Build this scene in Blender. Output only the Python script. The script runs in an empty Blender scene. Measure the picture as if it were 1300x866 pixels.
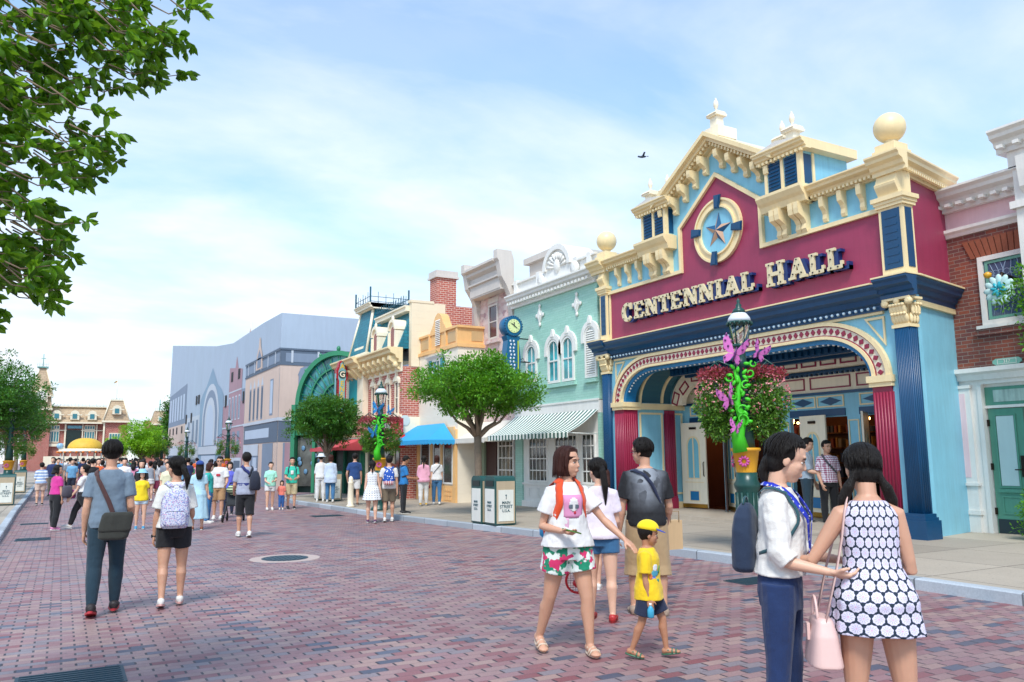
import bpy, bmesh, math, random
from mathutils import Vector, Matrix, Euler, noise as mnoise
R=math.radians; PI=math.pi
random.seed(7)
sc=bpy.context.scene; COL=sc.collection
def gz(y): return -0.15*min(1,max(0,(y-6)/16))
PV=0.13   # height of the pavements over the road
# ------------------------------------------------------------------ mesh builder
class MB:
    def __init__(s): s.v=[];s.f=[];s.m=[];s.sm=[]
    def add(s,vs,fs,m=0,smooth=False):
        o=len(s.v); s.v+= [tuple(v) for v in vs]
        for f in fs: s.f.append(tuple(i+o for i in f)); s.m.append(m); s.sm.append(smooth)
        return s
    def box(s,x0,x1,y0,y1,z0,z1,m=0):
        if x0>x1:x0,x1=x1,x0
        if y0>y1:y0,y1=y1,y0
        if z0>z1:z0,z1=z1,z0
        return s.add([(x0,y0,z0),(x1,y0,z0),(x1,y1,z0),(x0,y1,z0),(x0,y0,z1),(x1,y0,z1),(x1,y1,z1),(x0,y1,z1)],
          [(0,3,2,1),(4,5,6,7),(0,1,5,4),(1,2,6,5),(2,3,7,6),(3,0,4,7)],m)
    def prism(s,poly,a0,a1,ax,m=0,smooth=False):
        n=len(poly)
        def P(p,a): return (a,p[0],p[1]) if ax=='x' else (p[0],a,p[1]) if ax=='y' else (p[0],p[1],a)
        vs=[P(p,a0) for p in poly]+[P(p,a1) for p in poly]
        s.add(vs,[tuple(range(n-1,-1,-1)),tuple(range(n,2*n))],m)
        o=len(s.v)-2*n
        for i in range(n):
            j=(i+1)%n; s.f.append((o+i,o+j,o+n+j,o+n+i)); s.m.append(m); s.sm.append(smooth)
        return s
    def band(s,A,B,a0,a1,ax='x',m=0,closed=False):
        # strip between polylines A and B (same length), thickness a0..a1 along ax
        n=len(A)
        def P(p,a): return (a,p[0],p[1]) if ax=='x' else (p[0],a,p[1]) if ax=='y' else (p[0],p[1],a)
        vs=[P(p,a0) for p in A]+[P(p,a0) for p in B]+[P(p,a1) for p in A]+[P(p,a1) for p in B]
        fs=[]
        for i in range(n if closed else n-1):
            j=(i+1)%n
            fs+=[(i,j,n+j,n+i),(2*n+i,3*n+i,3*n+j,2*n+j),(i,2*n+i,2*n+j,j),(n+i,n+j,3*n+j,3*n+i)]
        if not closed: fs+=[(0,n,3*n,2*n),(n-1,3*n-1,4*n-1,2*n-1)]
        return s.add(vs,fs,m)
    def lathe(s,c,prof,n=20,m=0,smooth=True,M=None,a0=0,a1=2*PI,cap=True):
        c=Vector(c); vs=[]; full=abs(a1-a0-2*PI)<1e-4; k=n if full else n+1
        for r,z in prof:
            for i in range(k):
                a=a0+(a1-a0)*i/n; p=Vector((r*math.cos(a),r*math.sin(a),z))
                if M: p=M@p
                vs.append(c+p)
        fs=[]
        for j in range(len(prof)-1):
            for i in range(n):
                i2=(i+1)%k; fs.append((j*k+i,j*k+i2,(j+1)*k+i2,(j+1)*k+i))
        s.add(vs,fs,m,smooth)
        if cap and full:
            o=len(s.v)-len(vs)
            s.f+= [tuple(o+i for i in range(k-1,-1,-1)),tuple(o+(len(prof)-1)*k+i for i in range(k))]; s.m+=[m,m]; s.sm+=[False,False]
        return s
    def tube(s,pts,r,n=8,m=0,round_=False):
        pts=[Vector(p) for p in pts]; rs=r if isinstance(r,(list,tuple)) else [r]*len(pts)
        if round_:
            d0=(pts[0]-pts[1]).normalized(); d1=(pts[-1]-pts[-2]).normalized()
            pts=[pts[0]+d0*rs[0]*.85,pts[0]+d0*rs[0]*.5]+pts+[pts[-1]+d1*rs[-1]*.5,pts[-1]+d1*rs[-1]*.85]
            rs=[rs[0]*.45,rs[0]*.85]+list(rs)+[rs[-1]*.85,rs[-1]*.45]
        vs=[];N=None
        for i,p in enumerate(pts):
            t=((pts[min(i+1,len(pts)-1)]-pts[max(i-1,0)])).normalized()
            if N is None:
                N=t.orthogonal().normalized()
            else:
                N=(N-t*N.dot(t)); N=N.normalized() if N.length>1e-6 else t.orthogonal().normalized()
            B=t.cross(N)
            for k in range(n):
                a=2*PI*k/n; q=rs[i]
                qa,qb=(q,q) if not isinstance(q,tuple) else q
                vs.append(p+N*math.cos(a)*qa+B*math.sin(a)*qb)
        fs=[(i*n+k,i*n+(k+1)%n,(i+1)*n+(k+1)%n,(i+1)*n+k) for i in range(len(pts)-1) for k in range(n)]
        fs+=[tuple(range(n-1,-1,-1)),tuple((len(pts)-1)*n+k for k in range(n))]
        return s.add(vs,fs,m,True)
    def rings(s,rl,n=20,m=0,e=1.0):
        # rl: (centre, rx, ry, rot) elliptical rings, capped
        vs=[]
        for c,rx,ry,rot in rl:
            for k in range(n):
                a=2*PI*k/n; ca,sa=math.cos(a),math.sin(a)
                p=Vector((rx*math.copysign(abs(ca)**e,ca),ry*math.copysign(abs(sa)**e,sa),0))
                vs.append(Vector(c)+((rot@p) if rot else p))
        L=len(rl)
        fs=[(i*n+k,i*n+(k+1)%n,(i+1)*n+(k+1)%n,(i+1)*n+k) for i in range(L-1) for k in range(n)]
        fs+=[tuple(range(n-1,-1,-1)),tuple((L-1)*n+k for k in range(n))]
        return s.add(vs,fs,m,True)
    def ell(s,c,r,nu=16,nv=10,m=0,rot=None,fn=None):
        c=Vector(c); vs=[]
        for j in range(1,nv):
            t=PI*j/nv
            for i in range(nu):
                a=2*PI*i/nu; d=Vector((math.sin(t)*math.cos(a),math.sin(t)*math.sin(a),math.cos(t)))
                k=fn(d) if fn else 1
                p=Vector((d.x*r[0],d.y*r[1],d.z*r[2]))*k
                vs.append(c+((rot@p) if rot else p))
        for z in (1,-1):
            d=Vector((0,0,z)); k=fn(d) if fn else 1; p=Vector((0,0,z*r[2]*k)); vs.append(c+((rot@p) if rot else p))
        fs=[]
        for j in range(nv-2):
            for i in range(nu):
                i2=(i+1)%nu; fs.append((j*nu+i,(j+1)*nu+i,(j+1)*nu+i2,j*nu+i2))
        T=(nv-1)*nu
        for i in range(nu):
            i2=(i+1)%nu; fs.append((T,i,i2)); fs.append((T+1,(nv-2)*nu+i2,(nv-2)*nu+i))
        return s.add(vs,fs,m,True)
    def xf(s,M,start=0):
        for i in range(start,len(s.v)): s.v[i]=tuple(M@Vector(s.v[i]))
        return s
def tago(o,label=None,cat=None,group=None,kind=None):
    if label:o['label']=label
    if cat:o['category']=cat
    if group:o['group']=group
    if kind:o['kind']=kind
    return o
def mkobj(mb,name,mats,off=(0,0,0)):
    me=bpy.data.meshes.new(name); ox,oy,oz=off
    me.from_pydata([(v[0]-ox,v[1]-oy,v[2]-oz) for v in mb.v],[],mb.f)
    if not isinstance(mats,(list,tuple)): mats=[mats]
    for m in mats: me.materials.append(m)
    me.polygons.foreach_set('material_index',mb.m); me.polygons.foreach_set('use_smooth',mb.sm)
    me.update()
    o=bpy.data.objects.new(name,me); COL.objects.link(o); return o
def fixn(o):
    bm=bmesh.new(); bm.from_mesh(o.data); bmesh.ops.recalc_face_normals(bm,faces=bm.faces); bm.to_mesh(o.data); bm.free(); return o
def thing(name,label,cat,loc=(0,0,0),rz=0,group=None):
    o=bpy.data.objects.new(name,None); COL.objects.link(o); o.location=loc; o.rotation_euler=(0,0,rz); o.empty_display_size=.2
    return tago(o,label,cat,group)
def rootloc(p):
    while p.parent: p=p.parent
    return tuple(p.location)
def part(mb,name,mats,parent,local=False,label=None,fix=True):
    o=mkobj(mb,name,mats,(0,0,0) if local else rootloc(parent)); o.parent=parent
    if fix: fixn(o)
    if label:o['label']=label
    return o
def single(mb,name,mats,label,cat,group=None,kind=None,fix=True):
    xs=[v[0] for v in mb.v];ys=[v[1] for v in mb.v];zs=[v[2] for v in mb.v]
    off=((min(xs)+max(xs))/2,(min(ys)+max(ys))/2,min(zs))
    o=mkobj(mb,name,mats,off); o.location=off
    if fix: fixn(o)
    return tago(o,label,cat,group,kind)
def struct(mb,name,mats):
    o=mkobj(mb,name,mats); fixn(o); o['kind']='structure'; return o
def copytree(o,parent=None):
    c=o.copy(); COL.objects.link(c); c.parent=parent
    for ch in o.children: copytree(ch,c)
    return c
def text_mesh(txt,size,ext=.01,offset=0.0,align='CENTER',spacing=1.0):
    cu=bpy.data.curves.new('lettering','FONT'); cu.body=txt; cu.size=size; cu.extrude=ext; cu.offset=offset
    cu.align_x=align; cu.align_y='CENTER'; cu.space_character=spacing; cu.resolution_u=3
    ob=bpy.data.objects.new('lettering',cu); COL.objects.link(ob); bpy.context.view_layer.update()
    dg=bpy.context.evaluated_depsgraph_get(); me=bpy.data.meshes.new_from_object(ob.evaluated_get(dg))
    vs=[v.co.copy() for v in me.vertices]; fs=[tuple(p.vertices) for p in me.polygons]
    bpy.data.objects.remove(ob); bpy.data.curves.remove(cu); bpy.data.meshes.remove(me)
    return vs,fs
def text_on(mb,txt,size,M,m=0,ext=.01,offset=0.0,spacing=1.0,sx=1.0):
    vs,fs=text_mesh(txt,size,ext,offset,spacing=spacing)
    mb.add([M@Vector((v.x*sx,v.y,v.z)) for v in vs],fs,m); return mb
# text facing -X (reads toward -Y) and facing -Y (reads toward +X)
MFX=Matrix(((0,0,-1,0),(-1,0,0,0),(0,1,0,0),(0,0,0,1)))
MFY=Matrix(((1,0,0,0),(0,0,-1,0),(0,1,0,0),(0,0,0,1)))
def TR(x,y,z): return Matrix.Translation((x,y,z))
# ------------------------------------------------------------------ materials
MATS={}
def srgb(h):
    if isinstance(h,str):
        h=h.lstrip('#'); c=[int(h[i:i+2],16)/255 for i in (0,2,4)]
        return tuple(((x/12.92) if x<=.04045 else ((x+.055)/1.055)**2.4) for x in c)
    return tuple(h)
class NT:
    def __init__(s,name):
        s.mat=bpy.data.materials.new(name); s.mat.use_nodes=True; s.t=s.mat.node_tree; s.n=s.t.nodes; s.l=s.t.links
        s.b=s.n['Principled BSDF']; s.out=s.n['Material Output']
    def new(s,t,**k):
        x=s.n.new(t)
        for a,b in k.items(): setattr(x,a,b)
        return x
    def lk(s,a,b): s.l.new(a,b)
    def math(s,op,a,b=None,c=None):
        x=s.new('ShaderNodeMath',operation=op)
        for i,v in enumerate((a,b,c)):
            if v is None: continue
            if isinstance(v,(int,float)): x.inputs[i].default_value=v
            else: s.lk(v,x.inputs[i])
        return x.outputs[0]
    def mix(s,f,a,b,bt='MIX'):
        x=s.new('ShaderNodeMix',data_type='RGBA',blend_type=bt)
        for i,v in ((0,f),(6,a),(7,b)):
            if isinstance(v,(int,float)): x.inputs[i].default_value=v
            elif isinstance(v,(tuple,list)): x.inputs[i].default_value=(*v[:3],1)
            else: s.lk(v,x.inputs[i])
        return x.outputs[2]
    def obj(s): return s.new('ShaderNodeTexCoord').outputs['Object']
    def pos(s): return s.new('ShaderNodeNewGeometry').outputs['Position']
    def noise(s,v,sc,det=3,rough=.55,w=None):
        x=s.new('ShaderNodeTexNoise'); x.inputs['Scale'].default_value=sc; x.inputs['Detail'].default_value=det; x.inputs['Roughness'].default_value=rough
        if v is not None: s.lk(v,x.inputs['Vector'])
        return x
    def ramp(s,f,st,interp='LINEAR'):
        x=s.new('ShaderNodeValToRGB'); e=x.color_ramp.elements; x.color_ramp.interpolation=interp
        while len(e)<len(st): e.new(.5)
        for i,(p,c) in enumerate(st): e[i].position=p; e[i].color=(*c[:3],1) if isinstance(c,(tuple,list)) else (c,c,c,1)
        s.lk(f,x.inputs[0]); return x.outputs[0]
    def mapv(s,v,scale=(1,1,1),rot=(0,0,0)):
        x=s.new('ShaderNodeMapping'); x.inputs['Scale'].default_value=scale; x.inputs['Rotation'].default_value=rot; s.lk(v,x.inputs[0]); return x.outputs[0]
    def bump(s,h,dist=.01,st=.5):
        x=s.new('ShaderNodeBump'); x.inputs['Distance'].default_value=dist; x.inputs['Strength'].default_value=st; s.lk(h,x.inputs['Height']); s.lk(x.outputs[0],s.b.inputs['Normal'])
    def sep(s,v):
        x=s.new('ShaderNodeSeparateXYZ'); s.lk(v,x.inputs[0]); return x.outputs
    def comb(s,a,b,c=0):
        x=s.new('ShaderNodeCombineXYZ')
        for i,v in enumerate((a,b,c)):
            if isinstance(v,(int,float)): x.inputs[i].default_value=v
            else: s.lk(v,x.inputs[i])
        return x.outputs[0]
    def base(s,c): 
        if isinstance(c,(tuple,list)): s.b.inputs['Base Color'].default_value=(*c[:3],1)
        else: s.lk(c,s.b.inputs['Base Color'])
    def rough(s,r): s.b.inputs['Roughness'].default_value=r
def sc_(c,k): return tuple(min(1,x*k) for x in c)
def paint(name,col,rough=.45,var=.10,bump=.002,scale=1.3):
    key=('p',name)
    if key in MATS: return MATS[key]
    t=NT(name); c=srgb(col); p=t.obj()
    n1=t.noise(p,scale,5,.65); n2=t.noise(t.mapv(p,(6,6,.6)),scale*2,4,.6)
    f=t.math('MULTIPLY_ADD',n1.outputs[0],.6,t.math('MULTIPLY',n2.outputs[0],.4))
    f=t.ramp(f,[(.3,0.0),(.7,1.0)])
    bc=t.mix(f,sc_(c,1-var*1.4),sc_(c,1+var*.5))
    st=t.noise(t.mapv(p,(9,9,.35)),1,5,.7); st2=t.noise(p,.8,3); gm=t.math('MULTIPLY',t.ramp(st.outputs[0],[(.55,0.),(.8,1.)]),t.ramp(st2.outputs[0],[(.4,.0),(.65,1.)]))
    bc=t.mix(t.math('MULTIPLY',gm,min(.5,var*2.6)),bc,(c[0]*.45+.02,c[1]*.42+.018,c[2]*.38+.014))
    t.base(bc); t.lk(t.math('MULTIPLY_ADD',n1.outputs[0],.25,rough-.12),t.b.inputs['Roughness'])
    n3=t.noise(p,38,3); t.bump(n3.outputs[0],bump,.5)
    MATS[key]=t.mat; return t.mat
def bricks(name,c1,c2,mortar,bw=.21,bh=.07,gap=.012,var=.25,bumpd=.004,rough=.75):
    key=('b',name)
    if key in MATS: return MATS[key]
    t=NT(name); P=t.sep(t.pos()); u=t.math('ADD',P[0],P[1]); v=P[2]
    row=t.math('FLOOR',t.math('DIVIDE',v,bh))
    uu=t.math('ADD',t.math('DIVIDE',u,bw),t.math('MULTIPLY',row,.5))
    col=t.math('FLOOR',uu); fu=t.math('FRACT',uu); fv=t.math('FRACT',t.math('DIVIDE',v,bh))
    eu=t.math('MULTIPLY',t.math('MINIMUM',fu,t.math('SUBTRACT',1,fu)),bw); ev=t.math('MULTIPLY',t.math('MINIMUM',fv,t.math('SUBTRACT',1,fv)),bh)
    d=t.math('MINIMUM',eu,ev); mk=t.math('SMOOTH_MIN',t.math('DIVIDE',d,gap*.5),1,.2); mk=t.math('GREATER_THAN',d,gap*.5)
    wn=t.new('ShaderNodeTexWhiteNoise',noise_dimensions='2D'); t.lk(t.comb(col,row),wn.inputs[0])
    f=t.math('ADD',wn.outputs[0],t.math('MULTIPLY',t.math('SUBTRACT',t.noise(t.pos(),1.1,4).outputs[0],.5),.8))
    bc=t.mix(t.ramp(f,[(.1,0.),(.9,1.)]),srgb(c1),srgb(c2))
    nn=t.noise(t.pos(),25,3); bc=t.mix(.25,bc,t.mix(nn.outputs[0],(0,0,0),(1,1,1)),'OVERLAY')
    t.base(t.mix(mk,srgb(mortar),bc)); t.rough(rough)
    t.bump(t.math('ADD',mk,t.math('MULTIPLY',nn.outputs[0],.3)),bumpd,.7)
    MATS[key]=t.mat; return t.mat
def siding(name,col,h=.16,rough=.5):
    key=('s',name)
    if key in MATS: return MATS[key]
    t=NT(name); c=srgb(col); P=t.sep(t.pos()); fv=t.math('FRACT',t.math('DIVIDE',P[2],h))
    n=t.noise(t.pos(),2,4,.6); t.base(t.mix(n.outputs[0],sc_(c,.9),sc_(c,1.05))); t.rough(rough)
    t.bump(fv,.012,.9); MATS[key]=t.mat; return t.mat
def glassdark(name='window_glass',col='#20303a',rough=.06):
    key=('g',name)
    if key in MATS: return MATS[key]
    t=NT(name); n=t.noise(t.pos(),1.7,3); t.base(t.mix(t.ramp(n.outputs[0],[(.35,0.),(.65,1.)]),sc_(srgb(col),.5),sc_(srgb(col),1.6))); t.rough(rough); t.b.inputs['Specular IOR Level'].default_value=.8
    t.bump(t.noise(t.pos(),1.2,1).outputs[0],.01,.25)
    MATS[key]=t.mat; return t.mat
def cloth(name,col,rough=.85,var=.1,fold=.006):
    key=('c',name)
    if key in MATS: return MATS[key]
    t=NT(name); c=srgb(col); p=t.obj(); n=t.noise(p,6,4); t.base(t.mix(n.outputs[0],sc_(c,1-var),sc_(c,1+var))); t.rough(rough)
    f=t.noise(t.mapv(p,(10,10,3.5)),1,2,.45); w=t.noise(p,160,2)
    t.bump(t.math('MULTIPLY_ADD',w.outputs[0],.12,f.outputs[0]),fold*5,.6); t.b.inputs['Sheen Weight'].default_value=.15
    MATS[key]=t.mat; return t.mat
def clothpat(name,fn,rough=.85):
    key=('c',name)
    if key in MATS: return MATS[key]
    t=NT(name); p=t.obj(); t.base(fn(t,p)); t.rough(rough)
    f=t.noise(t.mapv(p,(14,14,5)),1,3,.5); t.bump(f.outputs[0],.024,.55)
    MATS[key]=t.mat; return t.mat
def metal(name,col,rough=.35,met=.9):
    key=('m',name)
    if key in MATS: return MATS[key]
    t=NT(name); c=srgb(col); n=t.noise(t.obj(),5,4); t.base(t.mix(n.outputs[0],sc_(c,.8),sc_(c,1.1))); t.rough(rough); t.b.inputs['Metallic'].default_value=met
    MATS[key]=t.mat; return t.mat
def leafmat(name,c1,c2,trans=.35,rough=.45):
    key=('l',name)
    if key in MATS: return MATS[key]
    t=NT(name); r=t.new('ShaderNodeNewGeometry').outputs['Random Per Island']
    c=t.mix(r,srgb(c1),srgb(c2)); t.base(c); t.rough(rough)
    tr=t.new('ShaderNodeBsdfTranslucent'); t.lk(t.mix(.5,c,srgb('#9fc92f'),'MIX'),tr.inputs[0])
    mx=t.new('ShaderNodeMixShader'); mx.inputs[0].default_value=trans; t.lk(t.b.outputs[0],mx.inputs[1]); t.lk(tr.outputs[0],mx.inputs[2]); t.lk(mx.outputs[0],t.out.inputs[0])
    MATS[key]=t.mat; return t.mat
def emit(name,col,st):
    key=('e',name)
    if key in MATS: return MATS[key]
    t=NT(name); t.base(srgb(col)); t.b.inputs['Emission Color'].default_value=(*srgb(col),1); t.b.inputs['Emission Strength'].default_value=st
    MATS[key]=t.mat; return t.mat
def clearglass(name='lamp_glass'):
    key=('cg',name)
    if key in MATS: return MATS[key]
    t=NT(name); t.base((.9,.95,.95)); t.rough(.03); t.b.inputs['Transmission Weight'].default_value=1; t.b.inputs['IOR'].default_value=1.1
    MATS[key]=t.mat; return t.mat
CREAM=paint('cream_paint','#f0d9a8',.45); CREAMW=paint('pale_cream_paint','#f2e6cc',.45); WHITE=paint('white_paint','#e8e6e0',.45)
LBLUE=paint('light_blue_paint','#86c6dc',.45,.14); NAVY=paint('navy_paint','#07446c',.35,.16); MAROON=paint('maroon_paint','#9c3556',.5,.14); RED=paint('crimson_paint','#8f1f40',.4)
TEALD=paint('dark_teal_paint','#2b5f70',.5); GLASS=glassdark(); PINKW=paint('pale_pink_paint','#edcdd0',.5)
# ------------------------------------------------------------------ facade helpers: walls in planes X = const, street side is -X
def cornice_front(mb,X,y0,y1,prof,m=0):   # prof: (outward, z)
    return mb.prism([(X-d,z) for d,z in prof],y0,y1,'y',m)
def cornice_side(mb,Y,x0,x1,prof,m=0):    # runs along X on a wall facing -Y
    return mb.prism([(Y-d,z) for d,z in prof],x0,x1,'x',m)
def cprof(z0,z1,d,ins=0.0):               # classic stepped cornice profile
    h=z1-z0
    return [(ins,z0),(d*.25,z0),(d*.25,z0+h*.22),(d*.42,z0+h*.3),(d*.5,z0+h*.5),(d*.8,z0+h*.62),(d*.84,z0+h*.78),(d,z0+h*.9),(d,z1),(ins,z1)]
def window(parent,X,y0,y1,z0,z1,frame,pane=None,fw=.06,mull=(1,1),depth=.08,arch=0,label=None,proud=.03,name='window'):
    """sash window in a wall whose outer face is at X; frame proud, pane set back"""
    f=MB(); pane=pane or GLASS
    A=[];B=[]
    if arch:
        n=12; yc=(y0+y1)/2; rr=(y1-y0)/2
        o=[(y0,z0),(y0,z1-arch)]+[(yc-rr*math.cos(PI*i/n),z1-arch+arch*math.sin(PI*i/n)) for i in range(1,n)]+[(y1,z1-arch),(y1,z0)]
        i_=[(y0+fw,z0+fw),(y0+fw,z1-arch)]+[(yc-(rr-fw)*math.cos(PI*i/n),z1-arch+(arch-fw)*math.sin(PI*i/n)) for i in range(1,n)]+[(y1-fw,z1-arch),(y1-fw,z0+fw)]
    else:
        o=[(y0,z0),(y0,z1),(y1,z1),(y1,z0)]; i_=[(y0+fw,z0+fw),(y0+fw,z1-fw),(y1-fw,z1-fw),(y1-fw,z0+fw)]
    f.band(o,i_,X-proud,X+.02,'x',0,closed=True)
    ny,nz=mull
    for k in range(1,ny):
        y=y0+(y1-y0)*k/ny; f.box(X-proud*.5,X+.01,y-fw*.22,y+fw*.22,z0+fw,z1-fw-(arch*.1))
    for k in range(1,nz):
        z=z0+(z1-z0)*k/nz; f.box(X-proud*.7,X+.012,y0+fw,y1-fw,z-fw*.28,z+fw*.28)
    w=part(f,name,frame,parent,label=label)
    p=MB(); p.prism(i_,X-.006,X-.002,'x'); part(p,'pane',pane,w)
    return w
def window_s(parent,Y,x0,x1,z0,z1,frame,pane=None,fw=.06,mull=(1,1),proud=.03,name='window'):
    f=MB(); pane=pane or GLASS
    o=[(x0,z0),(x0,z1),(x1,z1),(x1,z0)]; i_=[(x0+fw,z0+fw),(x0+fw,z1-fw),(x1-fw,z1-fw),(x1-fw,z0+fw)]
    f.band(o,i_,Y-proud,Y+.02,'y',0,closed=True)
    ny,nz=mull
    for k in range(1,ny):
        x=x0+(x1-x0)*k/ny; f.box(x-fw*.22,x+fw*.22,Y-proud*.5,Y+.01,z0+fw,z1-fw)
    for k in range(1,nz):
        z=z0+(z1-z0)*k/nz; f.box(x0+fw,x1-fw,Y-proud*.7,Y+.012,z-fw*.28,z+fw*.28)
    w=part(f,name,frame,parent)
    p=MB(); p.prism(i_,Y-.006,Y-.002,'y'); part(p,'pane',pane,w)
    return w
def basket(y0,y1,zs,zt,ry,n=10):
    """basket-handle arch outline from (y0,zs) over to (y1,zs)"""
    rz_=zt-zs; p=[(y0,zs)]
    for i in range(1,n+1):
        a=PI/2*i/n; p.append((y0+ry-ry*math.cos(a),zs+rz_*math.sin(a)))
    for i in range(n+1):
        a=PI/2*(1-i/n); p.append((y1-ry+ry*math.cos(a),zs+rz_*math.sin(a)))
    return p
def urn(mb,x,y,z,h,m=0):
    r=h*.17
    mb.lathe((x,y,z),[(r*.45,0),(r*.45,h*.12),(r*.3,h*.2),(r*.85,h*.4),(r,h*.55),(r*.8,h*.75),(r*.35,h*.88),(r*.4,h*.92),(0.01,h)],12,m)
# ================================================================== world, light, camera
w=bpy.data.worlds.new('World'); sc.world=w; w.use_nodes=True; nt=w.node_tree; N=nt.nodes; L=nt.links
bg=N['Background']; bg.inputs[1].default_value=.10
sky=N.new('ShaderNodeTexSky'); sky.sky_type='NISHITA'; sky.sun_disc=False
SUN_EL=R(52); SUN_AZ=R(215)   # azimuth clockwise from +Y
sky.sun_elevation=SUN_EL; sky.sun_rotation=SUN_AZ; sky.air_density=1.0; sky.dust_density=.6; sky.ozone_density=1.6
tc=N.new('ShaderNodeTexCoord'); sx=N.new('ShaderNodeSeparateXYZ'); L.new(tc.outputs['Generated'],sx.inputs[0])
def wm(op,a,b=None,c=None):
    x=N.new('ShaderNodeMath'); x.operation=op
    for i,v in enumerate((a,b,c)):
        if v is None: continue
        if isinstance(v,(int,float)): x.inputs[i].default_value=v
        else: L.new(v,x.inputs[i])
    return x.outputs[0]
# project direction onto a cloud layer
zc=wm('MAXIMUM',sx.outputs[2],.0); den=wm('ADD',zc,.22)
cv=N.new('ShaderNodeCombineXYZ'); L.new(wm('DIVIDE',sx.outputs[0],den),cv.inputs[0]); L.new(wm('DIVIDE',sx.outputs[1],den),cv.inputs[1])
mp=N.new('ShaderNodeMapping'); mp.inputs['Rotation'].default_value=(0,0,R(60)); mp.inputs['Scale'].default_value=(1.0,1.7,1); mp.inputs['Location'].default_value=(3.1,.4,0); L.new(cv.outputs[0],mp.inputs[0])
n1=N.new('ShaderNodeTexNoise'); n1.inputs['Scale'].default_value=1.25; n1.inputs['Detail'].default_value=9; n1.inputs['Roughness'].default_value=.55; n1.inputs['Distortion'].default_value=.35; L.new(mp.outputs[0],n1.inputs[0])
# more cloud towards the horizon
thr=wm('SUBTRACT',wm('ADD',n1.outputs[0],wm('MULTIPLY',wm('SUBTRACT',.42,zc),.95)),.36)
cl=wm('MULTIPLY_ADD',thr,1.5,.22); cl=wm('MINIMUM',wm('MAXIMUM',cl,.30),1.0)
n2=N.new('ShaderNodeTexNoise'); n2.inputs['Scale'].default_value=2.3; n2.inputs['Detail'].default_value=6; L.new(mp.outputs[0],n2.inputs[0])
cc=N.new('ShaderNodeMix'); cc.data_type='RGBA'; L.new(wm('MINIMUM',wm('MAXIMUM',wm('MULTIPLY_ADD',n2.outputs[0],3.6,-1.2),0),1),cc.inputs[0]); cc.inputs[6].default_value=(5.7,6.6,7.6,1); cc.inputs[7].default_value=(7.7,7.9,8.2,1)
skb=N.new('ShaderNodeMix'); skb.data_type='RGBA'; skb.blend_type='MULTIPLY'; skb.inputs[0].default_value=1; L.new(sky.outputs[0],skb.inputs[6]); skb.inputs[7].default_value=(1.15,1.75,1.95,1)
cm=N.new('ShaderNodeMix'); cm.data_type='RGBA'; L.new(cl,cm.inputs[0]); L.new(skb.outputs[2],cm.inputs[6]); L.new(cc.outputs[2],cm.inputs[7]); L.new(cm.outputs[2],bg.inputs[0])
ld=bpy.data.lights.new('sun','SUN'); ld.energy=2.3; ld.angle=R(15); ld.color=(1,.955,.89)
lo=bpy.data.objects.new('sun',ld); COL.objects.link(lo)
sd=Vector((math.sin(SUN_AZ)*math.cos(SUN_EL),math.cos(SUN_AZ)*math.cos(SUN_EL),math.sin(SUN_EL)))
lo.rotation_euler=sd.to_track_quat('Z','Y').to_euler(); lo.location=(0,0,30)
cd=bpy.data.cameras.new('camera'); cam=bpy.data.objects.new('camera',cd); COL.objects.link(cam); sc.camera=cam
YAW,PITCH,ROLL,CF=.5114,.14395,-.0073,1011.
fwd=Vector((math.sin(YAW)*math.cos(PITCH),math.cos(YAW)*math.cos(PITCH),math.sin(PITCH))); rt=Vector((math.cos(YAW),-math.sin(YAW),0)); up=rt.cross(fwd)
r2=rt*math.cos(ROLL)+up*math.sin(ROLL); u2=-rt*math.sin(ROLL)+up*math.cos(ROLL)
cam.matrix_world=Matrix(((r2.x,u2.x,-fwd.x,0),(r2.y,u2.y,-fwd.y,0),(r2.z,u2.z,-fwd.z,1.55),(0,0,0,1)))
cd.sensor_width=36; cd.lens=CF/1300*36; cd.clip_end=3000; cd.clip_start=.1
cd.dof.use_dof=True; cd.dof.focus_distance=9.0; cd.dof.aperture_fstop=8
vs=sc.view_settings; vs.view_transform='Standard'; vs.look='None'; vs.gamma=1; vs.exposure=.62
try: vs.use_curve_mapping=False
except: pass
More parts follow.
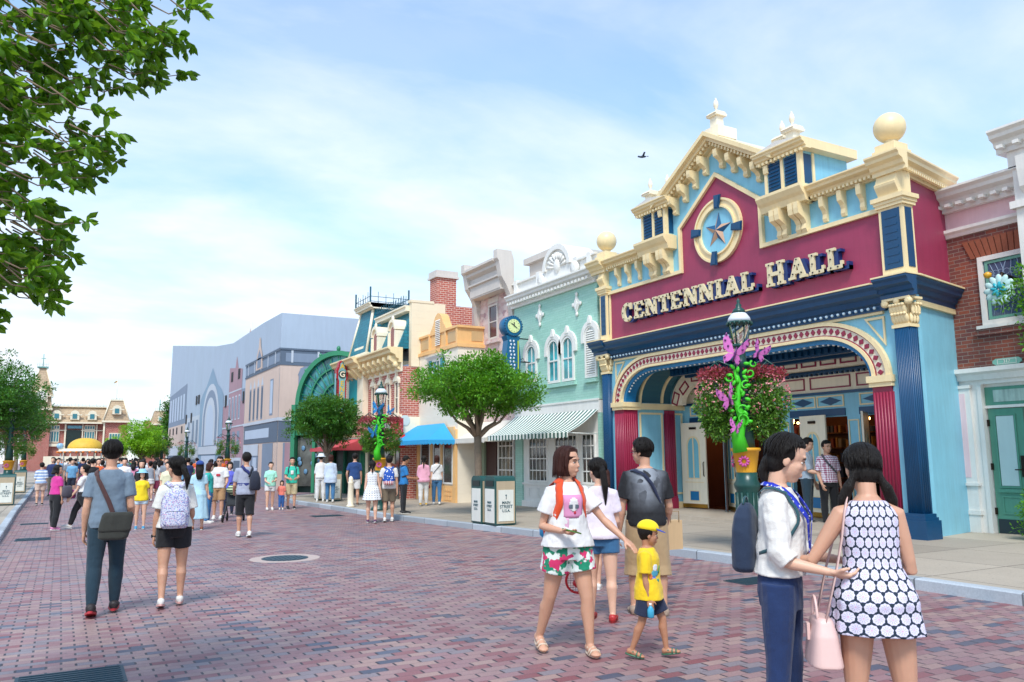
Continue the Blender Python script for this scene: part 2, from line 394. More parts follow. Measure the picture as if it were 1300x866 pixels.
# ================================================================== ground
def gumspots(t,c,col,sc=2.6,r=.035,lim=.35):
    v=t.new('ShaderNodeTexVoronoi',voronoi_dimensions='2D'); t.lk(t.pos(),v.inputs['Vector']); v.inputs['Scale'].default_value=sc
    k=t.math('MULTIPLY',t.math('LESS_THAN',t.math('ADD',v.outputs['Distance'],t.math('MULTIPLY',t.math('SUBTRACT',t.noise(t.pos(),30,2).outputs[0],.5),.04)),r),t.math('LESS_THAN',t.sep(v.outputs['Color'])[0],lim))
    return t.mix(t.math('MULTIPLY',k,.55),c,col)
def paving():
    t=NT('brick_paving'); P=t.sep(t.pos()); x,y=P[0],P[1]
    bw,bh=.2,.1
    row=t.math('FLOOR',t.math('DIVIDE',y,bh)); par=t.math('MULTIPLY',row,.5)
    uu=t.math('ADD',t.math('DIVIDE',x,bw),par); col=t.math('FLOOR',uu); fu=t.math('FRACT',uu); fv=t.math('FRACT',t.math('DIVIDE',y,bh))
    eu=t.math('MULTIPLY',t.math('MINIMUM',fu,t.math('SUBTRACT',1,fu)),bw); ev=t.math('MULTIPLY',t.math('MINIMUM',fv,t.math('SUBTRACT',1,fv)),bh)
    slot=t.math('MULTIPLY',t.math('LESS_THAN',eu,.0085),t.math('GREATER_THAN',ev,.012)); joint=t.math('LESS_THAN',ev,.0035)
    wn=t.new('ShaderNodeTexWhiteNoise',noise_dimensions='2D'); t.lk(t.comb(col,row),wn.inputs[0])
    wn2=t.new('ShaderNodeTexWhiteNoise',noise_dimensions='3D'); t.lk(t.comb(col,row,7.3),wn2.inputs[0])
    rc=t.ramp(wn.outputs[0],[(0,srgb('#9d7b78')),(.22,srgb('#946a6b')),(.42,srgb('#a7877e')),(.58,srgb('#867b80')),(.7,srgb('#987173')),(.82,srgb('#8c5457')),(.90,srgb('#844549')),(.945,srgb('#4c586c')),(.97,srgb('#3a475c'))],'CONSTANT')
    big=t.noise(t.pos(),.35,4,.6); rc=t.mix(t.ramp(big.outputs[0],[(.3,0.),(.7,.35)]),rc,srgb('#857478'))
    fine=t.noise(t.pos(),60,4,.7); rc=t.mix(.35,rc,t.mix(fine.outputs[0],(0,0,0),(1,1,1)),'OVERLAY')
    rc=t.mix(t.math('MULTIPLY',joint,.55),rc,srgb('#54484c')); rc=t.mix(slot,rc,srgb('#2c2a33'))
    st=t.noise(t.pos(),1.6,5,.7); rc=t.mix(t.ramp(st.outputs[0],[(.58,0.),(.75,.25)]),rc,srgb('#5d5055'))
    wt=t.noise(t.mapv(t.pos(),(.9,.10,1)),1,4,.6); rc=t.mix(t.ramp(wt.outputs[0],[(.42,0.),(.62,.30)]),rc,srgb('#6a5c60')); rc=gumspots(t,rc,srgb('#3b3538'))
    t.base(rc); rr=t.ramp(t.noise(t.pos(),3,4).outputs[0],[(.3,.42),(.7,.62)]); t.lk(rr,t.b.inputs['Roughness'])
    hh=t.math('SUBTRACT',t.math('MULTIPLY_ADD',wn2.outputs[0],.25,t.math('MULTIPLY',fine.outputs[0],.2)),t.math('MAXIMUM',slot,t.math('MULTIPLY',joint,.6)))
    t.bump(hh,.004,.6); return t.mat
def concrete(name,col,jx=1.5,jy=1.5,bl=None):
    t=NT(name); c=srgb(col); P=t.sep(t.pos())
    fx_=t.math('FRACT',t.math('DIVIDE',P[0],jx)); fy_=t.math('FRACT',t.math('DIVIDE',P[1],jy))
    j=t.math('MAXIMUM',t.math('LESS_THAN',fx_,.02/jx),t.math('LESS_THAN',fy_,.02/jy))
    wn=t.new('ShaderNodeTexWhiteNoise',noise_dimensions='2D'); t.lk(t.comb(t.math('FLOOR',t.math('DIVIDE',P[0],jx)),t.math('FLOOR',t.math('DIVIDE',P[1],jy))),wn.inputs[0])
    n=t.noise(t.pos(),1.1,6,.65); n2=t.noise(t.pos(),45,4,.7)
    cc=t.mix(n.outputs[0],sc_(c,.78),sc_(c,1.15)); cc=t.mix(.18,cc,t.mix(wn.outputs[0],(0,0,0),(1,1,1)),'OVERLAY'); cc=t.mix(.3,cc,t.mix(n2.outputs[0],(0,0,0),(1,1,1)),'OVERLAY')
    sn=t.noise(t.pos(),.55,6,.7); cc=t.mix(t.ramp(sn.outputs[0],[(.5,0.),(.7,.35)]),cc,sc_(c,.5)); cc=gumspots(t,cc,sc_(c,.3),3.1,.04,.4)
    t.base(t.mix(t.math('MULTIPLY',j,.85),cc,sc_(c,.25))); t.rough(.7); t.bump(t.math('SUBTRACT',t.math('MULTIPLY',n2.outputs[0],.25),j),.004,.6); return t.mat
PAVING=paving(); CONC=concrete('pavement_concrete','#a89c8c'); GRAN=concrete('kerb_granite','#a9b0b6',9,1.2)
YB=[-40,6,10,14,18,22,45,100,200,420]
mb=MB()
for a,b in zip(YB[:-1],YB[1:]):
    mb.add([(-260,a,gz(a)),(260,a,gz(a)),(260,b,gz(b)),(-260,b,gz(b))],[(0,1,2,3)])
struct(mb,'road',PAVING)
def kerbline(pts): # densify with ground breakpoints
    out=[]
    for (x0,y0),(x1,y1) in zip(pts[:-1],pts[1:]):
        n=max(1,int(abs(y1-y0)/2)+1)
        for i in range(n): out.append((x0+(x1-x0)*i/n,y0+(y1-y0)*i/n))
    out.append(pts[-1]); return out
KR=kerbline([(8.66,-20),(8.66,6),(8.62,10),(8.58,14),(8.3,17.5),(8.05,21),(7.97,25),(7.72,29.8),(7.72,31.5),(7.95,33),(8.5,34.3),(9.5,35.3),(11,36),(16,36.6),(22,36.6)])
KL=kerbline([(-1.0,-20),(-1.0,20),(-1.12,30),(-1.15,41),(-1.25,55),(-1.3,120)])
def side(pts,w,sgn):
    o=[]
    for i,p in enumerate(pts):
        a=Vector(pts[max(i-1,0)]); b=Vector(pts[min(i+1,len(pts)-1)]); t=(b-a).normalized(); n=Vector((t.y,-t.x))*sgn
        o.append((p[0]+n.x*w,p[1]+n.y*w))
    return o
def kerb(pts,sgn,name):
    mb=MB(); ou=side(pts,.0,sgn); inn=side(pts,.16,sgn); vs=[]
    for (a,b) in zip(ou,inn):
        z=gz(a[1]); z2=gz(b[1])
        vs+=[(a[0],a[1],z-.05),(a[0],a[1],z+PV-.015),(a[0]+(b[0]-a[0])*.12,a[1]+(b[1]-a[1])*.12,z+PV),(b[0],b[1],z2+PV),(b[0],b[1],z2-.05)]
    n=len(ou); fs=[]
    for i in range(n-1):
        for k in range(4): fs.append((i*5+k,i*5+k+1,(i+1)*5+k+1,(i+1)*5+k))
    mb.add(vs,fs); return struct(mb,name,GRAN),inn
_,KRi=kerb(KR,1,'kerb_right'); _,KLi=kerb(KL,-1,'kerb_left')
mb=MB(); vs_=[];
for a in KRi: vs_+=[(a[0],a[1],gz(a[1])+PV-.003),(22.5,a[1],gz(a[1])+PV-.003)]
mb.add(vs_,[(2*i,2*i+1,2*i+3,2*i+2) for i in range(len(KRi)-1)]); struct(mb,'pavement_right',CONC)
mb=MB(); vs_=[]
for a in KLi: vs_+=[(a[0],a[1],gz(a[1])+PV-.003),(-40,a[1],gz(a[1])+PV-.003)]
mb.add(vs_,[(2*i,2*i+1,2*i+3,2*i+2) for i in range(len(KLi)-1)]); struct(mb,'pavement_left',CONC)
# utility covers
STEEL=metal('cover_steel','#3d5560',.5,.6)
def cover_round(x,y,r,label):
    z=gz(y); t=thing('manhole_cover',label,'manhole cover',(x,y,z))
    ring=[(r*1.5*math.cos(2*PI*i/40),r*1.5*math.sin(2*PI*i/40)) for i in range(40)]; rin=[(p[0]/1.5,p[1]/1.5) for p in ring]
    m=MB(); m.band(ring,rin,-.02,.007,'z',0,True); part(m,'collar',concrete('collar_concrete','#b9a59c',5,5),t,True)
    m=MB(); m.prism(rin,-.02,.012,'z')
    for k in range(-4,5):
        c=k*r*.2; hw=math.sqrt(max(0,(r*.88)**2-c*c)); m.box(c-.02,c+.02,-hw,hw,.012,.017)
    part(m,'lid',STEEL,t,True)
cover_round(3.28,13.45,.37,'round steel manhole cover with pale ring in the brick street')
def cover_rect(x,y,a,b,label):
    z=gz(y); m=MB(); m.box(x-a,x+a,y-b,y+b,z-.02,z+.008)
    n=int(2*b/.06)
    for k in range(n): m.box(x-a*.93,x+a*.93,y-b+.03+k*2*b/n,y-b+.055+k*2*b/n,z+.008,z+.013)
    single(m,'drain_cover',STEEL,label,'drain cover')
cover_rect(-.42,20.2,.33,.3,'rectangular steel cover beside the left kerb, nearer than the pink-shirted woman')
cover_rect(-.52,25.3,.33,.18,'narrow steel cover by the left kerb behind the pink-shirted woman')
cover_rect(.16,6.75,.35,.25,'steel cover cut off by the bottom left corner of the photo')
cover_rect(7.75,7.5,.42,.2,'steel cover against the right kerb behind the woman in jeans')
cover_rect(6.95,23.6,.45,.3,'steel cover by the right kerb bend behind the white spotted dress')
# ================================================================== the maroon and blue hall
X0=12.87; XW=13.0; HB=.0
hall=thing('ornate_hall','maroon, light blue and cream hall with a wide arched porch and star rosette gable','building',(14.5,13.3,.07))
DIA=srgb('#8f1f40')
# --- walls
m=MB()
outl=[(8.70,-.1),(8.70,6.6),(11.5,6.7),(11.5,7.85),(13.3,8.95),(15.1,7.85),(15.1,6.7),(17.90,6.6),(17.90,-.1)]
arch_in=basket(9.5,17.1,2.95,3.93,1.15); 
# facade above the arch: cut as polygon with the porch opening
poly=[(9.5,-.1),(8.70,-.1),(8.70,4.6),(17.90,4.6),(17.90,-.1),(17.1,-.1)]+arch_in[::-1]
m.prism(poly,XW,XW+.3,'x'); part(m,'wall',LBLUE,hall,label='light blue wall round the arched porch')
m=MB(); m.box(XW+.3,15.05,8.70,8.8,-.1,4.3); m.box(XW+.3,15.05,17.9,17.90,-.1,6.5); part(m,'side_wall',LBLUE,hall)
m=MB(); m.box(13.31,15.05,8.70,8.8,4.3,6.62); part(m,'side_wall',MAROON,hall,label='maroon upper side wall')
mar=[(9.1,4.62),(17.57,4.62),(17.57,5.95),(14.52,5.95),(14.52,7.05),(13.27,8.0),(12.0,7.05),(12.0,5.97),(9.1,5.97)]
m=MB(); m.prism(mar,XW-.03,XW+.12,'x'); part(m,'sign_wall',MAROON,hall,label='maroon wall carrying the lettering')
m=MB(); up=[(8.70,4.6),(8.70,6.62),(11.4,6.62),(11.4,7.75),(13.3,8.9),(15.2,7.75),(15.2,6.62),(17.90,6.62),(17.90,4.6)]
m.prism(up,XW,XW+.3,'x'); part(m,'gable_wall',LBLUE,hall,label='light blue gable and parapet wall')
# trim following the maroon panel
def trimline(mb,pts,w,x0,x1,m_=0,closed=False):
    n=len(pts)
    out=[]
    for i,p in enumerate(pts):
        P=Vector(p)
        a=Vector(pts[i-1]) if (i>0 or closed) else None; b=Vector(pts[(i+1)%n]) if (i<n-1 or closed) else None
        d1=(P-a).normalized() if a is not None else (b-P).normalized(); d2=(b-P).normalized() if b is not None else d1
        n1=Vector((-d1.y,d1.x)); n2=Vector((-d2.y,d2.x)); q=(n1+n2); q=q/max(.3,q.length_squared/2) if q.length>1e-6 else n1
        q=q/ q.length*(w/max(.35,q.normalized().dot(n1)))
        out.append((p[0]+q.x,p[1]+q.y))
    mb.band(pts,out,x0,x1,'x',m_,closed); return mb
m=MB(); path=[(9.1,5.97),(12.0,5.97),(12.0,7.05),(13.27,8.0),(14.52,7.05),(14.52,5.95),(17.57,5.95)]
trimline(m,path,.085,XW-.1,XW-.004); m.box(XW-.07,XW-.004,9.1,17.57,4.6,4.655); m.box(XW-.06,XW-.004,17.5,17.57,4.66,5.94); part(m,'panel_moulding',CREAM,hall)
# --- navy cornice with beads
m=MB(); cornice_front(m,XW-.002,9.12,17.54,cprof(4.14,4.6,.34)); 
for k in range(3): m.box(XW-.36-.001,XW-.36+.0,9,9.01,4.5,4.51) if False else None
cornice_front(m,X0,8.44,9.12,cprof(4.3,4.66,.3)); cornice_front(m,X0,17.5,18.15,cprof(4.3,4.66,.3))
cornice_side(m,8.70,X0,15.0,cprof(4.3,4.66,.26)); part(m,'navy_cornice',NAVY,hall)
m=MB(); 
for k in range(62):
    y=9.3+k*(17.4-9.3)/61; m.ell((XW-.14,y,4.20),(.028,.03,.03),8,6)
part(m,'bead_row',paint('pearl_beads','#cfe6f2',.25),hall)
m=MB(); m.box(XW-.37,XW-.0,9.2,17.46,4.602,4.63); m.box(X0-.31,X0+.1,8.43,9.13,4.662,4.69); m.box(X0-.31,X0+.1,17.49,18.16,4.662,4.69); m.box(X0+.1,15.0,8.42,8.76,4.662,4.69)
m.box(13.2,15.0,8.64,8.70,4.2,4.298); m.box(XW-.06,XW,9.2,17.4,4.09,4.14); part(m,'ledge',CREAM,hall)
# --- outer navy columns
def column(y0,y1,first=True):
    m=MB(); yc=(y0+y1)/2; n=9
    m.box(X0+.03,X0+.26,y0+.02,y1-.02,.3,3.82)
    for k in range(n):
        y=y0+.03+(y1-y0-.06)*(k+.5)/n; m.lathe((X0+.03,y,.3),[(.022,0),(.022,3.5)],8)
    if True:
        for k in range(4):
            x=X0+.05+k*.05; m.lathe((x,y0+.02,.3),[(.02,0),(.02,3.5)],8)
    m.box(X0-.12,X0+.3,y0-.1,y1+.1,.0,.42); m.box(X0-.09,X0+.28,y0-.07,y1+.07,.42,.47); m.box(X0-.05,X0+.27,y0-.04,y1+.04,.47,.53)
    c=part(m,'column',NAVY,hall)
    m=MB(); z0=3.8
    m.box(X0-.0,X0+.27,y0-.01,y1+.01,z0-.03,z0+.03); m.box(X0+.02,X0+.25,y0+.02,y1-.02,z0+.03,4.2)
    for row,(zz,hh,o) in enumerate(((z0+.03,.2,.03),(z0+.17,.22,.07))):
        for k in range(5):
            y=y0+.05+(y1-y0-.1)*k/4
            m.ell((X0-o+.03,y,zz+hh*.5),(.035,.055,hh*.5),8,6,rot=Matrix.Rotation(R(-18),3,'Y')); m.ell((X0-o-.015,y,zz+hh*.9),(.035,.04,.03),8,6)
        for k in range(3):
            x=X0+.06+k*.08; m.ell((x,y0-o+.02,zz+hh*.5),(.045,.035,hh*.5),8,6); m.ell((x,y0-o-.02,zz+hh*.9),(.03,.035,.03),8,6)
    for y in (y0-.06,y1+.06):
        m.lathe((X0-.06,y,4.22),[(.03,-.05),(.07,-.03),(.07,.03),(.03,.05)],10,M=Matrix.Rotation(PI/2,3,'Y'))
    m.ell((X0-.07,yc,4.24),(.05,.06,.06),10,8)
    m.box(X0-.1,X0+.28,y0-.1,y1+.1,4.26,4.3); part(m,'capital',CREAM,c)
column(8.64,8.98); column(17.58,17.92)
# --- porch arch mouldings
zs=2.95
o1=basket(9.12,17.48,zs,4.12,1.55,14); o2=basket(9.21,17.39,zs,4.05,1.47,14); o3=basket(9.43,17.17,zs,3.85,1.27,14); o4=basket(9.5,17.1,zs,3.79,1.2,14); o5=basket(9.6,17.0,zs,3.70,1.1,14)
m=MB(); m.band(o1,o2,XW-.09,XW-.002,'x'); m.band(o3,o4,XW-.09,XW-.002,'x'); 
m.box(XW-.12,XW+.498,9.08,9.6,2.84,2.962); m.box(XW-.09,XW+.498,9.1,9.57,2.76,2.84); m.box(XW-.12,XW+.498,16.98,17.52,2.84,2.962); m.box(XW-.09,XW+.498,17.01,17.5,2.76,2.84)
part(m,'arch_moulding',CREAM,hall)
m=MB(); m.band(o2,o3,XW-.05,XW-.003,'x'); part(m,'arch_face',CREAMW,hall,label='pale band of the arch set with dark red diamonds')
m=MB(); 
def lerp2(a,b,t): return (a[0]+(b[0]-a[0])*t,a[1]+(b[1]-a[1])*t)
m.band(o2,[lerp2(a,b,.1) for a,b in zip(o2,o3)],XW-.062,XW-.052,'x'); m.band([lerp2(a,b,.9) for a,b in zip(o2,o3)],o3,XW-.062,XW-.052,'x'); part(m,'arch_border',RED,hall)
# diamonds along the mid line
mid=[lerp2(a,b,.5) for a,b in zip(o2,o3)]
L_=[0]
for a,b in zip(mid[:-1],mid[1:]): L_.append(L_[-1]+math.hypot(b[0]-a[0],b[1]-a[1]))
nd=62; m=MB()
for k in range(nd):
    s=L_[-1]*(k+.5)/nd; i=max(j for j in range(len(L_)-1) if L_[j]<=s); t=(s-L_[i])/(L_[i+1]-L_[i]); p=lerp2(mid[i],mid[i+1],t)
    d=Vector((mid[i+1][0]-mid[i][0],mid[i+1][1]-mid[i][1])).normalized(); n=Vector((-d.y,d.x)); w=.052;h=.062
    q=[(p[0]+d.x*w,p[1]+d.y*w),(p[0]+n.x*h,p[1]+n.y*h),(p[0]-d.x*w,p[1]-d.y*w),(p[0]-n.x*h,p[1]-n.y*h)]
    m.prism(q,XW-.075,XW-.052,'x')
o=part(m,'diamond_inlay',RED,hall); o['kind']='stuff'
m=MB(); m.band(o4,o5,XW+.0,XW+.32,'x'); part(m,'arch_soffit',paint('royal_blue_paint','#1473a8',.4),hall)
m=MB()
for j in range(4,len(o5)-4):
    a,b=o5[j],o5[j+1]; nn=max(1,int(math.hypot(b[0]-a[0],b[1]-a[1])/.16))
    for k in range(nn): p=lerp2(a,b,(k+.5)/nn); m.ell((XW+.06,p[0],p[1]-.0),(.03,.03,.03),6,5)
for sgn in (0,1):
    pass
part(m,'bulb_row',paint('bulb_white','#f4f4f0',.2),hall)
# spandrel triangles
for (a,b,c) in (((9.2,4.05),(9.62,4.05),(9.2,3.5)),((17.4,4.05),(16.98,4.05),(17.4,3.5))):
    m=MB(); cx_=(a[0]+b[0]+c[0])/3; cz_=(a[1]+b[1]+c[1])/3; inn=[lerp2(p,(cx_,cz_),.25) for p in (a,b,c)]
    m.band([a,b,c],inn,XW-.03,XW-.002,'x',0,True); part(m,'spandrel_moulding',CREAM,hall)
# --- maroon pilasters
def pil(x0,x1,y0,y1,z1=2.76,face=True):
    m=MB(); m.box(x0+.02,x1,y0,y1,0,z1); n=6
    for k in range(n): y=y0+(y1-y0)*(k+.5)/n; m.lathe((x0+.02,y,.45),[(.024,0),(.024,z1-.55)],8)
    for k in range(max(1,int((x1-x0)/.07))): m.lathe((x0+.06+k*.07,y0,.45),[(.022,0),(.022,z1-.55)],8)
    m.box(x0-.04,x1,y0-.04,y1+.04,0,.4); m.box(x0-.02,x1,y0-.02,y1+.02,.4,.46)
    return part(m,'pilaster',RED,hall)
pil(XW-.06,XW+.42,9.14,9.53); pil(XW-.06,XW+.42,17.05,17.46); pil(14.35,14.62,16.95,17.2); pil(14.35,14.62,9.4,9.65)
# porch side wall panels (north wall seen from the street)
XB=15.05
m=MB(); m.box(XW+.3,XB,17.1,17.3,0,4.2); m.box(XW+.3,XB,9.3,9.5,0,4.2); part(m,'porch_side_wall',LBLUE,hall)
m=MB()
def framey(mb,x0,x1,z0,z1,Y,w=.05,d=.03): mb.band([(x0,z0),(x0,z1),(x1,z1),(x1,z0)],[(x0+w,z0+w),(x0+w,z1-w),(x1-w,z1-w),(x1-w,z0+w)],Y-d,Y-.002,'y',0,True)
def framex(mb,y0,y1,z0,z1,X,w=.05,d=.03,m_=0): mb.band([(y0,z0),(y0,z1),(y1,z1),(y1,z0)],[(y0+w,z0+w),(y0+w,z1-w),(y1-w,z1-w),(y1-w,z0+w)],X-d,X-.002,'x',m_,True)
framey(m,XW+.5,14.3,.5,2.7,17.1); framey(m,14.68,XB-.05,.5,2.7,17.1)
m.box(XW+.5,XB,17.02,17.1,2.78,2.94); m.box(XW+.5,XB,17.05,17.1,.0,.3); part(m,'porch_moulding',CREAM,hall)
# coved side ceiling panel frame
m=MB(); 
cv_=[(17.1-.9+.9*math.cos(a),2.96+.85*math.sin(a)) for a in [PI/2*i/8 for i in range(9)]]
for x in (XW+.5,14.25): 
    m.band(cv_,[lerp2(p,(16.2,2.96),.06) for p in cv_],x,x+.06,'x')
part(m,'cove_rib',CREAM,hall)
m=MB(); cvo=[lerp2(p,(16.2,2.96),-.04) for p in cv_]; m.band(cvo,cv_,XW+.3,14.6,'x'); cw=[(9.5+.9-.9*math.cos(a),2.96+.85*math.sin(a)) for a in [PI/2*i/8 for i in range(9)]]; m.band([lerp2(p,(10.4,2.96),-.04) for p in cw],cw,XW+.3,14.6,'x')
m.box(XW+.3,14.6,10.4,16.2,3.81,3.9); m.box(XW+.3,XB+.2,9.3,17.8,4.3,4.4); part(m,'porch_ceiling',TEALD,hall)
m=MB(); m.box(13.95,14.1,10.3,16.3,3.62,3.81); m.box(14.45,14.6,10.3,16.3,3.6,3.81)
for k in range(34): y=10.35+k*.175; m.box(13.9,13.95,y,y+.09,3.66,3.76)
part(m,'ceiling_beam',NAVY,hall)
# frieze beam with panels
m=MB(); fo=basket(9.55,17.05,2.9,3.81,1.0,12); fi=basket(9.95,16.65,2.9,3.43,.75,12); m.band(fo,fi,14.6,14.78,'x')
m.box(XB,XB+.15,9.5,17.1,2.9,4.3); part(m,'frieze',CREAMW,hall,label='cream frieze with dark red rectangular panels')
m=MB()
for k in range(11): y=10.75+k*.525; framex(m,y-.21,y+.21,3.49,3.75,14.6,.035,.02)
for k in range(5): y=10.9+k*1.25; framex(m,y-.55,y+.55,3.02,3.3,XB,.03,.02)
for y,z,a in ((16.5,3.35,-40),(16.85,3.08,-68)): 
    st=len(m.v); framex(m,-.17,.17,-.12,.12,14.6,.035,.02); m.xf(TR(0,y,z)@Matrix.Rotation(R(a),4,'X'),st)
part(m,'frieze_panel',RED,hall)
m=MB(); m.box(XB-.1,XB,9.5,17.1,3.38,3.44)
for k in range(52): y=9.8+k*.14; m.box(XB-.09,XB-.0,y,y+.06,3.33,3.38)
m.box(XB-.05,XB,9.5,17.1,2.89,2.95) ; part(m,'dentil_band',NAVY,hall)
# --- back wall with door bays
m=MB(); m.box(XB,XB+.12,9.5,17.1,2.38,2.9)
for y0,y1 in ((9.5,9.72),(11.42,11.75),(13.35,13.75),(15.35,15.6),(16.85,17.1)): m.box(XB,XB+.12,y0,y1,0,2.38)
part(m,'door_wall',LBLUE,hall,label='light blue wall round the shop doors')
m=MB()
for y0,y1 in ((9.75,11.4),(11.8,13.3),(13.8,15.3),(15.65,16.8)):
    yc=(y0+y1)/2; framex(m,y0,yc-.02,2.6,2.86,XB,.03,.02); framex(m,yc+.02,y1,2.6,2.86,XB,.03,.02)
for y0,y1 in ((9.5,9.72),(11.42,11.75),(13.35,13.75),(15.35,15.6)): framex(m,y0+.03,y1-.03,.5,2.3,XB,.025,.02)
part(m,'panel_frame',CREAM,hall)
m=MB()
for y0,y1 in ((9.75,11.4),(11.8,13.3),(13.8,15.3),(15.65,16.8)):
    for a,b in ((y0,(y0+y1)/2-.02),((y0+y1)/2+.02,y1)):
        c=(a+b)/2;h=(b-a)/2-.08; m.prism([(c-h,2.73),(c,2.82),(c+h,2.73),(c,2.64)],XB-.015,XB-.002,'x')
    m.box(XB-.03,XB-.0,y0-.02,y1+.02,2.4,2.56)
part(m,'diamond_panel',NAVY,hall)
# door leaves (open into the porch)
BRASS=metal('dark_bronze','#3a2f28',.4,.8)
def leaf(y,x0,x1,ang,hinge):
    # leaf built in local frame: width along +x, then turned about the hinge
    t=MB(); w=.86;h=2.28
    t.box(0,w,-.02,.02,.02,h)
    d=part(t,'door',CREAMW,hall,True); d.location=(hinge[0]-14.5,hinge[1]-13.3,.07); d.rotation_euler=(0,0,R(ang))
    a=[(w/2-.23,.78),(w/2-.23,1.66)]+[(w/2-.23*math.cos(PI*i/10),1.66+.26*math.sin(PI*i/10)) for i in range(1,10)]+[(w/2+.23,1.66),(w/2+.23,.78)]
    for s in (-1,1):
        y0,y1=(-.032,-.021) if s<0 else (.021,.032)
        q=MB(); cx=w/2; inn=[(cx+(p[0]-cx)*.82,1.2+(p[1]-1.2)*.94) for p in a]; q.band(a,inn,y0,y1,'y',0,True); q.box(w/2-.02,w/2+.02,y0,y1,.8,1.88); q.box(w/2-.17,w/2+.17,y0,y1,.19,.21); q.box(w/2-.17,w/2+.17,y0,y1,.45,.47); q.box(w/2-.17,w/2-.15,y0,y1,.21,.45); q.box(w/2+.15,w/2+.17,y0,y1,.21,.45)
        q.box(.1,w-.1,y0,y1,.68,.70); part(q,'door_moulding',CREAM,d,True)
        q=MB(); q.prism(inn,min(y0,y1)+ (.006 if s<0 else .001),max(y0,y1)-(.001 if s<0 else .006),'y'); part(q,'pane',paint('pane_aqua','#7dbdcc',.15),d,True)
        q=MB(); q.box(w/2-.148,w/2+.148,y0,y1,.212,.448); part(q,'kick_panel',paint('royal_blue_paint','#1473a8',.4),d,True)
        q=MB(); q.box(.0,w,y0,y1,.02,.12); part(q,'kick_plate',metal('brass_plate','#a8843a',.35,.8),d,True)
        q=MB(); q.tube([(w-.07,y0*1.0,.85),(w-.07,y0+ s*.03,.88),(w-.07,y0+s*.03,1.2),(w-.07,y0,1.23)],.012,6); part(q,'handle',BRASS,d,True)
    q=MB(); q.box(w/2-.1,w/2+.12,-.06,-.02,2.1,2.16); part(q,'door_closer',BRASS,d,True)
    return d
leaf(0,0,0,-84,(XB-.16,17.02)); leaf(0,0,0,-115,(XB-.06,15.45)); leaf(0,0,0,-101,(XB-.06,13.0)); leaf(0,0,0,-150,(XB-.06,11.2))
# brown open inner leaves
WOODD=paint('dark_wood','#3a1c14',.35,.3)
for (x,y,a) in ((XB+.1,15.55,-140),(XB+.1,11.3,60),(XB+.1,13.9,75)):
    q=MB(); q.box(0,.75,-.02,.02,.02,2.3); d=part(q,'inner_door',WOODD,hall,True,label='dark wooden inner door standing open'); d.location=(x-14.5,y-13.3,.07); d.rotation_euler=(0,0,R(a))
    q=MB(); q.box(.15,.55,-.028,.028,.7,1.8); part(q,'pane',GLASS,d,True)
# --- interior shop: floor, back wall, shelves
m=MB(); m.box(XB+.12,19.5,9.3,17.3,.0,.1); m.box(19.5,19.6,9.3,17.3,0,3); m.box(XB+.12,19.6,9.2,9.3,0,3); m.box(XB+.12,19.6,17.3,17.4,0,3); m.box(XB+.12,19.6,9.2,17.4,3,3.1)
part(m,'shop_interior',paint('warm_brown','#5a2b1a',.6,.2),hall)
random.seed(3)
m=MB(); goods=[MB() for _ in range(5)]
for yy in range(8):
    y=9.6+yy*.98
    xb=18.6
    m.box(xb,xb+.5,y,y+.9,.1,2.3)
    for z in (.5,.9,1.3,1.7,2.1):
        m.box(xb-.35,xb,y,y+.9,z,z+.03)
        for k in range(7):
            g=random.choice(goods); w=random.uniform(.05,.1); g.box(xb-.3,xb-.1,y+.03+k*.125,y+.03+k*.125+w,z+.032,z+random.uniform(.12,.33))
for yy in (10.3,12.4,14.6,16.2):
    m.box(16.6,17.4,yy-.45,yy+.35,.1,.85)
    for z in (1.1,1.4): m.box(16.85,17.15,yy-.4,yy+.3,z,z+.03)
    m.box(16.98,17.02,yy-.05,yy+.0,.85,1.6)
    for k in range(12):
        g=random.choice(goods); x=random.uniform(16.65,17.2); y=random.uniform(yy-.4,yy+.25); z=random.choice((.852,1.132,1.432)); g.ell((x,y,z+.09),(.07,.07,.09),8,6)
part(m,'display_shelves',paint('shelf_wood','#5f351d',.5,.2),hall)
for g,c in zip(goods,('#6e2a20','#8f6a30','#7d766a','#26385a','#7a4250')): 
    if g.v: part(g,'shelf_goods',paint('goods_'+c,c,.5),hall)
m=MB()
random.seed(5)
for k in range(60): m.ell((random.uniform(15.9,18.4),random.uniform(9.8,16.9),random.uniform(2.25,2.9)),(.035,.035,.035),8,6)
part(m,'lit_bulbs',emit('warm_bulb','#ffb869',14),hall)
# porch floor
m=MB(); m.box(12.9,XB+.12,9.5,17.1,-.02,.135) ; part(m,'porch_floor',paint('porch_stone','#b3a695',.45,.12),hall)
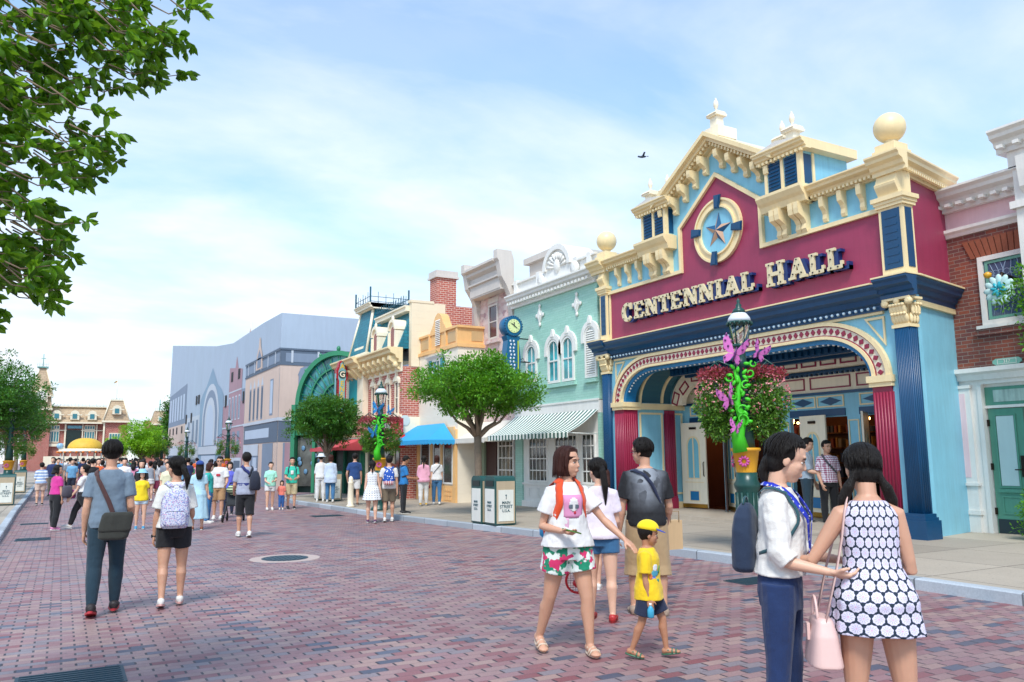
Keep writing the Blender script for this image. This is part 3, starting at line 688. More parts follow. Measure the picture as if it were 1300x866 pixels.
# --- end piers above the columns
for y0,y1 in ((8.6,9.08),(17.58,17.90)):
    m=MB(); m.box(X0+.0,X0+.3,y0,y1,4.69,6.12); m.box(X0-.06,X0+.36,y0-.06,y1+.06,6.06,6.12); m.box(X0-.09,X0+.38,y0-.09,y1+.09,6.12,6.2); m.box(X0-.04,X0+.34,y0-.04,y1+.04,6.0,6.06)
    # curved bracket block
    pr=[(X0+.28,6.2)]+[(X0-.02-.1*math.sin(PI*i/10)**2*(1 if i<6 else .6)-.0,6.2+.045*i) for i in range(11)]+[(X0+.28,6.65)]
    m.prism(pr,y0+.03,y1-.03,'y'); m.box(X0+.28,X0+.34,y0+.03,y1-.03,6.2,6.65)
    p=part(m,'pier',CREAM,hall)
    m=MB(); m.box(X0-.012,X0-.001,y0+.06,y1-.06,4.85,5.95); m.box(X0+.06,X0+.24,y0-.012,y0-.001,4.85,5.95)
    for k in range(7): m.box(X0-.02,X0-.012,y0+.12,y1-.12,4.95+k*.14,4.99+k*.14)
    part(m,'inlay',NAVY,p)
    m=MB(); yc=(y0+y1)/2; m.box(X0-.08,X0+.42,yc-.23,yc+.23,6.94,7.08); m.box(X0-.03,X0+.37,yc-.2,yc+.2,7.08,7.2); m.lathe((X0+.17,yc,7.18),[(.14,0),(.09,.06),(.12,.1),(.1,.12)],16)
    m.ell((X0+.17,yc,7.54),(.285,.285,.285),28,18); part(m,'ball_finial',CREAM,p)
# top cornice of the side parapets
cp=cprof(6.62,6.9,.32)
m=MB(); cornice_front(m,XW,9.1,11.2,cp); cornice_front(m,XW,15.4,17.56,cp); cornice_front(m,X0,8.42,9.1,cprof(6.6,6.94,.3)); cornice_front(m,X0,17.56,18.2,cprof(6.6,6.94,.3)); cornice_side(m,8.70,X0,15.1,cprof(6.6,6.94,.28)); part(m,'cornice',CREAM,hall)
m=MB()
for k in range(24): x=X0+.05+k*.088; m.box(x,x+.045,8.70-.17,8.70-.1,6.64,6.70)
for k in range(22): 
    for b in (9.15,15.45): y=b+k*.094; m.box(XW-.2,XW-.12,y,y+.05,6.635,6.69)
o=part(m,'dentils',CREAM,hall)
def bracket(mb,x,y,z0,z1,w=.11,d=.22):
    h=z1-z0; pr=[(x,z0),(x-d*.3,z0),(x-d*.42,z0+h*.12),(x-d*.35,z0+h*.3),(x-d*.5,z0+h*.45),(x-d*.95,z0+h*.6),(x-d,z0+h*.78),(x-d,z1),(x,z1)]
    mb.prism(pr,y-w/2,y+w/2,'y')
for y in [9.45+.43*k for k in range(3)]+[15.75+.45*k for k in range(4)]:
    m=MB(); bracket(m,XW,y,6.12,6.62,.1,.17); part(m,'small_bracket',CREAM,hall)
# --- dormer turrets and bracket shelves
for yc,sg in ((11.15,-1),(15.35,1)):
    y0,y1=yc-.47,yc+.47; XD=12.72
    m=MB(); cornice_front(m,XD+.1,y0-.12,y1+.12,[(-.3,6.62),(.1,6.62),(.14,6.74),(.2,6.8),(.26,6.9),(.26,6.96),(-.3,6.96)]); m.box(XD+.16,XW+.3,y0-.05,y1+.05,6.6,6.96); sh=part(m,'shelf',CREAM,hall)
    for dy in (-.38,-.24,.12,.26): 
        m=MB(); bracket(m,XW,yc+dy,6.02,6.62,.12,.36); part(m,'bracket',CREAM,sh)
    m=MB(); m.box(XD+.05,14.2,y0,y1,6.96,7.72); d=part(m,'dormer',LBLUE,hall)
    m=MB(); 
    for a in (y0,y1-.07,yc-.04): m.box(XD+.02,XD+.1,a,a+.07,6.962,7.7)
    m.box(XD+.021,XD+.1,y0,y1,6.962,7.01); m.box(XD+.022,XD+.12,y0-.02,y0+.05,6.963,7.7)
    m.box(XD+.1,XD+.45,y0-.022,y0+.0,6.962,7.01); m.box(XD+.38,XD+.45,y0-.023,y0,7.01,7.7); part(m,'dormer_frame',CREAM,d)
    for a,b in ((y0+.1,yc-.07),(yc+.06,y1-.1)):
        m=MB(); m.box(XD+.03,XD+.048,a,b,7.03,7.66)
        for k in range(8): m.prism([(XD+.03,7.05+k*.077),(XD+.005,7.06+k*.077),(XD+.03,7.1+k*.077)],a+.02,b-.02,'y')
        part(m,'louvre',NAVY,d)
    m=MB(); m.box(XD+.12,XD+.36,y0-.012,y0-.001,7.04,7.66); part(m,'louvre',NAVY,d)
    m=MB(); cornice_front(m,XD+.05,y0-.2,y1+.2,cprof(7.7,7.92,.2,-.1)); m.box(XD+.15,14.3,y0-.2,y1+.2,7.72,7.92)
    for k in range(11): y=y0-.12+k*.11; m.box(XD-.06,XD+.0,y,y+.05,7.66,7.72)
    rf=part(m,'dormer_cornice',CREAM,d)
    m=MB(); m.prism([(y0-.2,7.92),(yc,8.04),(y1+.2,7.92)],XD-.12,14.3,'x'); part(m,'dormer_roof',paint('pale_roof','#d5d0c8',.6),d)
    for dx,dy in ((.12,-.22 if sg<0 else .22),(.12,.22 if sg<0 else -.22)):
        m=MB(); x,y=XD+dx+(.25 if dy*sg<0 else .05),yc+dy
        m.box(x-.1,x+.1,y-.1,y+.1,7.95,8.2); m.box(x-.17,x+.17,y-.17,y+.17,8.2,8.24); m.prism([(x-.2,8.24),(x+.2,8.24),(x+.12,8.31),(x-.12,8.31)],y-.16,y+.16,'y'); urn(m,x,y,8.31,.36); part(m,'urn_finial',CREAMW,d)
# --- gable: raking cornice, brackets, roof, urn
ap=(13.3,9.02); ft=(1.85,7.86)
for s in (-1,1):
    a=(13.3,9.02); b=(13.3+s*1.98,7.80)
    d=Vector((b[0]-a[0],b[1]-a[1])).normalized(); n=Vector((-d.y,d.x)); n=n if n.y>0 else -n
    def off(p,k): return (p[0]+n.x*k,p[1]+n.y*k)
    a0=(13.3,9.02-.22/abs(n.y)*1.0); 
    m=MB(); 
    q=lambda u,v:[(13.3,9.02+u),(13.3,9.02+v),(b[0],b[1]+v),(b[0],b[1]+u)]
    m.prism(q(-.06,.05),12.62,XW+.3,'x'); m.prism(q(-.16,-.06),12.72,XW+.3,'x'); m.prism(q(-.26,-.16),12.86,XW+.3,'x'); m.prism(q(-.34,-.26),12.98,XW+.3,'x')
    g=part(m,'raking_cornice',CREAM,hall)
    m=MB()
    for k in range(20):
        t=(k+.7)/20.5; y=13.3+s*1.98*t; z=9.02-1.22*t; m.box(12.76,12.82,y-.028,y+.028,z-.24,z-.17)
    part(m,'dentils',CREAM,g)
    for k in range(5):
        t=(k+.75)/5.4; y=13.3+s*1.98*t; z=9.02-1.22*t-.3; m=MB(); bracket(m,XW,y,z-.42,z,.12,.3); part(m,'bracket',CREAM,g)
m=MB(); m.prism([(13.3-2.0,7.82),(13.3,9.06),(13.3+2.0,7.82),(13.3+2.0,7.76),(13.3-2.0,7.76)],XW+.3,15.0,'x'); m.box(XW+.3,15.0,9.3,17.8,6.3,6.5); part(m,'roof',paint('pale_roof','#d5d0c8',.6),hall)
m=MB(); m.box(12.9,13.5,13.08,13.52,8.95,9.22); m.box(12.98,13.2,13.19,13.41,9.22,9.5); x,y=13.09,13.3
m.box(x-.17,x+.17,y-.17,y+.17,9.5,9.54); m.prism([(x-.2,9.54),(x+.2,9.54),(x+.12,9.61),(x-.12,9.61)],y-.16,y+.16,'y'); urn(m,x,y,9.61,.38); part(m,'urn_finial',CREAMW,hall)
# --- rosette
yc,zc_=13.27,6.7
def ringp(r,n=48): return [(yc+r*math.cos(2*PI*i/n),zc_+r*math.sin(2*PI*i/n)) for i in range(n)]
m=MB(); m.band(ringp(.76),ringp(.71),XW-.11,XW-.031,'x',0,True); m.band(ringp(.71),ringp(.58),XW-.08,XW-.031,'x',0,True); m.band(ringp(.58),ringp(.54),XW-.12,XW-.031,'x',0,True); ro=part(m,'rosette',CREAM,hall)
m=MB(); m.prism(ringp(.54),XW-.05,XW-.031,'x'); part(m,'rosette_disc',LBLUE,ro)
for a in (90,180,270,0):
    aa=R(a+7); m=MB(); c,s_=math.cos(aa),math.sin(aa); st=0
    m.prism([(.5,-.075),(.82,-.11),(.82,.11),(.5,.075)],XW-.15,XW-.121,'x'); m.prism([(.53,-.05),(.8,-.08),(.8,.08),(.53,.05)],XW-.165,XW-.15,'x')
    m.v=[(v[0],yc+v[1]*c-v[2]*s_,zc_+v[1]*s_+v[2]*c) for v in m.v]; part(m,'keystone',NAVY,ro)
m1=MB();m2=MB(); 
for k in range(5):
    a=R(90+72*k+6)
    tip=(XW-.055,yc+.43*math.cos(a),zc_+.43*math.sin(a)); cen=(XW-.14,yc,zc_)
    for s,mm in ((-1,m1),(1,m2)):
        b=a+s*R(36); q=(XW-.055,yc+.17*math.cos(b),zc_+.17*math.sin(b)); mm.add([cen,tip,q,(XW-.052,yc,zc_)],[(0,1,2),(0,3,1),(1,3,2),(0,2,3)])
part(m1,'star_facets',paint('star_tan','#c9a184',.4),ro); part(m2,'star_facets',paint('star_blue','#17557f',.4),ro)
# --- lettering: slab-serif letters with bulb dots, thick navy shadow returns
def letter(ch):
    s=.22; t=.12; P=[]   # pieces as polygons in a unit square (w,h)
    def rc(a,b,c,d): P.append([(a,b),(c,b),(c,d),(a,d)])
    if ch=='E': rc(.06,0,.06+s,1); rc(0,0,.82,.17); rc(0,.83,.82,1); rc(.06,.43,.6,.57); rc(.7,0,.82,.3); rc(.7,.7,.82,1)
    elif ch=='N': rc(.06,0,.06+s*.8,1); rc(.74,0,.74+s*.8,1); P.append([(.06,1),(.34,1),(.95,0),(.72,0)]); rc(0,0,.36,.13); rc(.66,.87,1.02,1); rc(0,.87,.3,1)
    elif ch=='T': rc(.3,0,.3+s,1); rc(0,.83,.88,1); rc(0,.66,.12,1); rc(.76,.66,.88,1); rc(.2,0,.68,.13)
    elif ch=='I': rc(.1,0,.1+s,1); rc(0,0,.47,.13); rc(0,.87,.47,1)
    elif ch=='L': rc(.06,0,.06+s,1); rc(0,0,.78,.17); rc(0,.87,.43,1); rc(.66,0,.78,.34)
    elif ch=='H': rc(.06,0,.06+s,1); rc(.66,0,.66+s,1); rc(.1,.42,.9,.58); 
    elif ch=='A': P.append([(.04,0),(.3,0),(.56,1),(.38,1)]); P.append([(.66,0),(.94,0),(.58,1),(.38,1)]); rc(.2,.25,.75,.4); rc(-.02,0,.34,.12); rc(.6,0,1.0,.12)
    elif ch=='C':
        A=[];B=[]
        for i in range(19):
            a=R(42+276*i/18); A.append((.46+.46*math.cos(a),.5+.5*math.sin(a))); B.append((.5+.24*math.cos(a),.5+.33*math.sin(a)))
        P.append(('band',A,B)); rc(.7,.62,.84,.95)
    if ch=='H': rc(0,0,.4,.12); rc(.6,0,1,.12); rc(0,.88,.4,1); rc(.6,.88,1,1)
    return P
ADV={'C':.98,'E':.94,'N':1.12,'T':.98,'I':.6,'A':1.08,'L':.9,'H':1.12,' ':.62}
ystart=16.82; 
def words():
    tot=0; seq=[]
    for i,ch in enumerate('CENTENNIAL HALL'):
        big= i==0 or (i>0 and 'CENTENNIAL HALL'[i-1]==' ')
        seq.append((ch,1.18 if big else 1.0,tot)); tot+=ADV[ch]*(1.12 if big else 1)
    return seq,tot
seq,tot=words(); U=(16.84-9.86)/(tot-.1); LHH=.43

DOT=paint('dark_bulb','#1c2230',.3)
for ch,k,off_ in seq:
    if ch==' ': continue
    P=letter(ch); wU=U*.96*(1.06 if k>1 else 1); z0=5.08 if k==1 else 5.05; h=LHH*k
    f=MB(); sh=MB(); dt=MB()
    def tf(p,dy=0,dz=0): return (ystart-off_*U-p[0]*wU+dy,z0+p[1]*h+dz)
    j=0
    for piece in P:
        j+=1; e=.0012*j
        if piece[0]=='band':
            A=[tf(q) for q in piece[1]];B=[tf(q) for q in piece[2]]; f.band(A,B,XW-.2-e,XW-.15,'x'); sh.band([tf(q,-.10,-.03) for q in piece[1]],[tf(q,-.10,-.03) for q in piece[2]],XW-.149,XW-.03,'x')
        else:
            f.prism([tf(q) for q in piece],XW-.2-e,XW-.15,'x'); sh.prism([tf(q,-.10,-.03) for q in piece],XW-.149-e*.5,XW-.03,'x')
    # bulbs down the stems
    st={'C':[(.13,.5),(.22,.82),(.22,.18),(.6,.93),(.6,.07)],'E':[(.2,.1),(.2,.5),(.2,.9),(.55,.9),(.55,.1)],'N':[(.17,.1),(.17,.5),(.17,.9),(.85,.1),(.85,.5),(.85,.9),(.5,.5)],'T':[(.43,.1),(.43,.5),(.43,.88),(.12,.9),(.74,.9)],'I':[(.23,.1),(.23,.5),(.23,.9)],'A':[(.25,.25),(.38,.65),(.72,.25),(.6,.65),(.48,.93)],'L':[(.2,.1),(.2,.5),(.2,.9),(.55,.09)],'H':[(.2,.1),(.2,.5),(.2,.9),(.8,.1),(.8,.5),(.8,.9)]}[ch]
    for q in st: y,z=tf(q); dt.ell((XW-.215,y,z),(.016,.017,.017),8,6)
    l=part(f,'letter',paint('letter_cream','#e2d2aa',.45),hall); part(sh,'letter_return',paint('letter_navy','#10306a',.35),l); part(dt,'letter_bulbs',DOT,l)
# the south side wall is not square to the street: it runs back at a slant
for ch in hall.children_recursive:
    if ch.type=='MESH' and ch.name.split('.')[0] in ('side_wall','cornice','ledge','navy_cornice','dentils'):
        for v in ch.data.vertices:
            X_=v.co.x+14.5; Y_=v.co.y+13.3
            if X_>13.0 and Y_<9.12: v.co.y+=(X_-13.0)*.2
# ================================================================== bird in the sky
c=MB(); c.ell((0,0,0),(.05,.14,.045),10,8); c.add([(0,.03,.02),(.0,-.06,.02),(-.24,-.06,.10),(-.3,-.12,.06)],[(0,1,3,2)]); c.add([(0,.03,.02),(0,-.06,.02),(.24,-.02,.12),(.32,-.1,.1)],[(0,2,3,1)]); c.add([(0,-.12,0),(-.05,-.22,0),(.05,-.22,0),(0,-.12,.02)],[(0,1,2),(0,2,3)]); c.ell((0,.14,.02),(.035,.045,.035),8,6)
c.xf(TR(18.3,22.5,12.64)@Matrix.Rotation(R(50),4,'Z')); single(c,'bird',paint('bird_grey','#3a4550',.7),'small dark bird flying in the sky above the hall','bird')
# ================================================================== brick building on the right (door 317)
BR2=bricks('brown_brick','#8c4a38','#6b3f3c','#8f8378',.215,.072,.010)
XR=14.9
b=thing('brick_building','brown brick building with pink frieze, white cornice and green double door numbered 317','building',(17,5,.1))
m=MB(); m.box(XR,20,-2,9.25,3.1,5.74); part(m,'wall',BR2,b)
m=MB(); m.box(XR+.02,20,-2,9.25,5.74,6.25); part(m,'frieze',PINKW,b)
m=MB(); cornice_front(m,XR,-2,9.4,cprof(6.2,6.62,.38)); 
for k in range(40): y=9.3-k*.22; m.box(XR-.26,XR-.12,y-.05,y+.05,6.27,6.33)
part(m,'cornice',WHITE,b)
m=MB(); cornice_front(m,XR,-2,9.22,[(0,5.7),(.03,5.7),(.05,5.76),(.1,5.8),(.1,5.86),(0,5.86)]); part(m,'string_course',WHITE,b)
# pilaster that frames the corner at the photo's right edge
m=MB(); m.box(XR-.35,XR+.3,6.2,7.55,3.15,6.6); p=part(m,'pier',WHITE,b,label='white pier with pink panels rising above the cornice')
m=MB(); m.box(XR-.362,XR-.351,6.4,7.4,3.5,5.7); m.box(XR-.2,XR-.05,7.551,7.56,3.5,5.7); part(m,'inlay',PINKW,p)
m=MB(); cornice_front(m,XR-.35,6.0,7.75,cprof(6.9,7.3,.36,-.6)); m.box(XR-.42,XR+.3,6.15,7.62,5.85,5.98); m.box(XR-.38,XR+.3,6.17,7.6,6.6,6.9)
for k in range(6): m.box(XR-.62,XR-.5,7.6-k*.28-.05,7.6-k*.28+.05,6.95,7.01)
for y in (6.5,7.3): m.lathe((XR-.4,y,6.35),[(.02,-.04),(.12,-.03),(.12,.03),(.02,.04)],14,M=Matrix.Rotation(PI/2,3,'Y')); m.prism([(XR-.36,6.1),(XR-.46,6.2),(XR-.5,6.5),(XR-.52,6.75),(XR-.36,6.8)],y-.1,y+.1,'y')
part(m,'pier_cap',WHITE,p)
# flat brick arch over the window
m=MB(); n=15
for k in range(n):
    y=8.58-(8.58-7.15)*k/(n-1); t=(k-(n-1)/2)/((n-1)/2); m.prism([(y-.043,5.2),(y+.043,5.2),(y+.05-t*.14,5.56),(y-.05-t*.14,5.56)],XR-.03,XR-.002,'x')
part(m,'flat_arch',bricks('arch_brick','#94543c','#7d4234','#94543c',2,2,.0),b)
wd=window(b,XR,7.2,8.5,3.9,5.2,WHITE,glassdark('stained_glass','#3d4f66'),.09,(1,2),proud=.05)
m=MB(); framex(m,7.32,8.38,4.0,4.56,XR-.008,.05,.02); framex(m,7.32,8.38,4.62,5.1,XR-.008,.05,.02); part(m,'sash',paint('sea_green_paint','#6fa896',.4),wd)
m=MB(); random.seed(11)
for k in range(9):
    y=7.5+k*.1; m.tube([(XR-.012,y,4.02),(XR-.012,y+random.uniform(-.08,.08),4.3),(XR-.012,y+random.uniform(-.1,.1),4.55)],.007,4); m.lathe((XR-.012,y,4.85),[(.05,0),(.06,0)],10,M=Matrix.Rotation(PI/2,3,'Y'),cap=False)
    m.tube([(XR-.012,y,4.65),(XR-.012,y+random.uniform(-.08,.08),4.85),(XR-.012,y,5.05)],.007,4)
part(m,'lead_tracery',paint('lead','#9fb0c8',.4),wd)
m=MB(); m.box(XR-.09,XR,7.1,8.6,3.84,3.9); part(m,'sill',WHITE,wd); m=MB(); m.box(XR-.06,XR,7.1,8.66,3.72,3.84); part(m,'brick_sill',BR2,b)
# ground floor surround
m=MB(); m.box(XR,20,-2,9.25,2.82,3.1); cornice_front(m,XR,-2,9.25,[(0,2.9),(.06,2.9),(.1,3.0),(.18,3.04),(.18,3.12),(0,3.12)])
m.box(XR+.001,XR+.2,8.66,9.25,.0,2.82); m.box(XR+.0,XR+.2,6.9,7.36,0,2.82); m.box(XR+.1,XR+.2,7.36,8.66,2.76,2.82)
m.box(XR-.07,XR,8.86,9.2,.0,.42); m.box(XR-.1,XR,8.82,9.22,.95,1.0) ; m.box(XR-.06,XR,8.86,9.18,.42,2.76); m.box(XR-.085,XR,8.84,9.2,2.76,2.82); m.box(XR-.09,XR,8.83,9.2,.42,.5)
m.box(XR-.03,XR,8.66,8.74,0,2.8)
part(m,'door_surround',WHITE,b)
m=MB(); m.box(XR-.068,XR-.061,8.96,9.08,1.1,2.66); part(m,'inlay',PINKW,b)
GRN=paint('sea_green_door','#57957f',.4,.12)
m=MB(); m.box(XR+.08,XR+.12,7.36,8.66,2.42,2.76); tr=part(m,'transom',GRN,b); m=MB(); m.box(XR+.07,XR+.079,7.5,8.5,2.48,2.7); part(m,'pane',paint('lace_glass','#b8d2c8',.2,.4),tr)
m=MB(); m.box(XR+.06,XR+.12,7.36,8.66,2.37,2.42); part(m,'transom_bar',WHITE,b)
for y0,y1,hs in ((8.02,8.64,1),(7.38,8.0,-1)):
    m=MB(); m.box(XR+.1,XR+.15,y0,y1,.1,2.36); framex(m,y0+.13,y1-.1,.92,2.26,XR+.1,.03,.02); m.box(XR+.06,XR+.1,y0+.1,y1-.08,.84,.9); framex(m,y0+.13,y1-.12,.45,.78,XR+.1,.03,.015); d=part(m,'door',GRN,b)
    m=MB(); m.box(XR+.09,XR+.098,y0+.17,y1-.14,.96,2.22); part(m,'pane',paint('frosted_glass','#bcd3d3',.25,.05),d)
    m=MB(); m.box(XR+.085,XR+.099,y0+.02,y1-.02,.1,.36); part(m,'kick_plate',paint('dark_slate','#1e3038',.5),d)
    yy=y0+.07 if hs>0 else y1-.07
    m=MB(); m.box(XR+.07,XR+.098,yy-.03,yy+.03,1.12,1.5); m.tube([(XR+.06,yy,1.25),(XR+.03,yy,1.25),(XR+.03,yy+hs*.12,1.25)],.012,6); part(m,'handle',BRASS,d)
    yy=y1 if hs>0 else y0
    for z in (.5,1.3,2.1):
        m=MB(); m.box(XR+.07,XR+.1,yy-.02,yy+.02,z-.06,z+.06); part(m,'hinge',BRASS,d)
m=MB(); m.prism([(8.4+.0,3.15+.07),(8.34,3.26),(7.94,3.26),(7.88,3.22),(7.88,3.18),(7.94,3.14),(8.34,3.14),(8.4,3.18)],XR-.03,XR-.002,'x'); nb=part(m,'number_plate',paint('plate_green','#86c0ae',.4),b)
m=MB(); framex(m,7.97,8.31,3.155,3.245,XR-.03,.008,.006); text_on(m,'317',.085,TR(XR-.036,8.14,3.2)@MFX,0,.004); part(m,'numerals',WHITE,nb)
# ================================================================== green brick shop
GB=bricks('pale_green_brick','#a3cfc0','#98c8b8','#86b5a6',.3,.075,.008,bumpd=.003,rough=.5)
XG=13.0; Y0,Y1=18.2,23.0
b=thing('green_shop','pale green brick shop with white arched crest and green-striped awning','building',(15,20.6,-.02))
def wall_holes(mb,X,y0,y1,z0,z1,holes,th=.2):
    # wall split into vertical strips round rectangular holes (y0,y1,z0,z1), sorted
    hs=sorted(holes); y=y0
    for h in hs:
        if h[0]>y: mb.box(X,X+th,y,h[0],z0,z1)
        if h[2]>z0: mb.box(X,X+th,h[0],h[1],z0,h[2])
        if h[3]<z1: mb.box(X,X+th,h[0],h[1],h[3],z1)
        y=h[1]
    if y<y1: mb.box(X,X+th,y,y1,z0,z1)
m=MB(); m.box(XG,18,Y0,Y1,3.1,6.5); part(m,'wall',GB,b)
m=MB(); m.box(XG-.015,XG+.3,Y0,Y1,2.75,3.12); m.box(XG-.04,XG,Y0,Y1,3.1,3.15); part(m,'fascia',WHITE,b)
m=MB(); m.box(XG+.02,XG+.4,Y0,Y1,6.5,7.28); cornice_front(m,XG,Y0,Y1+.1,cprof(6.46,6.86,.34)); m.box(XG-.06,XG+.4,Y0,19.2,7.28,7.34); m.box(XG-.06,XG+.4,21.3,Y1+.05,7.28,7.34)
for k in range(26): y=Y0+.1+k*.186; m.box(XG-.27,XG-.1,y,y+.09,6.56,6.64)
for y in (18.5,19.2,21.35,22.8): m.box(XG-.07,XG+.4,y-.1,y+.1,6.86,7.4)
cr=part(m,'cornice',WHITE,b,label='white cornice and parapet')
yc=20.2; 
m=MB(); A=[(yc-.95,6.86),(yc-.95,7.25)]+[(yc-.78*math.cos(PI*i/16),7.3+.72*math.sin(PI*i/16)) for i in range(17)]+[(yc+.95,7.25),(yc+.95,6.86)]
m.prism(A,XG-.04,XG+.9,'x'); o=[(yc-.78*math.cos(PI*i/16),7.3+.72*math.sin(PI*i/16)) for i in range(17)]; i_=[(yc-.62*math.cos(PI*i/16),7.3+.56*math.sin(PI*i/16)) for i in range(17)]; m.band(o,i_,XG-.12,XG-.041,'x')
for k in range(9):
    a=PI*(k+.5)/9; m.tube([(XG-.05,yc-.2*math.cos(a),7.3+.2*math.sin(a)),(XG-.07,yc-.52*math.cos(a),7.3+.46*math.sin(a))],[.03,.07],6)
m.ell((XG-.05,yc,7.36),(.08,.17,.22),14,10); m.box(XG-.1,XG-.0,yc-.8,yc+.8,6.9,7.0)
for s in (-1,1): m.lathe((XG-.04,yc+s*.95,7.1),[(.05,-.05),(.2,-.04),(.2,.04),(.05,.05)],14,M=Matrix.Rotation(PI/2,3,'Y'))
part(m,'crest',WHITE,cr)
for y in (21.3,19.2):
    m=MB(); m.prism([(y-.16,5.98),(y,6.26),(y+.16,5.98),(y,5.7)],XG-.05,XG-.002,'x'); m.prism([(y-.09,5.98),(y,6.14),(y+.09,5.98),(y,5.82)],XG-.075,XG-.05,'x')
    for dy,dz in ((0,.3),(0,-.3),(.19,0),(-.19,0)): m.ell((XG-.03,y+dy,5.98+dz),(.03,.07,.07),8,6)
    part(m,'diamond_ornament',WHITE,b)
def hood(parent,X,yc,z1,r,m_=WHITE):
    m=MB(); n=12; a=[(yc-(r+.15)*math.cos(PI*i/n),z1+(r+.15)*math.sin(PI*i/n)) for i in range(n+1)]; c=[(yc-r*math.cos(PI*i/n),z1+r*math.sin(PI*i/n)) for i in range(n+1)]
    a=[(a[0][0],z1-.18)]+a+[(a[-1][0],z1-.18)]; c=[(c[0][0],z1-.18)]+c+[(c[-1][0],z1-.18)]
    m.band(a,c,X-.07,X-.001,'x'); m.prism([(yc-.1,z1+r+.06),(yc+.1,z1+r+.06),(yc+.05,z1+r+.24),(yc,z1+r+.3),(yc-.05,z1+r+.24)],X-.09,X-.002,'x'); part(m,'window_hood',m_,parent)
CURT=glassdark('teal_curtain_glass','#2a8f96',.2)
for yc,wz in ((21.85,.34),(20.52,.33),(19.72,.33)):
    wq=window(b,XG,yc-.33,yc+.33,3.75 if yc<21 else 3.9,5.12,WHITE,CURT,.08,(2,2),arch=.33,proud=.05); hood(wq,XG,yc,4.79,.33)
m=MB(); m.box(XG-.1,XG-.0,19.3,20.95,3.62,3.72); m.box(XG-.1,XG,21.45,22.25,3.78,3.87); m.box(XG-.1,XG,18.22,18.85,3.62,3.72); part(m,'sill',GB,b)
sh=window(b,XG,18.25,18.82,3.75,5.25,WHITE,paint('white_back','#dfe6e6',.5),.06,(1,1),arch=.28,proud=.05); hood(sh,XG,18.53,4.95,.29)
m=MB()
for k in range(20): m.prism([(XG-.012,3.82+k*.066),(XG-.045,3.82+k*.066),(XG-.012,3.87+k*.066)],18.32,18.75,'y')
part(m,'louvre',WHITE,sh)
# shopfront
m=MB(); m.box(XG,XG+.25,22.55,23.0,0-.05,2.75); m.box(XG,XG+.25,18.2,18.3,-.05,2.75); part(m,'pier',GB,b)
m=MB(); wall_holes(m,XG+.05,18.3,22.55,-.05,2.76,[(18.5,19.2,.75,2.2),(19.4,20.65,.75,2.2),(21.05,22.2,.75,2.2)],.12)
for a,c in ((18.5,19.15),(19.4,20.0),(20.05,20.65),(21.05,21.6),(21.65,22.2)): framex(m,a,c,.28,.58,XG+.05,.03,.02)
m.box(XG-.03,XG+.05,18.3,22.55,-.05,.16); m.box(XG-.01,XG+.05,18.3,22.55,.66,.72); part(m,'shopfront',WHITE,b)
INT=glassdark('shop_window_glass','#3a3a34',.08)
for y0,y1,k in ((18.5,19.2,3),(19.4,20.65,5),(21.05,22.2,5)):
    window(b,XG+.06,y0,y1,.75,2.2,WHITE,INT,.06,(k,4),proud=.04,name='shop_window')
random.seed(21)
gm=[MB() for _ in range(4)]
for y0,y1 in ((18.55,19.15),(19.45,20.6),(21.1,22.15)):
    for z in (.8,1.15,1.5):
        y=y0
        while y<y1: 
            w_=random.uniform(.06,.14); g=random.choice(gm); g.box(XG+.052,XG+.0565,y,y+w_*.8,z,z+random.uniform(.1,.28)); y+=w_
def awning(name,label,par,X,y0,y1,zt,zb,out,mat,val=.14,sc_n=14,cat=None,ends=True):
    m=MB(); n=int((y1-y0)/.1); th=.012
    def pt(t,y,sag=0): return (X-out*t,y,zt+(zb-zt)*t-.06*math.sin(PI*t))
    rows=8
    for k in range(rows):
        t0,t1=k/rows,(k+1)/rows; a,c=pt(t0,y0),pt(t1,y0)
        m.add([(a[0],y0,a[2]),(c[0],y0,c[2]),(c[0],y1,c[2]),(a[0],y1,a[2])],[(0,1,2,3)],0,True)
    # scalloped valance
    ns=max(4,int((y1-y0)/.16)); w=(y1-y0)/ns; x=X-out
    for k in range(ns):
        a=y0+k*w; pts=[(a,zb),(a+w,zb)]+[(a+w-w*i/6,zb-val*.72-val*.28*math.sin(PI*i/6)) for i in range(7)]
        m.prism(pts,x-.006,x+.002,'x')
    if ends:
        for Y in (y0,y1):
            m.add([pt(k/rows,Y) for k in range(rows+1)]+[(X-out,Y,zb-val*.7),(X,Y,zb-val*.7)],[tuple(range(rows+3))])
    m.tube([(x+.01,y0,zb+.01),(x+.01,y1,zb+.01)],.015,6); m.tube([(x+.01,y0+.05,zb),(X,y0+.05,zb-.02)],.012,6); m.tube([(x+.01,y1-.05,zb),(X,y1-.05,zb-.02)],.012,6)
    return part(m,name,mat,par,label=label)
def stripes(name,c1,c2,w=.11):
    t=NT(name); P=t.sep(t.pos()); f=t.math('GREATER_THAN',t.math('FRACT',t.math('DIVIDE',P[1],w*2)),.5); n=t.noise(t.pos(),3,4)
    t.base(t.mix(.15,t.mix(f,srgb(c1),srgb(c2)),t.mix(n.outputs[0],(0,0,0),(1,1,1)),'OVERLAY')); t.rough(.8); return t.mat
AWG=stripes('striped_canvas','#e8ece6','#41675c',.1)
aw=awning('awning','green and white striped awning',b,XG-.02,18.25,22.95,2.84,2.18,1.02,AWG,ends=False)
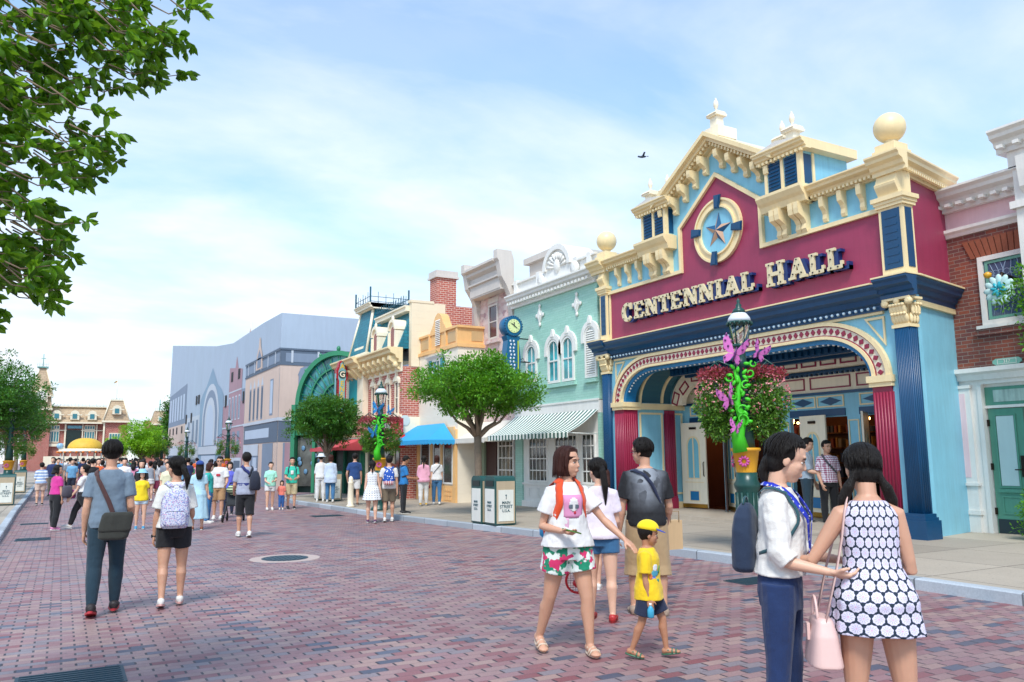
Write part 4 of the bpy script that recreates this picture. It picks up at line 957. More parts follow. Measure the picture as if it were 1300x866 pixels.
# ================================================================== pink stone building
def stone():
    t=NT('pink_stone'); P=t.pos(); S=t.sep(P); v=t.new('ShaderNodeTexVoronoi',feature='F1'); t.lk(t.comb(t.math('ADD',S[0],S[1]),t.math('MULTIPLY',S[2],1.6),0),v.inputs['Vector']); v.inputs['Scale'].default_value=4.2
    c=t.ramp(t.sep(v.outputs['Color'])[0],[(0.1,srgb('#d9c0bb')),(.4,srgb('#c39c98')),(.6,srgb('#ddcac3')),(.85,srgb('#b08c90'))]); v2=t.new('ShaderNodeTexVoronoi',feature='DISTANCE_TO_EDGE'); t.lk(t.comb(t.math('ADD',S[0],S[1]),t.math('MULTIPLY',S[2],1.6),0),v2.inputs['Vector']); v2.inputs['Scale'].default_value=4.2
    e=t.math('GREATER_THAN',v2.outputs[0],.03); t.base(t.mix(e,srgb('#cdbcb4'),c)); t.rough(.8); t.bump(t.math('ADD',e,t.noise(P,14,3).outputs[0]),.012,.7); return t.mat
STN=stone(); GREYW=paint('grey_white_paint','#cfc6bd',.5)
XP=13.05; b=thing('pink_stone_building','pink stone building with heavy grey cornice behind the hanging clock sign','building',(15,24.7,-.02))
m=MB(); m.box(XP,18,23.02,26.3,-.1,7.2); part(m,'wall',STN,b)
m=MB(); m.box(XP-.4,XP+.3,23.3,25.62,7.2,7.25); cornice_front(m,XP,23.33,25.62,[(0,7.25),(.42,7.25),(.42,7.62),(.5,7.64),(.5,7.7),(.42,7.72),(.42,7.9),(.56,8.0),(.56,8.1),(.7,8.16),(.7,8.24),(0,8.24)])
part(m,'cornice',GREYW,b)
for y in (23.2,25.75):
    m=MB(); pr=[(XP,6.2),(XP-.08,6.25),(XP-.12,6.6),(XP-.16,7.0),(XP-.3,7.3),(XP-.5,7.6),(XP-.58,8.1),(XP-.66,8.2),(XP-.66,8.5),(XP-.1,8.5),(XP,8.2)]
    m.prism(pr,y-.13,y+.13,'y'); part(m,'corbel',GREYW,b)
m=MB(); m.box(13.4,17,20.7,22.95,7.5,7.55) ; m.box(13.5,17,20.9,22.8,7.55,8.0); m.box(13.35,17,20.7,22.95,8.0,8.2); part(m,'set_back_block',GREYW,b)
m=MB(); m.box(XP-.02,XP+.0,24.2,24.95,6.95,7.15); part(m,'lintel',GREYW,b)
wq=window(b,XP-.01,24.2,24.9,5.65,6.9,GREYW,glassdark('dull_red_glass','#4a2b35',.15),.07,(1,2),proud=.04); m=MB(); m.box(XP-.12,XP,24.05,25.05,5.5,5.62); part(m,'sill',STN,wq)
# ground floor: green-grey siding with lantern, dark doorway, lattice window
m=MB(); m.box(XP-.12,XP-.001,25.1,26.3,-.1,2.5); part(m,'siding',siding('sage_siding','#8a9a83'),b)
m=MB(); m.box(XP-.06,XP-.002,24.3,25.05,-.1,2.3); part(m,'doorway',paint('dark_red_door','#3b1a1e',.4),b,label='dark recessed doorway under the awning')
window(b,XP-.03,23.1,24.2,.7,2.3,WHITE,INT,.06,(4,4),proud=.04,name='shop_window')
m=MB(); m.box(XP-.04,XP-.001,23.05,24.3,-.1,.66); part(m,'stall_riser',paint('brown_red','#6e3a3a',.5),b)
awning('awning','cream scalloped awning beside the blue one',b,XP-.13,23.1,26.2,2.75,2.15,1.0,paint('cream_canvas','#d9d2c6',.85),.16)
m=MB(); m.box(XP-.2,XP-.12,25.62,25.82,1.55,1.95); lt=part(m,'wall_lantern',paint('black_iron','#15181a',.4),b); m=MB(); m.box(XP-.28,XP-.2,25.65,25.79,1.6,1.85); part(m,'pane',paint('lantern_pane','#b8b2a0',.2),lt)
# hanging clock sign
ck=thing('clock_sign','tall blue hanging sign topped by a round clock with a pale green dial','sign',(12.3,21.9,4.2))
BL2=paint('sign_blue','#0f5f88',.35)
x,y=12.3,21.95
m=MB(); m.prism([(x-.22,4.15),(x+.22,4.15),(x+.27,4.6),(x+.2,5.2),(x+.26,5.35),(x-.26,5.35),(x-.2,5.2),(x-.27,4.6)],y-.12,y+.2,'y'); part(m,'sign_body',BL2,ck)
m=MB(); m.lathe((x,y+.04,5.66),[(.3,-.2),(.34,-.16),(.34,.16),(.3,.2)],28,M=Matrix.Rotation(PI/2,3,'X')); part(m,'clock_case',BL2,ck)
m=MB(); m.lathe((x,y-.17,5.66),[(.22,-.01),(.22,.01)],28,M=Matrix.Rotation(PI/2,3,'X')); dl=part(m,'dial',paint('dial_green','#dfe9a8',.4),ck)
m=MB(); m.box(x-.012,x+.012,y-.2,y-.185,5.64,5.78); m.prism([(x,5.66),(x+.1,5.58),(x+.11,5.6),(x,5.68)],y-.2,y-.185,'y'); m.prism([(x,5.66),(x-.11,5.73),(x-.1,5.75),(x,5.69)],y-.2,y-.185,'y')
for k in range(12): a=2*PI*k/12; m.ell((x+.18*math.cos(a),y-.185,5.66+.18*math.sin(a)),(.012,.008,.012),6,4)
part(m,'hands',paint('ink','#20283a',.4),dl)
m=MB()
for k in range(24): a=2*PI*k/24; m.ell((x+.32*math.cos(a),y-.14,5.66+.32*math.sin(a)),(.03,.03,.03),6,5)
part(m,'bulbs',NAVY,ck)
m=MB(); 
for k in range(9):
    for c_ in (-.1,.02): m.ell((x+c_+.02*math.sin(k*2),y-.125,4.3+k*.11),(.035,.012,.04),7,5)
part(m,'scroll_ornament',paint('ornament_pale','#d5dbe6',.4),ck)
m=MB(); m.box(x+.15,x+.19,y-.135,y-.122,4.2,5.2); part(m,'edge_stripe',paint('lime','#b5c23a',.4),ck)
m=MB(); m.tube([(x+.2,y+.05,4.55),(13.0,y+.05,4.55)],.02,6); m.tube([(x+.2,y+.05,5.3),(13.0,y+.05,5.3)],.02,6); m.tube([(x+.3,y+.05,4.55),(x+.45,y+.05,4.68),(x+.5,y+.05,4.55)],.012,6); part(m,'bracket',paint('black_iron','#15181a',.4),ck)
# ================================================================== peach building with the blue awning
PEACH=paint('peach_paint','#eebb7c',.5); CRB=siding('cream_block','#efe4d0',.3)
XQ=12.0; Y0,Y1=25.3,28.8
b=thing('peach_trimmed_building','cream building with peach orange parapet and bright blue awning','building',(14,27,-.02))
m=MB(); m.box(XQ,18,Y0,Y1,-.1,5.45); part(m,'wall',CRB,b)
m=MB(); m.box(XQ-.06,14.5,Y0-.06,Y1,5.42,5.55); m.box(XQ+.04,XQ+.3,Y0+.04,Y1,5.55,6.12); m.box(XQ+.3,14.5,Y0+.04,Y0+.3,5.55,6.12); m.box(XQ-.04,XQ+.34,Y0-.04,26.35,6.12,6.2); m.box(XQ-.04,XQ+.34,27.85,Y1,6.12,6.2); m.box(XQ+.34,14.5,Y0-.04,Y0+.34,6.12,6.2)
yc=27.05; m.prism([(yc-.9,6.12),(yc-.75,6.2),(yc-.45,6.5),(yc-.3,6.75),(yc-.15,6.86),(yc,6.9),(yc+.15,6.86),(yc+.3,6.75),(yc+.45,6.5),(yc+.75,6.2),(yc+.9,6.12)],XQ+.0,XQ+.32,'x')
m.box(XQ-.02,XQ+.04,Y0+.03,Y0+.15,5.55,6.12); m.box(XQ-.02,XQ+.04,26.3,26.42,5.55,6.12); m.box(XQ-.02,XQ+.04,27.8,27.92,5.55,6.12)
pa=part(m,'parapet',PEACH,b)
m=MB(); TAN=paint('tan_panel','#c9a778',.5); m.box(XQ+.02,XQ+.039,Y0+.25,26.2,5.65,6.02); m.box(XQ+.02,XQ+.039,28.0,28.7,5.65,6.02); m.box(12.55,13.0,Y0+.02,Y0+.039,5.66,6.02); part(m,'panel',TAN,pa)
m=MB(); 
for k in range(14): m.prism([(XQ-.002,5.68+k*.07),(XQ-.04,5.68+k*.07),(XQ-.002,5.73+k*.07)],yc-.2,yc+.2,'y')
part(m,'louvre',WHITE,pa)
wq=window(b,XQ,26.75,27.5,4.1,5.15,WHITE,CURT,.07,(2,1),proud=.04); 
for y0 in (26.45,27.5):
    m=MB(); m.box(XQ-.04,XQ-.001,y0,y0+.3,4.1,5.15); 
    for k in range(12): m.box(XQ-.055,XQ-.04,y0+.04,y0+.26,4.15+k*.08,4.19+k*.08)
    part(m,'shutter',paint('teal_shutter','#2f9aa6',.4),wq)
m=MB(); cornice_front(m,XQ,26.3,27.95,cprof(5.15,5.3,.14)); part(m,'window_hood',WHITE,wq)
for y0,y1 in ((Y0,Y0+.22),(26.45,26.6),(27.35,27.5),(Y1-.25,Y1)):
    m=MB(); m.box(XQ-.08,XQ-.001,y0,y1,-.1,2.5); part(m,'pilaster',PEACH,b)
m=MB(); m.box(XQ-.05,XQ-.001,Y0+.22,Y1-.25,-.1,.55); m.box(XQ-.05,XQ-.001,Y0+.22,Y1-.25,2.2,2.6)
for k in range(3):
    for j in range(3): m.box(XQ-.07,XQ-.05,25.7+k*.2,25.85+k*.2,.05+j*.15,.15+j*.15)
part(m,'stall_riser',PEACH,b)
for y0,y1 in ((25.6,26.4),(26.65,27.3),(27.6,28.5)): window(b,XQ-.03,y0,y1,.6,2.2,WHITE,INT,.06,(1,1),proud=.03,name='shop_window')
BLUEC=paint('blue_canvas','#2f9fd6',.7,.08)
m=MB(); zt,zb=2.75,2.14; xo=XQ-1.1; y0,y1=25.35,29.1
m.add([(XQ-.09,y0+.9,zt),(XQ-.09,y1-.4,zt),(xo,y1,zb),(xo,y0,zb),(XQ-.09,y0,zb)],[(0,1,2,3),(0,3,4)])
ns=24
for k in range(ns): 
    a=y0+(y1-y0)*k/ns; w=(y1-y0)/ns; m.prism([(a,zb),(a+w,zb)]+[(a+w-w*i/5,zb-.12-.05*math.sin(PI*i/5)) for i in range(6)],xo-.005,xo+.002,'x')
for k in range(7): a=xo+k*.145; m.prism([(a,zb),(a+.145,zb)]+[(a+.145-.145*i/5,zb-.12-.05*math.sin(PI*i/5)) for i in range(6)],y0-.004,y0+.003,'y')
part(m,'awning',BLUEC,b,label='bright blue hipped awning',fix=False)
# ================================================================== red brick building with teal mansard
BR1=bricks('red_brick','#b55f4d','#a54f44','#d8c3b5',.23,.085,.016)
XM=11.3; Y0,Y1=28.8,35.3
TEAL=bricks('teal_slate','#14788a','#0f6a7d','#0b4b58',.3,.13,.012,bumpd=.006,rough=.5)
b=thing('mansard_brick_building','red brick and cream building with teal slate mansard, roof cresting and chimney','building',(13.5,32,-.02))
m=MB(); m.box(XM,18,Y0+.03,Y1,-.1,5.05); part(m,'wall',BR1,b)
m=MB(); m.box(XM+.35,13.1,Y0+.0,Y0+.25,5.05,7.62); m.box(XM+.3,12.6,Y0-.02,Y0+.27,7.6,7.7); m.box(12.0,12.35,Y0-.012,Y0+.01,4.4,6.4); part(m,'side_wall',siding('cream_side','#efe0c2',.28),b,label='cream party wall stepping up beside the brick one')
m=MB(); m.box(12.32,14.9,Y0+.02,Y0+.3,5.05,7.6); m.box(12.1,12.32,Y0+.02,Y0+.3,6.0,7.2) ; part(m,'party_wall',BR1,b)
m=MB(); m.box(12.75,13.6,Y0+.04,Y0+.75,7.6,8.72); ch=part(m,'chimney',BR1,b); m=MB(); m.box(12.66,13.7,Y0-.04,Y0+.83,8.72,8.8); m.box(12.7,13.66,Y0,Y0+.79,8.8,9.02); part(m,'chimney_cap',GREYW,ch)
# cream base band, fascia
m=MB(); m.box(XM-.05,XM-.001,Y0,32.7,2.4,3.1); m.box(XM-.08,XM-.001,Y0,32.7,3.1,3.18); m.box(XM-.04,XM-.001,Y0,32.7,4.85,5.2); m.box(XM-.05,12.0,Y0-.05,Y0+.0,2.4,3.1); part(m,'band',CREAMW,b)
# cornice and mansard over the brick bays
m=MB(); cornice_front(m,XM,Y0+.0,33.0,cprof(5.2,5.78,.62)); co=part(m,'cornice',CREAM,b)
for k in range(7):
    y=29.05+k*.6; m=MB(); m.prism([(XM,4.9),(XM-.12,4.95),(XM-.3,5.15),(XM-.5,5.3),(XM-.5,5.45),(XM,5.45)],y-.1,y+.1,'y'); m.lathe((XM-.2,y,5.12),[(.02,-.11),(.12,-.1),(.12,.1),(.02,.11)],12,M=Matrix.Rotation(PI/2,3,'X')); part(m,'corbel',CREAM,co)
m=MB(); m.prism([(XM-.1,5.78),(XM+.5,7.3),(XM+2,7.3),(XM+2,5.78)],Y0+.26,32.9,'y'); part(m,'mansard_roof',TEAL,b)
m=MB(); m.box(XM+.2,XM+.9,Y0+.25,32.6,7.28,7.44); m.box(XM+.14,XM+.9,Y0+.25,32.6,7.44,7.5); part(m,'eaves',CREAMW,b)
def railing(mb,x0,y0,x1,y1,z,h,step,spike=.06):
    L=math.hypot(x1-x0,y1-y0); n=max(1,int(L/step))
    for k in range(n+1):
        t=k/n; x=x0+(x1-x0)*t;y=y0+(y1-y0)*t; mb.tube([(x,y,z),(x,y,z+h*(1 if k%2 else .8))],.013,5); 
        if k%2: mb.ell((x,y,z+h+spike*.5),(.02,.02,spike),6,5)
    for zz in (z+.06,z+h*.55): mb.tube([(x0,y0,zz),(x1,y1,zz)],.014,5)
IRON=paint('teal_iron','#1c5566',.4)
m=MB(); railing(m,XM+.2,Y0+.35,XM+.2,32.4,7.5,.32,.14,.08); part(m,'roof_cresting',IRON,b)
for yc in (29.6,31.6):
    m=MB(); A=[(yc-.32,5.78),(yc-.32,6.55)]+[(yc-.32*math.cos(PI*i/10),6.55+.34*math.sin(PI*i/10)) for i in range(1,10)]+[(yc+.32,6.55),(yc+.32,5.78)]
    m.prism(A,XM-.12,XM+.5,'x'); o=[(yc-.42*math.cos(PI*i/10),6.55+.44*math.sin(PI*i/10)) for i in range(11)]; i_=[(yc-.3*math.cos(PI*i/10),6.55+.32*math.sin(PI*i/10)) for i in range(11)]; m.band(o,i_,XM-.2,XM+.45,'x'); m.ell((XM-.12,yc,7.02),(.06,.1,.12),8,6)
    m.box(XM-.18,XM+.2,yc-.42,yc-.3,5.78,6.5); m.box(XM-.18,XM+.2,yc+.3,yc+.42,5.78,6.5)
    d=part(m,'dormer',CREAMW,b); m=MB(); A=[(yc-.17,5.9),(yc-.17,6.5)]+[(yc-.17*math.cos(PI*i/8),6.5+.18*math.sin(PI*i/8)) for i in range(1,8)]+[(yc+.17,6.5),(yc+.17,5.9)]; m.prism(A,XM-.14,XM-.121,'x'); part(m,'pane',paint('brick_pane','#8f4b40',.4),d)
# windows in the brick bays
for yc in (29.3,30.2,31.1,32.0):
    wq=window(b,XM-.005,yc-.2,yc+.2,3.2,4.5,CREAMW,glassdark('dull_red_glass','#4a2b35',.15),.06,(1,2),proud=.05)
    m=MB(); m.prism([(yc-.3,4.4),(yc-.3,4.55),(yc-.18,4.66),(yc-.07,4.7),(yc,4.88),(yc+.07,4.7),(yc+.18,4.66),(yc+.3,4.55),(yc+.3,4.4),(yc+.22,4.5),(yc-.22,4.5)],XM-.1,XM-.002,'x'); m.box(XM-.1,XM,yc-.27,yc+.27,3.12,3.2); part(m,'window_hood',CREAMW,wq)
# corner tower bay
m=MB(); m.box(XM-.25,18,32.75,35.3,2.3,5.25); part(m,'tower_wall',CREAMW,b)
m=MB(); m.box(XM-.262,XM-.251,33.5,34.6,3.35,5.0); m.box(11.3,12,32.735,32.749,3.35,5); part(m,'shutter_panel',paint('teal_panel','#1f9fa8',.4),b)
m=MB(); m.box(XM-.36,XM-.2,32.7,35.3,2.95,3.1); m.box(XM-.3,XM-.25,32.9,35.1,2.45,2.9); cornice_front(m,XM-.25,32.6,35.7,cprof(5.2,5.8,.6)); cornice_side(m,32.75,XM-.25,XM,cprof(5.2,5.8,.2))
for k in range(5): m.prism([(XM-.25,4.9),(XM-.4,5.0),(XM-.7,5.3),(XM-.25,5.3)],32.95+k*.55,33.12+k*.55,'y')
part(m,'tower_cornice',CREAM,b)
m=MB(); 
def frust(mb,x0,x1,y0,y1,z0,z1,k): 
    mb.add([(x0,y0,z0),(x1,y0,z0),(x1,y1,z0),(x0,y1,z0),(x0+k,y0+k,z1),(x1-k,y0+k,z1),(x1-k,y1-k,z1),(x0+k,y1-k,z1)],[(0,3,2,1),(4,5,6,7),(0,1,5,4),(1,2,6,5),(2,3,7,6),(3,0,4,7)])
frust(m,XM-.1,13.6,32.8,35.2,6.05,8.1,.42); part(m,'tower_roof',TEAL,b)
m=MB(); m.box(XM-.2,13.7,32.7,35.3,5.8,6.05); m.box(XM-.05,XM+.3,33.4,34.6,6.05,6.4)
for (x,y) in ((XM-.1,32.8),(XM-.1,35.2),(13.6,32.8)):
    sx_=.42 if x<12 else -.42; sy=.42 if y<34 else -.42; m.tube([(x,y,6.05),(x+sx_,y+sy,8.1)],.07,4)
cornice_front(m,XM+.3,32.95,35.05,cprof(8.05,8.3,.3,-1.5)); m.box(XM+.1,13.3,32.95,35.05,8.1,8.3); part(m,'tower_trim',CREAMW,b)
m=MB(); 
for q in ((XM+.1,33.0,XM+.1,35.0),(XM+.1,33.0,13.2,33.0),(13.2,33,13.2,35.0),(XM+.1,35.0,13.2,35.0)): railing(m,*q,8.3,.5,.3,.0)
for (x,y) in ((XM+.1,33.0),(XM+.1,35.0),(13.2,33)): m.box(x-.03,x+.03,y-.03,y+.03,8.3,9.0)
part(m,'roof_railing',IRON,b)
# marquee sign + red awnings + green posts, dark doorway
m=MB(); m.box(XM-.5,XM-.06,28.5,32.7,2.42,3.02); mq=part(m,'marquee',paint('marquee_red','#a8202c',.35),b)
m=MB(); m.box(XM-.512,XM-.501,28.7,31.4,2.52,2.92); part(m,'marquee_panel',paint('marquee_green','#1f5f5a',.4),mq)
m=MB(); text_on(m,'ART of ANIMATION',.34,TR(XM-.517,30.05,2.72)@MFX,0,.004,.006,1.0,.86); part(m,'lettering',WHITE,mq)
m=MB()
for k in range(30): 
    y=28.56+k*.14
    for z in (2.46,2.98): m.ell((XM-.505,y,z),(.02,.025,.025),6,4)
part(m,'bulbs',paint('bulb_pink','#f4c9c0',.3),mq)
REDC=paint('red_canvas','#d3262e',.7,.1)
awning('awning','small red awning under the marquee',b,XM-.06,28.3,29.4,2.4,2.0,.5,REDC)
awning('awning','faded red scalloped awning by the green posts',b,XM-.26,32.6,36.0,2.35,1.95,1.3,paint('faded_red_canvas','#cc5058',.7,.1))
DGRN=paint('dark_green_paint','#0f5a43',.4)
m=MB(); 
for y in (29.5,31.0,32.6): m.box(XM-.1,XM-.001,y-.09,y+.09,-.1,2.4)
part(m,'pilaster',CREAMW,b)
m=MB(); m.box(XM-.04,XM-.002,28.95,32.6,-.1,2.4); part(m,'shop_window',INT,b)
m=MB(); m.box(XM-.3,XM-.1,32.72,32.9,-.1,2.3); m.box(XM-.3,XM-.1,34.9,35.1,-.1,2.3); m.box(XM-.3,XM-.24,32.72,35.3,2.1,2.35); part(m,'post',DGRN,b)
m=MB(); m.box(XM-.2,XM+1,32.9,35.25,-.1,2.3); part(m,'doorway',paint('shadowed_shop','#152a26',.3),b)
# round number roundel
m=MB(); m.lathe((XM+.1,28.745,2.95),[(.2,-.02),(.2,.02)],20,M=Matrix.Rotation(PI/2,3,'X')); part(m,'roundel',paint('roundel','#c8d3cf',.4),b)
# ================================================================== market building with the green iron arch
mk=thing('market_building','dark green market building with a big glazed iron fan arch','building',(10.85,35.7,-.02),R(-41.9))
TG=glassdark('teal_glass','#2a7f86',.15); MG=paint('market_green','#2c7f5c',.4)
m=MB(); m.box(-2.15,2.4,.4,7,0,4.0); m.prism([(2.0*math.cos(PI*i/16),4.0+2.4*math.sin(PI*i/16)) for i in range(17)],.6,7,'y'); part(m,'wall',paint('market_dark','#1d3f38',.5),mk,True)
el=lambda a,b,z0=4.0,n=28:[(-a*math.cos(PI*i/n),z0+b*math.sin(PI*i/n)) for i in range(n+1)]
m=MB(); m.band(el(2.05,2.45),el(1.86,2.24),-.12,.6,'y'); m.box(-2.1,2.2,-.1,.4,3.82,4.0); m.ell((0,0,6.55),(.1,.1,.14),8,6); m.box(-2.18,-1.98,-.2,.3,0,4.0)
for i in (6,10,18,22):
    p=el(2.05,2.45)[i]; m.ell((p[0],0,p[1]+.06),(.08,.08,.1),8,6)
ar=part(m,'iron_arch',MG,mk,True)
m=MB(); m.band(el(1.4,1.7),el(1.34,1.64),-.03,.06,'y'); m.band(el(.8,1.0),el(.74,.94),-.03,.06,'y')
for i in range(1,14):
    a=PI*i/14; m.tube([(-.2*math.cos(a),0,4+.2*math.sin(a)),(-1.9*math.cos(a),0,4+2.28*math.sin(a))],.022,5)
    a2=a+PI/28; m.tube([(-1.37*math.cos(a),0,4+1.67*math.sin(a)),(-1.6*math.cos(a2),0,4+1.95*math.sin(a2)),(-1.37*math.cos(a+PI/14),0,4+1.67*math.sin(a+PI/14))],.016,5)
part(m,'tracery',MG,ar,True)
m=MB(); m.prism(el(1.86,2.24),.1,.12,'y'); part(m,'pane',TG,ar,True)
m=MB(); 
for x in (-1.1,-.2,.7): m.box(x-.07,x+.07,-.05,.3,0,3.0)
m.box(-2.0,2,-.08,.3,2.6,2.85); m.box(-2,2,-.06,.3,3.3,3.45); part(m,'post',MG,mk,True)
m=MB(); 
for k in range(9): m.tube([(-1.9+.4*k,-.02,2.85),(-1.7+.4*k,-.02,3.3),(-1.5+.4*k,-.02,2.85)],.018,5)
part(m,'fretwork',MG,mk,True)
m=MB(); m.box(-1.95,-1.2,.1,.14,.3,2.5); m.box(-1.0,-.3,.1,.14,.3,2.5); part(m,'shop_window',glassdark('lit_shop_glass','#4d4f4a',.1),mk,True)
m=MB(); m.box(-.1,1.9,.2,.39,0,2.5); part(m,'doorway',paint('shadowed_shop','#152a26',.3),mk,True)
random.seed(9); m=MB()
for k in range(9): m.ell((random.uniform(-1.85,-.4),.05,random.uniform(.8,2.2)),(.1,.03,.12),8,6)
part(m,'hanging_goods',paint('goods_blue','#5f88a8',.5),mk,True)
vs_=thing('vertical_sign','tall narrow sign with red bulb border, pale blue face and round letter G','sign',(10.49,34.05,3.2))
m=MB(); x=10.49
prf=[(x-.14,3.2),(x+.14,3.2),(x+.19,3.4),(x+.19,4.9),(x+.25,5.0),(x+.25,5.35),(x+.17,5.5),(x+.12,5.72),(x,5.8),(x-.12,5.72),(x-.17,5.5),(x-.25,5.35),(x-.25,5.0),(x-.19,4.9),(x-.19,3.4)]
m.prism(prf,33.9,34.2,'y'); part(m,'sign_body',paint('marquee_red','#a8202c',.35),vs_)
m=MB(); m.prism([((p[0]-x)*.68+x,(p[1]-4.5)*.93+4.5) for p in prf],33.88,33.899,'y'); m.box(10.235,10.239,33.95,34.15,3.3,5.2) ; f_=part(m,'sign_face',paint('sign_pale_blue','#7fb3b8',.4),vs_)
m=MB()
for i,p in enumerate(prf):
    q=prf[(i+1)%len(prf)]; L0=math.hypot(q[0]-p[0],q[1]-p[1]); n=max(1,int(L0/.1))
    for k in range(n): t=k/n; m.ell((p[0]+(q[0]-p[0])*t*.97,33.89,(p[1]+(q[1]-p[1])*t-4.5)*.98+4.5),(.022,.022,.022),6,4)
part(m,'bulbs',paint('bulb_crimson','#c51f3f',.3),vs_)
m=MB(); text_on(m,'A',.3,TR(x,33.875,5.5)@MFY,0,.004,.01); 
for k,ch in enumerate('ENERAL'): text_on(m,ch,.3,TR(x,33.875,4.75-k*.25)@MFY,0,.004,.01)
part(m,'lettering',paint('gold_letter','#d9b84a',.4),vs_)
m=MB(); m.lathe((x,33.87,5.15),[(.17,-.01),(.17,.01)],20,M=Matrix.Rotation(PI/2,3,'X')); r_=part(m,'letter_roundel',paint('sign_dark','#1f3d38',.4),vs_); m=MB(); text_on(m,'G',.34,TR(x,33.855,5.15)@MFY,0,.004,.008); part(m,'lettering',CREAMW,r_)
m=MB(); m.tube([(x+.2,34.05,3.5),(11.1,34.05,3.5)],.025,6); m.tube([(x+.22,34.05,5.0),(11.1,34.05,5.0)],.025,6); part(m,'bracket',WHITE,vs_)
# ================================================================== printed hoarding round a building site
XH=10.4; YC=45.2
def sheetmat(name,c,var=.05):
    return paint(name,c,.8,var,.001,.5)
S0=sheetmat('sheet_sky','#a9b8c9',.08); hb=thing('printed_hoarding','tall pale blue construction hoarding printed with a row of old shopfronts','hoarding',(10.5,70,-.15))
m=MB(); top=[(YC,9.72),(50,9.85),(60,9.86),(67.5,10.57),(98.5,14.48)]
m.prism([(YC,-.2)]+top+[(98.5,-.2)],XH,XH+.15,'x'); m.prism([(XH+.15,-.2),(XH+.15,9.72),(24,9.72),(24,-.2)],YC,YC+.15,'y'); part(m,'scrim',S0,hb)
cols={'cr':sheetmat('print_cream','#cfb9ac',.1),'gr':sheetmat('print_grey','#7f8ea2',.1),'sl':sheetmat('print_slate','#5c6b7d',.1),'pk':sheetmat('print_pink','#a98993',.12),'bl':sheetmat('print_blue','#86a0b6',.1),'wh':sheetmat('print_white','#bfc7d1',.1),'dk':paint('vent_black','#1b1d24',.7),'lt':sheetmat('print_pale','#b5c3d4')}
layers={}
lay=[0.0]
def pr_(c,*a,d=.01,name='printed_shape'): # quad list y0,y1,z0,z1
    layers.setdefault((c,d),MB()).box(XH-d-.004,XH-d,*a)
def pp_(c,pts,d=.01): layers.setdefault((c,d),MB()).prism(pts,XH-d-.004,XH-d,'x')
def ps_(c,x0,x1,z0,z1,d=.01): layers.setdefault((c,d),MB()).box(x0,x1,YC-d-.004,YC-d,z0,z1)
# cream corner building
pr_('cr',YC+.02,54.8,-.15,6.85); ps_('cr',XH,20,-.15,6.85); pr_('sl',YC+.02,54.8,6.85,7.62); ps_('sl',XH,20,6.85,7.62); pr_('gr',YC+.02,54.8,6.95,7.45,d=.02); ps_('gr',XH+.3,19.5,6.95,7.45,.02)
pr_('sl',YC-.05,54.9,7.62,7.72,d=.05); ps_('sl',XH-.06,20,7.62,7.72,.05); pr_('sl',YC-.03,54.9,6.75,6.86,d=.04); ps_('sl',XH-.04,20,6.75,6.86,.04)
for k in range(5): 
    y=46.2+k*1.9; pr_('wh',y,y+.16,6.9,7.6,d=.03)
for k in range(4): x=11+k*1.5; ps_('wh',x,x+.12,6.9,7.6,.03)
pp_('cr',[(49.6,7.0),(49.8,7.9),(50.3,8.4),(50.45,9.0),(50.75,9.0),(50.9,8.4),(51.4,7.9),(51.6,7.0)],.04); pp_('gr',[(50.1,7.1),(50.1,7.8),(50.6,8.25),(51.1,7.8),(51.1,7.1)],.05)
for k in range(4): y=49.3+k*1.15; pr_('gr',y,y+.5,3.9,5.9,d=.02); pr_('sl',y+.08,y+.42,4.0,5.8,d=.03); pp_('wh',[(y-.06,5.95),(y+.25,6.5),(y+.56,5.95)],.02)
pr_('gr',46.6,47.4,4.0,6.1,d=.02); pr_('lt',46.7,47.3,4.1,6.0,d=.03)
ps_('gr',11.45,12.5,4.3,6.2,.03); ps_('sl',11.62,12.32,4.45,6.0,.04); ps_('lt',11.72,12.22,4.6,5.9,.05)
layers.setdefault(('gr',.03),MB()).prism([(11.4,6.2),(11.55,6.6),(11.95,6.8),(12.35,6.6),(12.5,6.2)],YC-.036,YC-.03,'y')
pr_('sl',YC,54.6,2.45,3.6,d=.03); pr_('lt',47.3,54.2,2.75,3.3,d=.04); ps_('sl',XH,20,2.45,3.6,.03); pr_('wh',YC-.02,54.8,3.62,3.8,d=.06); ps_('wh',XH-.07,20,3.62,3.8,.06)
pr_('wh',50,54.5,1.7,2.4,d=.05); pr_('gr',46.2,48.9,-.1,2.4,d=.03); pr_('gr',50,54.3,-.1,1.7,d=.03); pr_('lt',50.4,51.5,.3,1.6,d=.04); pr_('lt',52.2,53.8,.3,1.6,d=.04)
ps_('gr',XH+.3,13.5,-.1,2.4,.03); ps_('pk',XH+.4,XH+.9,-.1,2.4,.04)
# pink tower group
pr_('pk',54.9,63,-.15,5.4); pp_('pk',[(56,5.4),(56,7.6),(57.5,7.8),(58.2,8.7),(58.6,7.9),(60.8,8.1),(60.8,5.4)],.02); pr_('gr',54.9,56,5.4,6.2,d=.015); pr_('wh',56,60.8,6.2,6.3,d=.03); pr_('wh',54.9,63,3.7,3.8,d=.03)
for y in (56.4,57.6,58.8,60.0): pr_('wh',y,y+.6,4.2,5.9,d=.025); pr_('gr',y+.1,y+.5,4.3,5.8,d=.03)
for k in range(3): pr_('gr',56.2+k*1.7,57.1+k*1.7,1.9,3.4,d=.02)
for y in (56.7,59.3): pr_('dk',y,y+.75,7.0,7.7,d=.04)
pr_('dk',55.0,55.5,5.2,6.0,d=.04); pr_('dk',61.6,62.3,5.3,6.2,d=.04)
pr_('wh',55.3,62.6,.2,1.6,d=.03); pr_('sl',55.6,57.8,-.1,1.4,d=.04); pr_('sl',59,62,-.1,1.4,d=.04)
